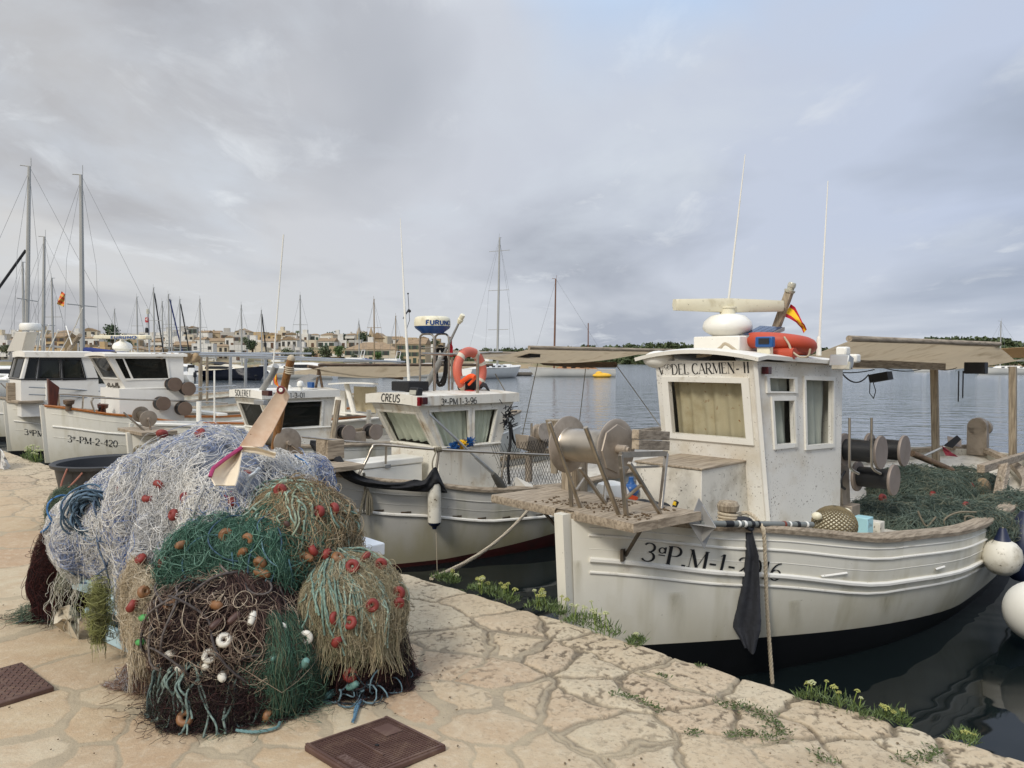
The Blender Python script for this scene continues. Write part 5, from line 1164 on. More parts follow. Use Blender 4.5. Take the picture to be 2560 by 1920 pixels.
# cool box
ca, cb_, cc2 = B2.pv(906, 1190, .3), B2.pv(1056, 1200, .3), B2.pv(906, 1166, .3); q = MB(M2); lx = cb_.x-ca.x; zc0, zc1 = .62, cc2.z
q.box(((ca.x+cb_.x)/2, .12, (zc0+zc1)/2-.02), (lx, .36, zc1-zc0-.04)); ci = q.build('cool_box', plastic_white, None, M2 @ Vector((ca.x, .12, zc0)), bevel=.012); tag(ci, 'white cool box with latched lid on the grey boat foredeck', 'cool box')
q = MB(M2); q.box(((ca.x+cb_.x)/2, .12, zc1), (lx+.02, .38, .07)); q.build('lid', plastic_white, ci, bevel=.012); q = MB(M2); q.box(((ca.x+cb_.x)/2-.08, .315, zc1-.03), (.07, .012, .04)); q.build('latch', alu, ci, bevel=.002)
# bow platform, reel, wooden pole
zp2 = 1.2; q = MB(M2); a = B2.pz(868, 1177, zp2); q.box((.22, .0, zp2-.03), (.6, 1.2, .055)); q.build('bow_platform', wood_grey, r2, bevel=.008)
q = MB(M2); q.box((.42, .1, zp2+.12), (.2, .24, .2)); q.build('fish_box', wood_grey, r2, bevel=.006)
dr2 = B2.pu(719, 1107, .1); winch(B2, r2, dr2-Vector((0, .5, 0)), dr2, 37/F*(M2 @ dr2).y, .07, [(Vector((.25, .0, zp2)), dr2), (Vector((.0, -.05, zp2)), dr2), (Vector((.3, -.6, zp2)), dr2-Vector((0, .5, 0)))])
tube_px(B2, [(684, 1135), (700, 1040), (712, 960), (728, 898)], 'u', .0, .04, wood_pole, 'stem_head', r2, 12)
q = MB(M2); c = B2.pu(728, 897, .0); q.ball(c, .041, 14, 10); c2 = B2.pu(724, 918, 0)
for k in range(4): q.torus(c2+Vector((0, 0, -.02*k)), (.05, .2, 1), .042, .008, 16, 6)
q.build('rope_lashing', rope_beige, r2)
# broom, hauler, reflector
br = thing('deck_brush', 'long handled deck brush with blue and yellow bristles leaning on the grey boat', 'brush', M2 @ Matrix.Translation(B2.pv(1233, 1188, .75)))
q = MB(M2); a, b_ = B2.pv(1073, 1035, .55), B2.pv(1240, 1190, .8); q.tube([a, b_], .014, 8); q.tube([a.lerp(b_, .68), b_], .022, 10); q.build('handle', alu, br)
ba_, bb_ = B2.pv(1128, 1119, .62), B2.pv(1180, 1103, .62)
for lo, hi, mt in ((0, .3, plastic_blue), (.3, .66, flag_yellow), (.66, 1, plastic_blue)):
    q = MB(M2); rr = random.Random(int(lo*10))
    for k in range(130):
        t = rr.uniform(lo, hi); p = ba_.lerp(bb_, t); an = rr.uniform(0, 2*PI); q.tube([p, p+Vector((rr.gauss(0, .02), .045*math.cos(an), .055*math.sin(an)))], .005, 3)
    q.build('bristles', mt, br)
q = MB(M2); c = B2.pv(1322, 1132, .75); q.tube([c+Vector((0, 0, -.35)), c], .045, 14); q.box(c+Vector((.02, .02, .1)), (.3, .18, .16), Matrix.Rotation(.3, 3, 'Y'), taper=1.3); q.lathe([(.12, -.06), (.1, 0), (.12, .06)], c+Vector((.12, .1, .24)), (0, 1, .2), 22); q.build('net_hauler', steel_plate, r2, bevel=.006)
tube_px(B2, [(1329, 1058), (1329, 1095), (1333, 1110), (1365, 1112), (1372, 1108), (1373, 1066)], 'v', .85, .014, steel, 'hauler_guard', r2)
q = MB(M2); rows = 16; a, b_ = B2.pv(1272, 1108, .95), B2.pv(1392, 1215, .95)
for i in range(26):
    x0 = a.x+(b_.x-a.x)*i/18-.3; q.tube([(x0, .95+.02*math.sin(i), b_.z), (x0+.32, .95, a.z)], .0028, 3, cap=False); q.tube([(x0+.32, .95, b_.z), (x0, .95+.02*math.cos(i), a.z)], .0028, 3, cap=False)
q.build('rail_netting', rope_black, r2)
q = MB(M2); c = B2.pv(1300, 1212, 1.0); d = (M2.inverted().to_3x3() @ Vector((1, 0, 0))); e = (M2.inverted().to_3x3() @ Vector((.3, -1, 0)))
q.poly([c+d*-.11+Vector((0, 0, -.05)), c+d*.02+Vector((0, 0, -.09)), c+Vector((0, 0, .1))-d*.05], .004); q.poly([c+Vector((0, 0, .1))-d*.05, c+d*.02+Vector((0, 0, -.09)), c+d*.15+Vector((0, 0, .0)), c+d*.12+Vector((0, 0, -.08))+e*.04], .004)
tag(q.build('radar_reflector', pm('reflector_white', '#c4c1b8', .5, var=.08), None, M2 @ c), 'pale folded metal reflector plates on the after deck of the grey boat', 'radar reflector')
q = MB(M2); a, b_ = B2.pv(1232, 1184, .98), B2.pv(1272, 1240, 1.0)
q.tube([a, a.lerp(b_, .4), b_], [.028, .05, .035], 10); tag(q.build('rolled_net', pm('roll_grey', '#4a4843', .9, var=.25, vs=30), None, M2 @ b_), 'grey wrapped roll lashed to the after rail post of the grey boat', 'bundle')
# awning
UA = [2.9+3.6*i/12 for i in range(13)]; rows = []
for u in UA:
    t = (u-2.9)/3.6; r = []
    for j in range(11):
        s_ = j/10; v = .75-1.75*s_; z_ = 2.41-.02*t-.17*math.sin(s_*PI)**1.5*math.sin(min(1, t*1.1+.12)*PI)**.6-.04*s_; r.append(Vector((u, v, z_+.015*(n3(u*2, s_*4, 3)-.5))))
    rows.append(r)
q = MB(M2); q.grid(rows, thick=.006); aw2 = q.build('awning', canvas, r2, smooth=60)
q = MB(M2); q.tube([(2.75, .76, 2.41), (6.7, .76, 2.4)], .026, 10); q.tube([(2.9, -1.0, 2.37), (6.6, -1.0, 2.35)], .024, 8); q.build('awning_pole', wood_grey, aw2)
q = MB(M2); q.tube(rope_pts([B2.pv(1292, 897, -.1), B2.pv(1360, 905, -.1), B2.pv(1450, 911, -.1), B2.pv(1538, 912, -.1)], 6), [.02]*6+[.045]*13, 12); tag(q.build('rolled_tarp', canvas_brown, None, M2 @ B2.pv(1440, 905, -.1)), 'dark brown rolled tarpaulin slung under the beige awning of the grey boat', 'tarpaulin')
for x0, y0, x1, y1, u in ((1540, 912, 1650, 1065, 5.6), (1345, 905, 1300, 1115, 4.3), (1330, 905, 1345, 880, 4.2), (1465, 912, 1448, 1060, 5.2), (1238, 935, 1270, 990, 3.2)): tube_px(B2, [(x0, y0), (x1, y1)], 'u', u, .006, rope_grey, 'guy_rope', r2)
q = MB(M2); c = B2.pv(1322, 886, .3); q.box(c, (.2, .22, .08)); q.build('deck_lamp', rubber, aw2)
# hanging tassel and mooring ropes of this boat
tf_ = feet[0]+Vector((0, .1, -.03)); q = MB(); twisted(q, [M2 @ (tf_+Vector((0, 0, .06))), M2 @ (tf_+Vector((.01, .02, -.12))), M2 @ B2.pv(888, 1330, tf_.y+.03)], .016, 10)
q2 = MB(M2)
for k in range(16): q2.tube([tf_+Vector((.03, .03, -.1)), tf_+Vector((.03+.03*math.cos(k), .04+.03*math.sin(k*1.7), -.2)), tf_+Vector((.03+.045*math.cos(k), .04+.03*math.sin(k*1.7), -.34-.02*(k % 3)))], .006, 4)
q.v += q2.v; o_ = len(q.v)-len(q2.v); q.f += [tuple(i+o_ for i in f) for f in q2.f]; q.mi += q2.mi
tag(q.build('frayed_rope', rope_grey, None, M2 @ tf_), 'frayed grey rope end hanging over the bow of the grey boat', 'rope')
q = MB(); a = M2 @ onhull(B2, 1326, 1268, out=.02); b_ = atZ(1078, 1446, -.02); twisted(q, [a.lerp(b_, i/14)-Vector((0, 0, .1*4*(i/14)*(1-i/14))) for i in range(15)], .018, 9); tag(q.build('mooring_rope', rope_beige, None, b_), 'beige mooring rope slanting from the grey boat side to the quay edge', 'rope')
# ------------------------------------------------------------------ third boat
B3 = Boat(-5.6, 11.0, 46, 8.0, 1.2, 3.5, [(0, 1.16), (1, 1.0), (2.2, .86), (4, .8), (8, 1.1)], lambda u: .12)
r3 = boat_empty(B3, 'fishing_boat', 'white fishing boat lettered Soleret with slatted awning poles behind the net pile'); M3 = B3.M
hull3 = B3.hull(r3, [hull_white, red_af], [(lambda u: .3, .016, trim_white), (lambda u: .06, .006, None)], wood_grey, deckmat=box_white)
cab3, rf3, WF3, WS3, nf3, ns3, P3_, zr3 = two_tier(B3, r3, (660, 998), (688, 1075), (838, 996), (826, 1075), .56, .62, -.56, .6, cabin_dirty, trim_white,
    (600, 1008, 652, 1010, 672, 1070, 616, 1066), [(690, 1006, 795, 1004, 808, 1064, 700, 1070)], glass_dark, None, trim_white, band=.12, over=.06)
f_, L_ = bandmap(B3, 588, 990, 628, 990, 'u', P3_[0].x, .005); mb = MB(M3); letters(mb, 'SOLERET', f_, .095, .15, .11, False, .08, width=L_); mb.build('lettering', paint_black, cab3, smooth=None)
f_, L_ = sidemap(B3, 682, 763, 995, P3_); mb = MB(M3); letters(mb, '3a-PM 1-3-01', f_, .08, .14, .11, False, .05, width=L_); mb.build('lettering', paint_black, cab3, smooth=None)
facing_box(B3, 654, 976, 671, 990, P3_[0].x-.03, .07, 'side_light', red_light, cab3, .004); facing_box(B3, 634, 999, 658, 1013, P3_[0].x-.08, .08, 'flood_light', alu, cab3, .008)
UC3 = (P3_[0].x+P3_[2].x)/2
tube_px(B3, [(655, 976), (680, 938), (690, 915)], 'u', P3_[0].x+.15, .05, pm('mast_grey', '#8d8d8a'), 'mast', r3, 12); tube_px(B3, [(680, 962), (686, 875), (709, 586)], 'u', UC3, .012, plastic_white, 'whip_aerial', r3, 6)
q = MB(M3); rows = [[B3.pu(686+(14*(k/8))*j/6+2*math.sin(k*.8), 918+42*k/8-(10-k)*j/6*1.2+j*2.2, UC3+.02*math.sin(j+k*.5)) for j in range(7)] for k in range(9)]; vs = [p for r in rows for p in r]
for i in range(8):
    for j in range(6): q.add([rows[i][j], rows[i][j+1], rows[i+1][j+1], rows[i+1][j]], [(0, 1, 2, 3)], 0 if 1 < j < 4 else 1)
tag(q.build('flag', [flag_yellow, pm('flag_orange', '#c4552c', .8)], None, M3 @ rows[0][0], smooth=None), 'faded yellow and red flag drooping at the mast of the white boat behind the nets', 'flag', 'red and yellow flags')
q = MB(M3); q.poly([B3.pu(*p, UC3+.3) for p in ((742, 951), (766, 956), (801, 939), (776, 935))], .03); sp3 = q.build('solar_panel', alu, r3); q = MB(M3); q.poly([B3.pu(*p, UC3+.296)+Vector((0, 0, .006)) for p in ((748, 950), (765, 953.5), (795, 939), (777, 937))], .004); q.build('solar_cells', solar, sp3)
for x, y, rr_ in ((722, 972, .045), (751, 962, .055)):
    c = B3.pu(x, y, UC3); q = MB(M3); q.lathe([(rr_*.6, -.1), (rr_*.6, -.03), (rr_, -.02), (rr_*1.02, .03), (rr_*.7, .06), (0, .07)], c, (0, 0, 1), 16); q.build('gps_dome', plastic_white, r3)
facing_box(B3, 768, 955, 780, 970, UC3+.2, .05, 'battery_box', plastic_blue, r3)
winch(B3, r3, B3.pu(352, 1036, .15), B3.pu(371, 1047, .15), 21/F*11, .07, [(B3.pz(378, 1080, 1.2), B3.pu(371, 1047, .15)), (B3.pz(366, 1082, 1.2), B3.pu(310, 1032, .15))])
q = MB(M3); q.box((.15, .0, 1.2), (.5, 1.1, .05)); q.build('bow_platform', wood_grey, r3, bevel=.006)
for px, py, v in ((872, 1083, .8), (940, 1080, .75), (906, 1127, .85)): disc_reel(B3, px, py, v, 20, .22, r3)
q = MB(M3); c = B3.pv(890, 1105, .6); q.box(c, (.35, .1, .35)); q.build('reel_stand', steel_plate, r3, bevel=.006)
tube_px(B3, [(846, 1000), (832, 1098)], 'v', .66, .05, wood_grey_v, 'cabin_plank', r3)
UA = [3.0+3.4*i/12 for i in range(13)]; rows = []
for u in UA:
    t = (u-3)/3.4; r = []
    for j in range(11):
        s_ = j/10; v = .75-1.6*s_; z_ = 2.17-.16*s_-.16*math.sin(s_*PI)*math.sin(t*PI)-.05*max(0, t-.75)*4*s_; r.append(Vector((u-.5*s_, v, z_+.02*(n3(u*2, s_*4, 8)-.5))))
    rows.append(r)
q = MB(M3); q.grid(rows, thick=.006); aw3 = q.build('awning', canvas, r3, smooth=60); q = MB(M3); q.tube([(2.6, .76, 2.18), (6.5, .76, 2.17)], .026, 8); q.tube([B3.pv(770, 916, .2), B3.pv(1006, 946, -.1)], .03, 8); q.tube([B3.pv(797, 922, .2), B3.pv(788, 980, .2)], .022, 8); q.tube([B3.pv(797, 922, .2), B3.pv(808, 980, .2)], .022, 8); q.build('awning_pole', wood_dark, aw3)
# ------------------------------------------------------------------ little white boat behind it
B7 = Boat(-6.75, 13.3, 46, 7.0, .95, 3.2, [(0, 1.1), (2, .95), (7, 1.05)], lambda u: .1)
r7 = boat_empty(B7, 'fishing_boat', 'plain white open boat with beige shelter half hidden behind the line reels', group=G_F); hull7 = B7.hull(r7, [hull_white, black_af], [(lambda u: .25, .014, None)], trim_white, deckmat=box_white)
for (x0, x1, y0, y1, u, mt, nm) in ((884, 938, 966, 1032, 4.6, curtain_mat, 'shelter_panel'), (846, 1000, 1033, 1043, 3.9, trim_white, 'bench'), (822, 862, 975, 1040, 4.4, trim_white, 'shelter_panel')): facing_box(B7, x0, y0, x1, y1, u, .05, nm, mt, r7)
tube_px(B7, [(866, 960), (886, 1036)], 'u', 4.2, .06, trim_white, 'shelter_post', r7); tube_px(B7, [(940, 966), (940, 1040)], 'u', 4.7, .03, trim_white, 'shelter_post', r7); tube_px(B7, [(922, 1025), (922, 1085)], 'u', 3.9, .05, trim_white, 'shelter_post', r7)
q = MB(B7.M); q.grid([[B7.pu(820+(945-820)*i/6, 962-3*math.sin(i/6*PI), 4.0+1.6*j/4) for i in range(7)] for j in range(5)], thick=.03); q.build('shelter_roof', trim_white, r7)
# ------------------------------------------------------------------ fourth boat
B4 = Boat(-8.77, 14.0, 46, 9.6, 1.4, 3.6, [(0, 1.38), (1, 1.19), (2.2, .99), (4, .9), (6.5, .92), (9.6, 1.25)], lambda u: .32-.08*min(1, u/3))
r4 = boat_empty(B4, 'fishing_boat', 'white fishing boat lettered Estells with varnished rail and long radar bar'); M4 = B4.M
hull4 = B4.hull(r4, [hull_white, black_af], [(lambda u: .36-.02*min(1, u), .018, trim_white), (lambda u: .12, .005, None), (lambda u: .56, .005, None)], wood_orange, deckmat=cabin_clean, cap=(.1, .045))
p0, p1 = onhull(B4, 172, 1104), onhull(B4, 294, 1118); mb = MB(M4); letters(mb, '3a-PM-2-420', hullmap(B4, p0.x, p0.z, p1.x, p1.z), .125, .16, .06, True, .02, width=p1.x-p0.x); mb.build('lettering', paint_black, hull4, smooth=None)
sh = [B4.pv(x, y, -.0) for x, y in ((118, 946), (147, 968), (142, 1014), (122, 1022))]; q = MB(M4); q.poly([p+Vector((0, .06, 0)) for p in sh], .12, (0, 1, 0)); q.build('stem_head', wood_red, r4, bevel=.01)
cab4, rf4, WF4, WS4, nf4, ns4, P4_, zr4 = two_tier(B4, r4, (268, 891), (315, 972), (458, 892), (460, 976), .62, .85, -.62, .7, cabin_clean, trim_white,
    (228, 894, 269, 895, 294, 946, 253, 945), [(291, 897, 319, 896, 319, 946, 311, 947), (323, 896, 418, 896, 418, 946, 323, 947)], glass_dark, None, trim_white, band=.05, over=.06, low=-.12, camber=.04)
o4, e4 = B4.pv(270, 971, .63), B4.pv(300, 972, .63); o4.x -= 0
pa_, pb_ = WS4(0, 0), WS4(1, 0)
# script lettering on the cabin front quarter
mb = MB(M4)
SCR = [[(0,.6),(.25,1),(.5,.85),(.2,.55),(.45,.5),(.1,.3),(.15,0),(.5,.1)], [(.6,.1),(.75,.45),(.9,.4),(.7,.25),(.85,0),(1,.15)], [(1.1,.9),(1.1,.05),(1.25,.1)], [(1,.55),(1.3,.6)], [(1.35,.25),(1.55,.3),(1.5,.5),(1.35,.4),(1.45,0),(1.65,.1)], [(1.7,.1),(1.9,.9),(1.8,.95),(1.78,.1),(1.92,.05)], [(2.0,.1),(2.2,.9),(2.1,.95),(2.08,.1),(2.22,.05)], [(2.3,.1),(2.45,.5),(2.55,.2),(2.35,0)]]
qf0, qf1 = uv_of(WF4, 269, 971), uv_of(WF4, 300, 972)
for st in SCR:
    P = rope_pts([Vector((x, 0, y)) for x, y in st], 5); vs = []
    for p in P:
        px_, py_ = 269+31*p.x/2.6, 972-15*p.z; s_, t_ = uv_of(WF4, px_, py_); vs.append(M4.inverted() @ (WF4(s_, t_)+nf4*.012))
    mb.tube(vs, .008, 5)
mb.build('lettering', pm('lettering_brown', '#4b423a', .6), cab4)
bx_ = B4.pu(282, 1000, P4_[0].x+.35)
rb0, rb1 = B4.pu(240, 843, 1.5), B4.pu(371, 843, 1.5); q = MB(M4); q.bar(rb0, rb1, .12, .085); rbar = q.build('radar_scanner', plastic_cream, r4, bevel=.02)
q = MB(); fa = M4 @ B4.pu(278, 847, 1.42); fb = M4 @ B4.pu(344, 847, 1.42); letters(q, 'FURUNO', planemap(fa, fb-fa, (0, 0, 1), .01), .055, .28, .28, False, .12, width=(fb-fa).length); q.build('lettering', paint_blue, rbar, smooth=None)
c = B4.pu(306, 868, 1.5); q = MB(M4); q.lathe([(.13, -.09), (.14, -.06), (.19, -.03), (.19, .03), (.16, .08), (.08, .12), (.05, .14), (.05, .18), (0, .18)], c, (0, 0, 1), 28); q.build('radar_pedestal', plastic_white, r4)
tube_px(B4, [(374, 895), (370, 783)], 'u', 1.9, .02, alu, 'mast', r4)
for y, m_, nm in ((779, lens, 'mast_light'), (800, paint_red, 'red_lamp'), (826, rubber, 'black_lamp')): c = B4.pu(367 if y > 790 else 370, y, 1.85); q = MB(M4); q.lathe([(.03, -.05), (.034, 0), (.03, .05), (0, .06)], c, (0, 0, 1), 14); q.build(nm, m_, r4)
facing_box(B4, 428, 896, 436, 904, P4_[2].x, .03, 'side_light', red_light, cab4)
q = MB(M4); rows = []
for i in range(22):
    t = i/21; x = 378+(500-378)*t; rows.append([B4.pv(x, 884+(j*(5+19*math.sin(min(1, t*1.15)*PI*.62)))/5+2*math.sin(i*1.9+j), .75+.05*math.sin(i*1.3+j*.8)) for j in range(6)])
q.grid(rows, thick=.01); tag(q.build('folded_awning', pm('awning_bundle', '#9c8566', .9, var=.25, vs=9, bump=(20, .5, .02)), None, M4 @ rows[8][0], smooth=70), 'crumpled tan awning bundled on the after roof edge of the boat lettered Estells', 'awning')
for px, py, v in ((438, 961, .98), (472, 972, 1.02), (409, 1009, 1.0), (463, 1022, 1.05)): disc_reel(B4, px, py, v, 17.5, .2, r4, pm('reel_disc_brown', '#6c5a4c', .6, .2, var=.12), .95)
facing_box(B4, 421, 975, 449, 1000, 2.6, .1, 'reel_stand', steel_plate, r4); facing_box(B4, 423, 1024, 545, 1034, 2.8, .2, 'bench', trim_white, r4)
def rail_px(B, pts, root, r=.016, name='bow_rail'):
    P = [onhull(B, x, y) for x, y in pts[:1]]; q = MB(B.M)
    return P
tube_px(B4, [(149, 1022), (147, 990), (152, 985), (208, 989), (300, 996)], 'v', -.3, .017, steel, 'bow_rail', r4)
tube_px(B4, [(237, 1030), (229, 1006), (232, 998), (243, 994), (340, 999), (480, 1003), (570, 1008)], 'v', .9, .017, steel, 'bow_rail', r4); tube_px(B4, [(206, 1025), (208, 990)], 'v', -.3, .016, steel, 'rail_post', r4)
for x, y, mt in ((172, 1008, wood_dark), (257, 1018, wood_red)): c = B4.pv(x, y+8, .3); q = MB(M4); q.lathe([(.06, -.08), (.055, .03), (.09, .05), (.1, .12), (0, .13)], c, (0, .1, 1), 16); q.build('mooring_post', mt, r4)
for x, y0, y1, w_, mt, u in ((501, 1000, 888, .07, wood_grey_v, 3.3), (518, 1010, 890, .05, wood_grey_v, 4.2), (576, 985, 892, .06, alu, 4.2), (614, 968, 893, .06, alu, 5.2), (663, 960, 890, .07, alu, 5.6)): px_post(B4, x, y0, x, y1, w_, mt, 'awning_post', r4, u)
for pts, v in ((((496, 883), (778, 884)), -.6), (((497, 887), (720, 893), (1012, 905)), .9), (((600, 893), (780, 900), (1012, 905)), .7), (((497, 890), (680, 886)), .3), (((420, 881), (500, 880)), .3)): tube_px(B4, list(pts), 'v', v, .024, alu, 'awning_pole', r4)
for x, y0, y1, r_ in ((536, 1065, 926, .018), (497, 1072, 1004, .05)): tube_px(B4, [(x, y0), (x, y1)], 'v', 1.25, r_, trim_white, 'rail_post', r4)
for y in (968, 978): tube_px(B4, [(470, y+2), (590, y-4)], 'v', -1.0, .014, alu, 'stern_rail', r4)
q = MB(); a = M4 @ onhull(B4, 250, 1024); a.z += .06; b_ = M4 @ B4.pz(219, 1140, .25); q.tube(sag(a, b_, .06), .02, 7); tag(q.build('mooring_rope', rope_black, None, a), 'black mooring rope crossing the number of the boat lettered Estells', 'rope')
q = MB(); a = M4 @ onhull(B4, 334, 1095); b_ = M4 @ B4.pz(282, 1132, .35); twisted(q, sag(a, b_, .02, 8), .02, 7); tag(q.build('mooring_rope', rope_beige, None, a), 'beige rope running down past the stern end of the Estells number', 'rope')
# ------------------------------------------------------------------ fifth boat and the sliver of a sixth
B5 = Boat(-11.4, 16.8, 46, 10, 1.5, 3.8, [(0, 1.30), (1, 1.12), (2.5, .96), (5, .9), (10, 1.2)], lambda u: .2)
r5 = boat_empty(B5, 'fishing_boat', 'white cabin boat with framed square windows and radome arch left of the Estells boat'); M5 = B5.M
hull5 = B5.hull(r5, [hull_white, black_af], [(lambda u: .4, .018, trim_white), (lambda u: .13, .006, None), (lambda u: .6, .005, None)], wood_grey, deckmat=cabin_clean)
p0, p1 = onhull(B5, 63, 1086), onhull(B5, 119, 1094); mb = MB(M5); letters(mb, '3aPM-', hullmap(B5, p0.x, p0.z, p1.x, p1.z), .13, .16, .06, True, .03, width=p1.x-p0.x); mb.build('lettering', paint_black, hull5, smooth=None)
cab5, rf5, WF5, WS5, nf5, ns5, P5_, zr5 = two_tier(B5, r5, (67, 893), (52, 948), (226, 893), (246, 948), .6, .85, -.6, 1.0, cabin_clean, trim_white,
    (35, 896, 61, 896, 48, 943, 22, 942), [(74, 897, 92, 897, 92, 946, 62, 946), (99, 898, 149, 898, 149, 947, 99, 947), (157, 898, 206, 898, 206, 947, 157, 947)], glass_dark, None, rubber, band=.12, over=.05)
for x0, x1 in ((104, 145), (162, 202)): q = MB(); q.add([WS5(*uv_of(WS5, x, y))-ns5*.05 for x, y in ((x0, 902), (x1, 902), (x1, 942), (x0, 942))], [(0, 1, 2, 3)]); q.build('blind', curtain_grey, cab5, smooth=None)
q = MB(M5); pts = [B5.pu(x, y, 1.6) for x, y in ((44, 879), (84, 879), (96, 830), (68, 830))]; q.poly(pts, .3, (1, 0, 0)); q.build('radar_arch', pm('arch_grey', '#c3bfb4', .5, var=.05), r5, bevel=.02)
c = B5.pu(76, 818, 1.8); q = MB(M5); rr_ = 30/F*18.3; q.lathe([(rr_*.9, -.1), (rr_, -.05), (rr_, .06), (rr_*.93, .11), (rr_*.8, .125), (0, .13)], c, (0, 0, 1), 32); q.build('radome', plastic_white, r5)
for pts in (((20, 886), (44, 826)), ((100, 830), (92, 878)), ((103, 880), (112, 838), (122, 812)), ((150, 880), (190, 812), (206, 770)), ((120, 878), (146, 824)), ((180, 862), (165, 815))): tube_px(B5, list(pts), 'u', 2.0, .03 if pts[0][0] in (20, 100) else .014, plastic_white, 'radar_strut', r5, 6, False)
tube_px(B5, [(172, 875), (200, 838)], 'u', 2.3, .06, wood_grey, 'boom', r5, 8, False)
q = MB(M5); q.poly([B5.pu(*p, 2.4) for p in ((126, 862), (160, 868), (152, 871), (120, 866))], .03); q.build('solar_panel', alu, r5)
winch(B5, r5, B5.pu(38, 965, .3), B5.pu(56, 966, .3), 15/F*17, .07, [(B5.pz(62, 1002, 1.35), B5.pu(56, 966, .3)), (B5.pz(58, 1003, 1.35), B5.pu(18, 958, .2)), (B5.pz(46, 1000, 1.35), B5.pu(2, 958, .2))])
q = MB(M5); q.box((.25, .1, 1.33), (.5, 1.3, .06)); q.box((.02, -.05, 1.5), (.16, .16, .5)); q.build('bow_platform', wood_grey, r5, bevel=.008)
c = B5.pu(97, 990, .9); q = MB(M5); q.torus(c, (.3, .9, .3), .2, .06, 28, 10); tag(q.build('lifebuoy', orange_pale, None, M5 @ c), 'faded lifebuoy on the foredeck of the boat with square windows', 'lifebuoy', 'lifebuoys on the fishing boats')
for y in (968, 986): tube_px(B5, [(72, y), (160, y+4), (250, y+10)], 'v', .8, .014, alu, 'bow_rail', r5)
tube_px(B5, [(117, 1000), (117, 958)], 'v', .8, .03, trim_white, 'rail_post', r5)
B6 = Boat(-15.2, 20.2, 46, 10, 1.5, 3.8, [(0, 1.3), (2.5, 1.0), (5, .95), (10, 1.2)], lambda u: .15)
r6 = boat_empty(B6, 'fishing_boat', 'pale boat mostly cut off by the left edge of the picture'); hull6 = B6.hull(r6, [hull_white, black_af], [(lambda u: .4, .018, trim_white)], wood_grey, deckmat=cabin_clean)
q = MB(B6.M); q.box((2.9, 0, 1.6), (2.2, 1.7, 1.5)); k6 = q.build('wheelhouse', cabin_clean, r6, bevel=.05); q = MB(B6.M); q.box((2.9, .853, 1.85), (1.6, .01, .55)); q.build('window_pane', glass_dark, k6)
# ================================================================== the heap of fishing nets on the quay
def E_(px, py, D, r): return (np.array(atY(px, py, D)), np.array(r, float))
QZ = .012
FOLD = {}
def sdf(P, blobs):
    d = None; fo = FOLD.get(id(blobs), 0)
    for c, r in blobs:
        q = (P-c)/r; l = np.linalg.norm(q, axis=-1); g = (l-1)*l/(np.linalg.norm(q/r, axis=-1)+1e-6)
        d = g if d is None else np.minimum(d, g)+-.02*np.exp(-((d-g)/.05)**2)
    if fo: d = d+fo*(vnoise(P*[4.6, 4.6, 1.7])-.5)*2+fo*.4*(vnoise(P*[12, 12, 4]+5)-.5)*2
    return d
def sgrad(P, blobs, h=.004):
    g = np.stack([sdf(P+np.array(e)*h, blobs)-sdf(P-np.array(e)*h, blobs) for e in ((1, 0, 0), (0, 1, 0), (0, 0, 1))], -1)
    return g/(np.linalg.norm(g, axis=-1, keepdims=True)+1e-9)
def curl(n, k, amp, waves, rng):
    t = np.linspace(0, 1, k)[None, :, None]; o = np.zeros((n, k, 3))
    for m in range(2):
        w_ = np.minimum(waves*(1+m*.8)*rng.uniform(.6, 1.3, (n, 1, 3)), k/7); o += np.sin(2*PI*(w_*t+rng.random((n, 1, 3))))*amp/(1+m*.8)
    return o*rng.uniform(.4, 1.5, (n, 1, 1))
def surface_pts(blobs, n, rng, zmin=.05, facing=True):
    out = []; tot = 0
    while tot < n:
        i = rng.integers(0, len(blobs), n*2); d = rng.normal(size=(n*2, 3)); d /= np.linalg.norm(d, axis=1, keepdims=True)
        C = np.array([blobs[j][0] for j in i]); Rr = np.array([blobs[j][1] for j in i]); P = C+d*Rr
        k = (sdf(P, blobs) > -.04) & (P[:, 2] > zmin)
        if facing:
            v = np.array(EYE)-P; v /= np.linalg.norm(v, axis=1, keepdims=True); k &= ((d/Rr*Rr.min()) * v).sum(1) > -.35
        out.append(P[k]); tot += k.sum()
    return np.concatenate(out)[:n]
def messy(blobs, n, k, ln, amp, waves, spread, rng, lift=(0, .03)):
    P = surface_pts(blobs, n, rng); al = rng.normal(0, spread, n); path = []; drift = rng.normal(0, .12, n); step = rng.uniform(*ln, n)/k
    for j in range(k):
        g = sgrad(P, blobs); P = P-g*sdf(P, blobs)[:, None]; path.append(P.copy())
        dn = np.array([0, 0, -1.])-g*(-g[:, 2:3]); dl = np.linalg.norm(dn, axis=1, keepdims=True); dn = np.where(dl > .05, dn/(dl+1e-9), np.cross(g, rng.normal(size=3)))
        sd_ = np.cross(g, dn); al += drift; T = dn*np.cos(al)[:, None]+sd_*np.sin(al)[:, None]; P = P+T*step[:, None]
    Q = np.stack(path, 1); g0 = sgrad(Q.reshape(-1, 3), blobs).reshape(Q.shape)
    Q = Q+g0*rng.uniform(lift[0], lift[1], (n, 1, 1))+curl(n, k, amp, waves, rng); Q[..., 2] = np.maximum(Q[..., 2], QZ+.004*rng.random((n, 1))); return Q
def warp(Q, s_=1.0):
    return Q+.09*s_*(np.stack([vnoise(Q*4.2+k_*7.1) for k_ in range(3)], -1)-.5)+.03*s_*(np.stack([vnoise(Q*11+k_*5.3+3) for k_ in range(3)], -1)-.5)
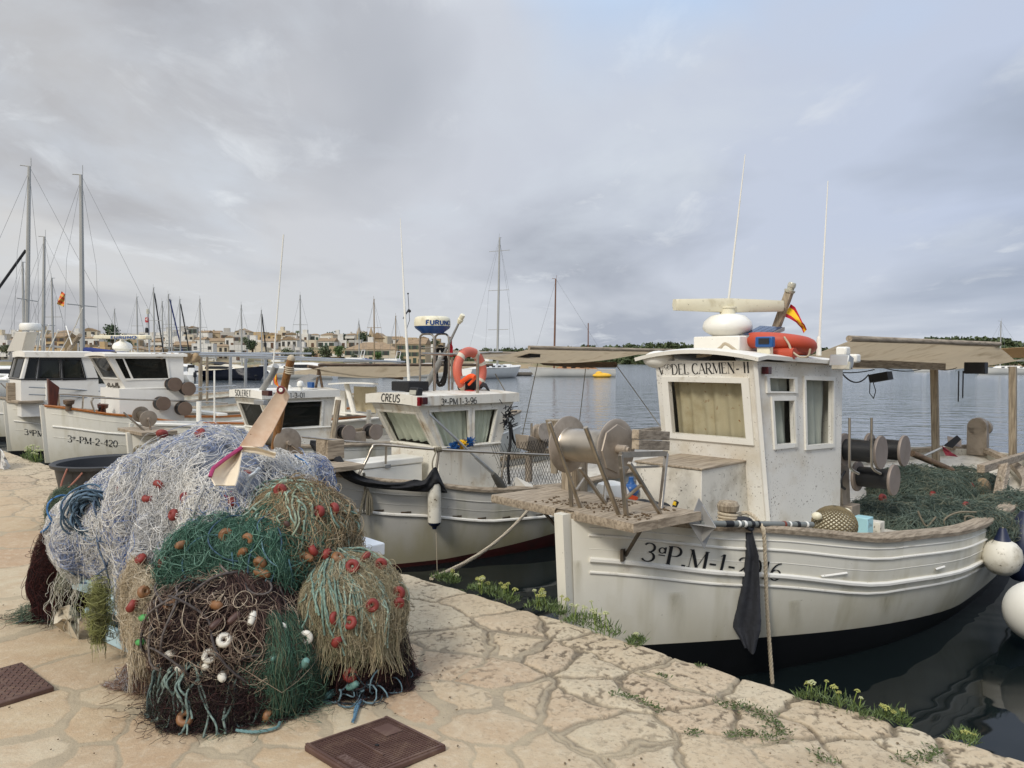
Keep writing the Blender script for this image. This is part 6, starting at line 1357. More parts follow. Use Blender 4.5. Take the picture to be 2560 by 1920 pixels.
def fountain(c, r, n, k, rng, gather=(0, 0, 0), s0=(0, .35), s1=(.9, 1.5), drop=.25, amp=.008, waves=3, pleat=(9, .06), layer=(-.06, .05), facing=True):
    c = np.array(c); r = np.array(r); ph = rng.uniform(0, 2*PI, n*3)
    if facing:
        v = np.array(EYE)-c; a0 = math.atan2(v[1], v[0]); d = np.abs((ph-a0+PI) % (2*PI)-PI); ph = ph[d < 2.0]
    ph = ph[:n]; n = len(ph); ph = ph[:, None]+rng.normal(0, .22, (n, 1))*np.linspace(0, 1, k)[None]+rng.normal(0, .05, (n, 1))*np.sin(np.linspace(0, 1, k)[None]*rng.uniform(4, 9, (n, 1)))
    s = rng.uniform(*s0, (n, 1))+(rng.uniform(*s1, (n, 1))-rng.uniform(*s0, (n, 1)))*np.linspace(0, 1, k)[None]
    a = np.clip(s, 0, 1)*PI/2; ly = 1+rng.uniform(*layer, (n, 1))+pleat[1]*np.sin(pleat[0]*ph+2*np.sin(ph*2))*np.clip(s, 0, 1)
    x = c[0]+gather[0]*np.clip(1-s, 0, 1)+r[0]*np.cos(ph)*np.sin(a)*ly; y = c[1]+gather[1]*np.clip(1-s, 0, 1)+r[1]*np.sin(ph)*np.sin(a)*ly
    fl = 1+.22*np.clip(s-1, 0, 1); x = c[0]+(x-c[0])*fl; y = c[1]+(y-c[1])*fl; z = c[2]+r[2]*np.cos(a)*ly-np.clip(s-1, 0, 9)*drop*2
    Q = np.stack([x, y, z], -1); Q = warp(Q, min(1, r.mean()/.22)**2)+curl(n, k, amp, waves, rng)
    Q[..., 2] = np.maximum(Q[..., 2], QZ+.006*rng.random((n, 1))); return Q
def tints(Q, cols, wts, rng, scale=5, jitter=.12, patch=.6):
    """colour per strand, drifting in patches"""
    n = len(Q); m = Q.mean(1); W_ = np.array(wts)[None]*np.exp(patch*6*(np.stack([vnoise(m*scale+i*13.7) for i in range(len(cols))], 1)-.5))
    W_ /= W_.sum(1, keepdims=True); u = rng.random((n, 1)); i = (np.cumsum(W_, 1) < u).sum(1).clip(0, len(cols)-1)
    c = np.array([srgb(h) for h in cols])[i]; return np.clip(c*rng.uniform(1-jitter, 1+jitter, (n, 1)), 0, 1)
def bodies(blobs, shrink, lump, col, rng, base=QZ):  # inner mounds, coloured darker than the strands to paint shade into the gaps
    parts = []; fo = id(blobs) in FOLD
    for c, r in blobs:
        nu, nv = 30, 44; t = np.linspace(0, PI, nu)[:, None]; a = np.linspace(0, 2*PI, nv+1)[None, :-1]
        D = np.stack([np.sin(t)*np.cos(a), np.sin(t)*np.sin(a), np.cos(t)+0*a], -1); P = c+D*r*(shrink+lump*(fbm(D*3.2+c*3, 3)-.5)[..., None]*2)
        if fo:
            for _ in range(2): g_ = sgrad(P, blobs); P = np.where((sdf(P, blobs) > -.12)[..., None], P-g_*(sdf(P, blobs)+.03)[..., None], P)
        else: P = warp(P, min(1, r.mean()/.22)**2)
        P[..., 2] = np.maximum(P[..., 2], base); idx = np.arange(nu*nv).reshape(nu, nv); nx = np.roll(idx, -1, 1)
        q = np.stack([idx[:-1], idx[1:], nx[1:], nx[:-1]], -1).reshape(-1, 4); cc = np.array(srgb(col))[None]*(.8+.4*vnoise(P.reshape(-1, 3)*14)[:, None]); parts.append((P.reshape(-1, 3), q, cc))
    return parts
def strands_np(Q, rad, col, sides=3):
    me = None; n, k, _ = Q.shape; T = np.empty_like(Q); T[:, 1:-1] = Q[:, 2:]-Q[:, :-2]; T[:, 0] = Q[:, 1]-Q[:, 0]; T[:, -1] = Q[:, -1]-Q[:, -2]; T /= np.linalg.norm(T, axis=2, keepdims=True)+1e-9
    N = np.cross(T, RNG.normal(size=(n, 1, 3))); N /= np.linalg.norm(N, axis=2, keepdims=True)+1e-9; B = np.cross(T, N); r = np.asarray(rad).reshape(-1, 1, 1)*np.ones((n, 1, 1))
    V = np.stack([Q+r*(N*math.cos(2*PI*j/sides)+B*math.sin(2*PI*j/sides)) for j in range(sides)], 2); idx = np.arange(n*k*sides).reshape(n, k, sides)
    q = np.concatenate([np.stack([idx[:, :-1, j], idx[:, :-1, (j+1) % sides], idx[:, 1:, (j+1) % sides], idx[:, 1:, j]], -1).reshape(-1, 4) for j in range(sides)])
    return V.reshape(-1, 3), q, np.repeat(np.asarray(col)[:, None], k*sides, 1).reshape(-1, 3)
net_mat = pm('net_twine', (.5, .5, .5), .75, var=.08, vs=40, attr='tint', spec=.3)
rope_tint = pm('net_rope', (.5, .5, .5), .8, var=.22, vs=90, attr='tint', spec=.3, bump=(140, .5, .004))
NETS = []
def net(label, parts, base, blobs, name='fishing_net', group='fishing nets heaped on the quay', smooth=70, M_=net_mat):
    v, q, c = join_np(parts); me = quick_mesh('netting', v, q, {'tint': c}); b = Vector(base)
    e = thing(name, label, 'fishing net', Matrix.Translation(b), group); finish('netting', me, M_, e, smooth=None); me.polygons.foreach_set('use_smooth', [True]*len(me.polygons)); NETS.append((e, blobs)); return e
def ropes(e, Q, rad, col, name='rope'):
    v, q, c = strands_np(Q, rad, col, 6); n, k = Q.shape[:2]; i = np.arange(k)[None, :, None]; j = np.arange(6)[None, None]; tw = np.where((i*2+j) % 6 < 2, .55, 1.08)*np.ones((n, 1, 1)); c = c*tw.reshape(-1, 1)*rg.uniform(.8, 1.15, (n, 1, 1)).repeat(k*6, 1).reshape(-1, 1); me = quick_mesh(name, v, q, {'tint': c}); finish(name, me, rope_tint, e, smooth=None); me.polygons.foreach_set('use_smooth', [True]*len(me.polygons))
rg = np.random.default_rng(21)
# --- pale blue and white net over everything
WB = [E_(505, 1255, 4.4, (.45, .5, .45)), E_(345, 1318, 4.45, (.37, .36, .33)), E_(705, 1285, 4.12, (.28, .27, .31)), E_(490, 1395, 4.1, (.31, .34, .42)), E_(250, 1335, 4.55, (.25, .24, .27)), E_(600, 1330, 4.0, (.36, .34, .36)), E_(420, 1415, 4.2, (.2, .22, .26))]
FOLD[id(WB)] = .085
parts = bodies(WB, .9, .05, '#6d727c', rg); WC = ['#efece4', '#dedcd6', '#c4c3c0', '#8a98b8', '#5a73a8']; RD = (.0007, .0014)
def wt(Q): return tints(Q, WC, [1.9, 1.3, .7, .24, .16], rg, 3.6, .14, 1.5)
for n_, ln_, am_, wv_, sp_2, lf_ in ((5200, (.25, .7), .006, 2.2, .32, (-.02, .03)), (9600, (.3, .9), .0035, 2.0, .16, (-.015, .028)), (2400, (.12, .3), .009, 2.2, 1.1, (.0, .03))):
    Q = messy(WB, n_, 34, ln_, am_, wv_, sp_2, rg, lf_); parts.append(strands_np(Q, rg.uniform(*RD, len(Q)), wt(Q)))
nf = 700; a = rg.random((nf, 1, 1)); st = np.array(atY(150, 1440, 4.3))*(1-a)+np.array(atY(400, 1470, 3.86))*a+rg.normal(0, .03, (nf, 1, 3)); t_ = np.linspace(0, 1, 26)[None, :, None]; keep = vnoise(st[:, 0]*[9, 9, 0]+3) > .5; st = st[keep]; nf = len(st)
Q = st+np.array([0, 0, -1.])*t_*rg.uniform(.05, .26, (nf, 1, 1))*(.4+1.2*vnoise(st[:, 0]*[7, 7, 0]))[:, None, None]+np.array([0, -.05, 0])*np.sin(t_*2)+curl(nf, 26, .008, 1.8, rg); Q[..., 2] = np.maximum(Q[..., 2], QZ+.01); parts.append(strands_np(Q, rg.uniform(*RD, nf), tints(Q, ['#d9d4c6', '#b9b29f', '#8d8a78', '#7b8468'], [1, 1, .6, .4], rg)))
def fuzz(blobs, n, cols, wts, ln=(.04, .11)):
    Q = messy(blobs, n, 14, ln, .0001, 1, .6, rg, (-.012, .03)); t = np.linspace(0, 1, 14)[None, :, None]; L_ = rg.uniform(2.0, 4.5, (n, 1, 1)); Q = Q+rg.normal(0, .0032, (n, 1, 3))*np.sin(2*PI*(L_*t*.5+rg.random((n, 1, 1))))+rg.normal(0, .0022, (n, 14, 3)); Q[..., 2] = np.maximum(Q[..., 2], QZ+.004)
    return strands_np(Q, rg.uniform(.0005, .0009, n), tints(Q, cols, wts, rg, 3.6, .18, 1.3))
parts.append(fuzz(WB, 15000, WC, [1.9, 1.3, .7, .3, .2]))
white_net = net('large white and blue tangled net draped over the top of the heap', parts, atY(450, 1500, 4.2), WB)
Q = messy(WB, 26, 40, (.6, 1.2), .02, 2.5, .5, rg, (.02, .04)); ropes(white_net, Q, rg.uniform(.004, .006, len(Q)), tints(Q, ['#5a6a80', '#9b9b98', '#4e5a66', '#3f6a96'], [1, 1, 1, .4], rg))
def simple_net(label, blobs, n, cols, wts, body, gather=(0, 0, 0), k=30, rad=(.0007, .0014), amp=.0045, waves=3, pleat=(9, .06), s0=(0, .35), s1=(.85, 1.35), drop=.22, mess=0, mcols=None, lump=.08, shrink=.86, patch=.6):
    parts = bodies(blobs, shrink, lump, body, rg); nb = len(blobs)
    for c, r in blobs:
        Q = fountain(c, r, int(1.9*n/nb), k, rg, gather, s0, s1, drop, amp, waves, pleat); parts.append(strands_np(Q, rg.uniform(*rad, len(Q)), tints(Q, cols, wts, rg, patch=patch)))
    cb, rb = blobs[0]
    if cb[2]-rb[2] < .08:                              # ends trailing on the paving round the foot
        n_ = 130; a = rg.uniform(0, 2*PI, n_); st = cb[None]+np.stack([np.cos(a)*rb[0], np.sin(a)*rb[1], a*0], 1)*rg.uniform(.85, 1.05, (n_, 1)); d = np.stack([np.cos(a), np.sin(a), a*0], 1)+rg.normal(0, .7, (n_, 3)); t_ = np.linspace(0, 1, 26)[None, :, None]
        Q = st[:, None]+d[:, None]*t_*rg.uniform(.03, .12, (n_, 1, 1))+curl(n_, 26, .018, 1.8, rg); Q[..., 2] = QZ+.004+.012*rg.random((n_, 1))+.05*(1-t_[..., 0])**4; parts.append(strands_np(Q, rg.uniform(*rad, n_), tints(Q, cols, wts, rg)))
    Q = messy(blobs, 60, 40, (.1, .35), .02, 1.5, 1.2, rg, (.01, .04)); parts.append(strands_np(Q, rg.uniform(*rad, len(Q)), tints(Q, cols, wts, rg)))
    parts.append(fuzz(blobs, int(1.6*n)+600, cols, wts))
    if mess: Q = messy(blobs, mess//3, 34, (.1, .32), .009, 2.2, .7, rg, (0, .03)); parts.append(strands_np(Q, rg.uniform(*rad, len(Q)), tints(Q, mcols or cols, wts if mcols is None else [1]*len(mcols), rg)))
    return net(label, parts, (blobs[0][0][0], blobs[0][0][1], .01), blobs)
TAN = ['#a3906f', '#8d7b5d', '#b5a588', '#756550']; MINT = ['#84998a', '#72897c', '#93a595', '#8a9580']
B_ = [E_(745, 1335, 3.8, (.27, .27, .26)), E_(790, 1400, 3.85, (.21, .22, .26))]; tan1 = simple_net('tan net with pale green ropes gathered on top of the heap below the white net', B_, 1900, TAN, [1, .8, .8, .5], '#463a2a', (-.02, -.02, 0), amp=.005, mess=500, pleat=(8, .05))
Q = fountain(B_[0][0], B_[0][1]*1.02, 46, 40, rg, (-.02, -.02, 0), (0, .15), (.8, 1.3), .2, .012, 2.5, (8, .05), (.0, .06)); ropes(tan1, Q, rg.uniform(.0045, .0065, len(Q)), tints(Q, MINT, [1, 1, .7, .6], rg))
B_ = [E_(880, 1520, 3.62, (.255, .255, .25))]; tan2 = simple_net('tan net with mint ropes fanning out like a skirt at the right of the heap', B_, 2100, ['#a5987a', '#91866a', '#b5a98c', '#7c7a5e'], [1, .8, .8, .6], '#4a4230', (-.07, .03, 0), amp=.005, pleat=(11, .05), s1=(.95, 1.35), drop=.22, mess=120)
Q = fountain(B_[0][0], B_[0][1]*1.03, 60, 40, rg, (-.07, .03, 0), (0, .1), (.7, 1.3), .2, .006, 1.5, (11, .05), (.0, .05)); ropes(tan2, Q, rg.uniform(.004, .006, len(Q)), tints(Q, MINT, [1, 1, .7, .6], rg))
B_ = [E_(560, 1395, 3.62, (.25, .2, .19)), E_(680, 1390, 3.62, (.2, .2, .19)), E_(480, 1440, 3.62, (.13, .15, .15))]; grn = simple_net('bright green net with blue ropes and brown floats in the middle of the heap', B_, 2300, ['#3d6150', '#2f4f41', '#4c715e', '#6d8f7e'], [1, 1, .8, .35], '#22392f', (0, 0, 0), amp=.005, mess=700, s1=(.8, 1.25), drop=.2)
Q = messy(B_[:2], 24, 60, (.4, .8), .012, 1.3, .8, rg, (.005, .03)); ropes(grn, Q, rg.uniform(.0035, .005, len(Q)), tints(Q, ['#4a6b78', '#64828a', '#40596a', '#849c98'], [1, 1, .7, .5], rg))
DK = ['#3b2a28', '#2c2021', '#54403a', '#1f1819']
B_ = [E_(575, 1562, 3.45, (.31, .25, .235)), E_(490, 1560, 3.5, (.15, .2, .2))]; drk = simple_net('dark brown net with pale cords and grey ropes below the green net', B_, 1500, DK+['#6a5148'], [1, 1, .8, .6, .5], '#1b1415', (0, 0, 0), amp=.005, mess=700)
Q = messy(B_, 150, 60, (.25, .6), .016, 2.2, 1.0, rg, (.01, .04)); ropes(drk, Q, rg.uniform(.0008, .0014, len(Q)), tints(Q, ['#93806f', '#7d6b5c', '#ab9a89'], [1, 1, .6], rg), 'cord')
Q = messy(B_, 34, 60, (.5, .9), .02, 1.4, .8, rg, (.02, .05)); ropes(drk, Q, rg.uniform(.005, .0065, len(Q)), tints(Q, ['#5b5450', '#4a4442', '#6e6660'], [1, 1, .5], rg))
B_ = [E_(900, 1665, 3.68, (.235, .25, .30))]; dk2 = simple_net('dark maroon net with blue ropes at the right foot of the heap', B_, 2000, ['#33201f', '#241818', '#4a2c28', '#191313'], [1, 1, .7, .6], '#160f10', (0, 0, 0), amp=.0045, s1=(.9, 1.5), drop=.28, mess=300)
Q = messy([E_(900, 1720, 3.66, (.25, .26, .18))], 70, 24, (.12, .4), .02, 1.8, .8, rg, (.0, .04)); ropes(dk2, Q, rg.uniform(.003, .005, len(Q)), tints(Q, ['#5b7077', '#6b8087', '#435259', '#2f3a3f'], [1, .8, .8, .6], rg))
B_ = [E_(540, 1745, 3.36, (.26, .22, .27)), E_(645, 1745, 3.42, (.25, .2, .26))]; dk3 = simple_net('dark brown net with light blue green ropes at the front foot of the heap', B_, 2700, ['#2b1b1b', '#1f1415', '#452d2a', '#3a4238', '#5d5a48'], [1, 1, .7, .45, .3], '#150e0f', (0, .03, 0), amp=.0045, s1=(.9, 1.6), drop=.26, mess=500)
Q = fountain(B_[0][0], B_[0][1]*1.05, 40, 30, rg, (0, .0, 0), (.3, .6), (.95, 1.4), .2, .008, 1.6, (7, .06), (.02, .08)); ropes(dk3, Q, rg.uniform(.004, .006, len(Q)), tints(Q, ['#6f8078', '#5b6c66', '#7b8a80', '#4a5856'], [1, 1, .6, .6], rg))
B_ = [E_(690, 1660, 3.42, (.21, .2, .27)), E_(740, 1730, 3.5, (.14, .16, .2))]; gr2 = simple_net('faded green net hanging at the lower front of the heap between dark nets', B_, 1700, ['#41614f', '#344f42', '#56755f', '#5f654f', '#40382e'], [1, .9, .7, .7, .6], '#222b25', (-.05, 0, 0), amp=.005, mess=600, s1=(.85, 1.5), drop=.24)
B_ = [E_(505, 1640, 3.5, (.2, .18, .24))]; br1 = simple_net('brown net strung with white ring floats on the lower front of the heap', B_, 1300, ['#5a4636', '#463529', '#6d5946', '#353a2f', '#74685a'], [1, 1, .7, .5, .4], '#221a14', (0, 0, 0), amp=.005, mess=500, s1=(.85, 1.5))
Q = messy(B_, 26, 30, (.25, .5), .02, 1.8, .8, rg, (.01, .04)); ropes(br1, Q, rg.uniform(.005, .0065, len(Q)), tints(Q, ['#6b5a4a', '#59503f', '#7a6c5a'], [1, 1, .6], rg))
B_ = [E_(152, 1450, 4.62, (.13, .16, .36))]; mar = simple_net('dark red brown net hanging at the left end of the heap', B_, 1700, ['#3e1d1b', '#2d1515', '#572a24', '#1d1111'], [1, 1, .7, .5], '#1c0e0e', (.04, 0, 0), amp=.0045, s1=(.9, 1.5), drop=.3, mess=300)
B_ = [E_(120, 1560, 4.6, (.16, .14, .07)), E_(165, 1285, 4.75, (.09, .1, .16))]; grl = simple_net('thin dull green net peeping out at the left edge of the heap', B_, 700, ['#5d6e58', '#4c5a4a', '#77806a', '#3d5247'], [1, 1, .6, .6], '#2b332a', amp=.005, mess=200)
B_ = [E_(400, 1690, 3.62, (.13, .12, .13)), E_(335, 1712, 3.6, (.12, .06, .03))]; pnk = simple_net('pale pinkish brown net trailing onto the paving left of the heap', B_, 1500, ['#8d7768', '#77604f', '#a2917f', '#6a443a', '#9b9a9c'], [1, 1, .8, .5, .5], '#3c2c25', (.06, .06, 0), amp=.005, s1=(.9, 1.7), drop=.2, mess=400)
B_ = [E_(378, 1560, 3.52, (.085, .09, .24)), E_(345, 1500, 3.72, (.07, .08, .2))]; crm = simple_net('cream coloured cord net hanging beside the dark brown net', B_, 900, ['#cbbda2', '#b8a88c', '#d9cdb6', '#8f7f68'], [1, .9, .7, .4], '#5c4f3e', amp=.005, s1=(.8, 1.5), drop=.22)
B_ = [E_(246, 1525, 3.86, (.028, .03, .13))]; ylw = simple_net('yellow green cord net hanging over the pale blue crates', B_, 150, ['#94965a', '#7f8150', '#a5a76e', '#66664c'], [1, 1, .6, .5], '#4c4d2a', amp=.005, s1=(.8, 1.5), drop=.2)
MIX = [(c*1.0, r*1.03) for e_, bs in NETS for c, r in bs if r[2] > .15]
for lab, cols, n_ in ((drk, ['#8a7a68', '#5b4a40', '#b5a690'], 260), (grn, ['#4c715e', '#2f4f41', '#6d8f7e'], 320), (tan1, ['#a3906f', '#7d6b50', '#b5a588'], 300), (white_net, ['#dedcd6', '#b9b8b6', '#7d90b8'], 420)):
    Q = messy([b for e_, bs in NETS if e_ is lab for b in bs], n_, 48, (.25, .6), .02, 1.6, .9, rg, (.0, .035))
    for j in range(Q.shape[1]): s_ = sdf(Q[:, j], MIX); Q[:, j] += np.where(s_ < .004, -1, 0)[:, None]*np.minimum(s_-.006, 0)[:, None]*sgrad(Q[:, j], MIX)
    Q[..., 2] = np.maximum(Q[..., 2], QZ); ropes(lab, Q, rg.uniform(.0008, .0018, len(Q)), tints(Q, cols, [1, 1, .7], rg), 'loose_strands')
# --- blue grey rope coil on the left shoulder
qc = E_(228, 1272, 4.15, (.1, .1, .1)); P = []
for i in range(40):
    a = np.linspace(0, 2*PI, 24); rr_ = rg.uniform(.05, .12); ct = qc[0]+rg.normal(0, .015, 3); P.append(np.stack([ct[0]+rr_*np.cos(a), ct[1]+.05*np.sin(a*2+i), ct[2]-.02+rr_*1.15*np.sin(a)], 1))
P = np.array(P); v, q, c = strands_np(P, .006, tints(P, ['#4d6476', '#64798a', '#3b4c58'], [1, .8, .7], rg), 6); me = quick_mesh('rope_coil', v, q, {'tint': c}); o = finish('rope_coil', me, rope_tint, None, Vector(qc[0]), smooth=None); me.polygons.foreach_set('use_smooth', [True]*len(me.polygons)); tag(o, 'blue grey coiled rope tucked into the left shoulder of the white net', 'rope')
# ------------------------------------------------------------------ floats threaded on the nets
ALLB = [(c, r) for e, bs in NETS for c, r in bs]
def hit_pile(px, py, out=0.0):
    d = np.array(ray(px, py)); d /= np.linalg.norm(d); t = 2.6
    while t < 5.6:
        p = np.array(EYE)+d*t
        s_ = min(float(sdf(p[None], [b])[0]) for b in ALLB)
        if s_ < out: break
        t += max(.004, (s_-out)*.7)
    return np.array(EYE)+d*t
def owner(p):
    best = min(NETS, key=lambda nb: min(float(sdf(p[None], [b])[0]) for b in nb[1])); return best[0]
f_red = pm('float_red', '#7b2a22', .6, var=.2, vs=20, dirt=('#6d231f', 18, .48, .7)); f_brown = pm('float_brown', '#7d5736', .55, var=.14, vs=20, dirt=('#5d4026', 14, .52, .8)); f_white = pm('float_white', '#d3cfc2', .5, var=.08, dirt=('#8f8974', 14, .5, .75)); f_teal = pm('float_teal', '#5f857d', .55, var=.2, vs=20); f_dark = pm('float_dark', '#4a332b', .55, var=.15)
rr = random.Random(12)
def add_float(px, py, mat, s_=1.0, kind=0):
    s_ *= rr.uniform(.78, .92); p = hit_pile(px, py, .018); ax = Vector((rr.gauss(0, 1), rr.gauss(0, 1), rr.gauss(0, .7))).normalized(); q = MB()
    if kind == 0: q.torus(p, ax, .0185*s_, .0165*s_, 18, 10, 1.15)
    elif kind == 2:
        v = (EYE-Vector(p)).normalized(); ax = (v+Vector((rr.gauss(0, .35), rr.gauss(0, .35), rr.gauss(0, .3)))).normalized(); q.torus(p, ax, .021*s_, .0145*s_, 18, 10, 1.0)
    else: q.lathe([(.006, -.042*s_), (.016*s_, -.036*s_), (.022*s_, -.015*s_), (.022*s_, .015*s_), (.016*s_, .036*s_), (.006, .042*s_)], p, ax, 14)
    q.build('float', mat, owner(p))
for x, y in ((500, 1083), (405, 1084), (397, 1213), (300, 1226), (370, 1246), (463, 1244), (433, 1287), (294, 1285), (580, 1256), (701, 1226), (797, 1279), (351, 1398), (411, 1408), (235, 1441), (330, 1514), (783, 1375), (816, 1386), (914, 1392), (952, 1410), (996, 1482), (996, 1508), (835, 1272), (846, 1603)): add_float(x, y, f_red, 1.1, 0 if rr.random() < .75 else 1)
for x, y in ((617, 1190), (838, 1545), (875, 1556), (930, 1513), (881, 1416), (876, 1687)): add_float(x, y, f_red, 1.12, 2)
for x, y in ((565, 1338), (620, 1350), (605, 1382), (650, 1407), (765, 1391), (457, 1362), (360, 1480), (429, 1513), (540, 1513), (671, 1789), (845, 1395), (655, 1432)): add_float(x, y, f_brown, 1.15, rr.choice((0, 1, 0)))
add_float(463, 1795, f_brown, 1.2, 2)
for x, y in ((560, 1600), (700, 1573), (764, 1594), (523, 1640)): add_float(x, y, f_white, 1.12, 2)
for x, y in ((433, 1632), (555, 1690), (513, 1668), (445, 1668), (630, 1545)): add_float(x, y, f_white, 1.0, 1)
for x, y in ((820, 1680), (826, 1735), (882, 1714), (695, 1640), (760, 1660)): add_float(x, y, f_teal, 1.0, 1)
for x, y in ((182, 1550), (428, 1560), (540, 1560), (585, 1545), (640, 1290), (720, 1315)): add_float(x, y, f_dark, .9, 1)
for x, y in ((362, 1545), (352, 1605)): add_float(x, y, pm('float_green', '#4f9a55', .5), .9, 1)
# ------------------------------------------------------------------ three bladed vane stuck into the nets
vn = thing('vane', 'rust stained cream fibreglass vane with tall upper blade stuck in the white net', 'vane', Matrix.Translation(atY(603, 1121, 3.9)))
vm = pm('vane_fibreglass', '#d0bba6', .6, var=.1, vs=4, dirt=('#a9794e', 3.5, .54, .8), speck=('#6b4526', 30, .68)); vm2 = pm('vane_cream', '#ddd0b8', .6, var=.06, dirt=('#a8672c', 5, .60, .74))
def plate(rows_px, D, bulge, mat, name):
    rows = []
    for i, (l, r_, d) in enumerate(rows_px):
        rows.append([atY(l[0]+(r_[0]-l[0])*k/8, l[1]+(r_[1]-l[1])*k/8, d+bulge*math.sin(PI*k/8)) for k in range(9)])
    fin = []
    for a, b_ in zip(rows[:-1], rows[1:]): fin += [[p.lerp(q_, t/5) for p, q_ in zip(a, b_)] for t in range(5)]
    fin.append(rows[-1]); q = MB(); q.grid(fin, thick=.006); return q.build(name, mat, vn, smooth=50)
plate([((598, 1116), (657, 1117), 3.76), ((627, 1072), (683, 1076), 3.76), ((666, 1017), (715, 1012), 3.74), ((687, 986), (723, 991), 3.73), ((699, 968), (712, 971), 3.72)], 3.8, .008, vm, 'blade')
plate([((603, 1118), (607, 1122), 3.74), ((565, 1146), (602, 1154), 3.68), ((533, 1171), (599, 1180), 3.62), ((525, 1193), (594, 1200), 3.59), ((537, 1215), (589, 1215), 3.56)], 3.8, .07, vm2, 'blade')
plate([((604, 1117), (604, 1127), 3.75), ((640, 1119), (640, 1131), 3.77), ((690, 1134), (688, 1143), 3.8)], 3.9, .02, vm2, 'blade')
q = MB(); q.tube([atY(604, 1119, 3.73), atY(566, 1145, 3.66), atY(533, 1171, 3.6), atY(525, 1192, 3.57)], .010, 6); q.build('magenta_edge', pm('edge_magenta', '#9c2f5e', .6), vn)
q = MB(); q.torus(atY(702, 975, 3.70), (0, 1, 0), .016, .006, 14, 6); q.build('eyelet', pm('eyelet_red', '#6d1f22', .5), vn); q = MB(); q.torus(atY(702, 975, 3.69), (0, 1, 0), .006, .005, 10, 6); q.build('eyelet_rim', plastic_white, vn)
q = MB(); q.tube(rope_pts([atY(x, y, 3.72) for x, y in ((648, 1170), (628, 1195), (618, 1215), (607, 1235))], 5), .01, 6); q.tube(rope_pts([atY(x, y, 3.7) for x, y in ((640, 1180), (622, 1192), (617, 1200))], 5), .008, 6); tag(q.build('rope', pm('rope_whiteblue', '#b4bcc4', .8, var=.3, vs=30), None, atY(620, 1200, 3.7)), 'short white rope end lying below the cream vane on the white net', 'rope')
for k, (pts, cl, lb) in enumerate(((((575, 1228), (600, 1236), (625, 1226), (640, 1212), (610, 1240), (580, 1246), (560, 1238)), '#9c2440', 'thin crimson cord squiggling on the white net below the vane'),)):
    P = rope_pts([Vector(hit_pile(x, y, .025)) for x, y in pts], 6); q = MB(); q.tube(P, .004, 5); tag(q.build('cord', pm('cord_crimson', '#7d2338', .8), None, P[0]), lb, 'cord')
# ------------------------------------------------------------------ pale blue crates, plastic sheet, tub, boxes, loose ropes
crate_m = pm('crate_blue', '#a9c3cb', .45, var=.05, dirt=('#7f8c88', 6, .55, .85), speck=('#6b675a', 40, .7))
def crate(C, ang, L_, W_, H_, label, group, text=None):
    M = TR(C[0], C[1], C[2], ang); e = thing('fish_crate', label, 'crate', M, group); q = MB(M); t = .008; o = .018
    def ringbox(z0, z1, l, w_, th):
        l, w_ = l/2, w_/2
        for x0, x1, y0, y1 in ((-l, l, -w_, -w_+th), (-l, l, w_-th, w_), (-l, -l+th, -w_+th, w_-th), (l-th, l, -w_+th, w_-th)): q.box(((x0+x1)/2, (y0+y1)/2, (z0+z1)/2), (x1-x0, y1-y0, z1-z0))
    ringbox(0, H_-.05, L_-.03, W_-.03, t); q.box((0, 0, .006), (L_-.04, W_-.04, .01)); 
    q.build('crate_wall', crate_m, e, bevel=.004)
    q = MB(M)
    for sx in (-1, 1):                                       # rim rises in a step at both ends
        q.box((sx*(L_/2-.07), W_/2-.004, H_-.012), (.14, .03, .024)); q.box((sx*(L_/2-.07), -W_/2+.004, H_-.012), (.14, .03, .024)); q.box((sx*(L_/2-.002), 0, H_-.012), (.03, W_, .024))
        for sy in (-1, 1):
            q.box((sx*(L_/2-.15), sy*(W_/2-.004), H_-.034), (.03, .03, .05), Matrix.Rotation(sx*.7, 3, 'Y')); q.box((sx*(L_/2-.07), sy*(W_/2-.012), H_-.03), (.13, .008, .05))
        q.box((sx*(L_/2-.012), 0, H_-.03), (.008, W_-.02, .05))
    for sy in (-1, 1): q.box((0, sy*(W_/2-.004), H_-.06), (L_-.33, .028, .02))
    q.build('crate_rim', crate_m, e, bevel=.004)
    if text:
        q = MB(M); letters(q, text, planemap((-L_*.42, -W_/2+.0145, .045), (1, 0, 0), (0, 0, 1), .003), .042, .16, .09, True, .03, width=L_*.44)
        q.build('lettering', pm('print_grey', '#4a555a', .6), e, smooth=None)
        q = MB(M)
        for k in range(4): q.poly([(L_*.12+.012*k, -W_/2+.011, .05+.012*(k % 2)), (L_*.17+.012*k, -W_/2+.011, .06+.006*k), (L_*.14+.012*k, -W_/2+.011, .08-.008*(k % 2))])
        q.build('emblem', pm('print_blue', '#2a2f6e', .6), e, smooth=None)
    return e
ga, gb = atZ(205, 1588, .0), atZ(340, 1655, .0); an = math.atan2((gb-ga).y, (gb-ga).x); GC = 'pale blue fish crates under the nets'
cdir = (gb-ga).normalized(); cn = Vector((-cdir.y, cdir.x, 0)); L0 = .6
c0 = gb-cdir*(L0/2-.02)+cn*.2
crate((c0.x, c0.y, .012), an, L0, .4, .16, 'lowest pale blue crate with printed side at the left front of the heap', GC, 'VICOPEIX')
crate((c0.x+.004, c0.y+.004, .185), an, L0, .4, .16, 'second pale blue crate stacked on the printed one', GC)
c1_ = atZ(165, 1520, .16); crate((c1_.x+.22, c1_.y+.18, .22), an+.1, .5, .35, .17, 'pale blue crate corner sticking out by the maroon net', GC)
q = MB(); sh = [(148, 1520), (175, 1512), (196, 1530), (198, 1560), (196, 1600), (160, 1580), (134, 1560), (136, 1540)]; ctr = atY(170, 1550, 4.2); rows = []
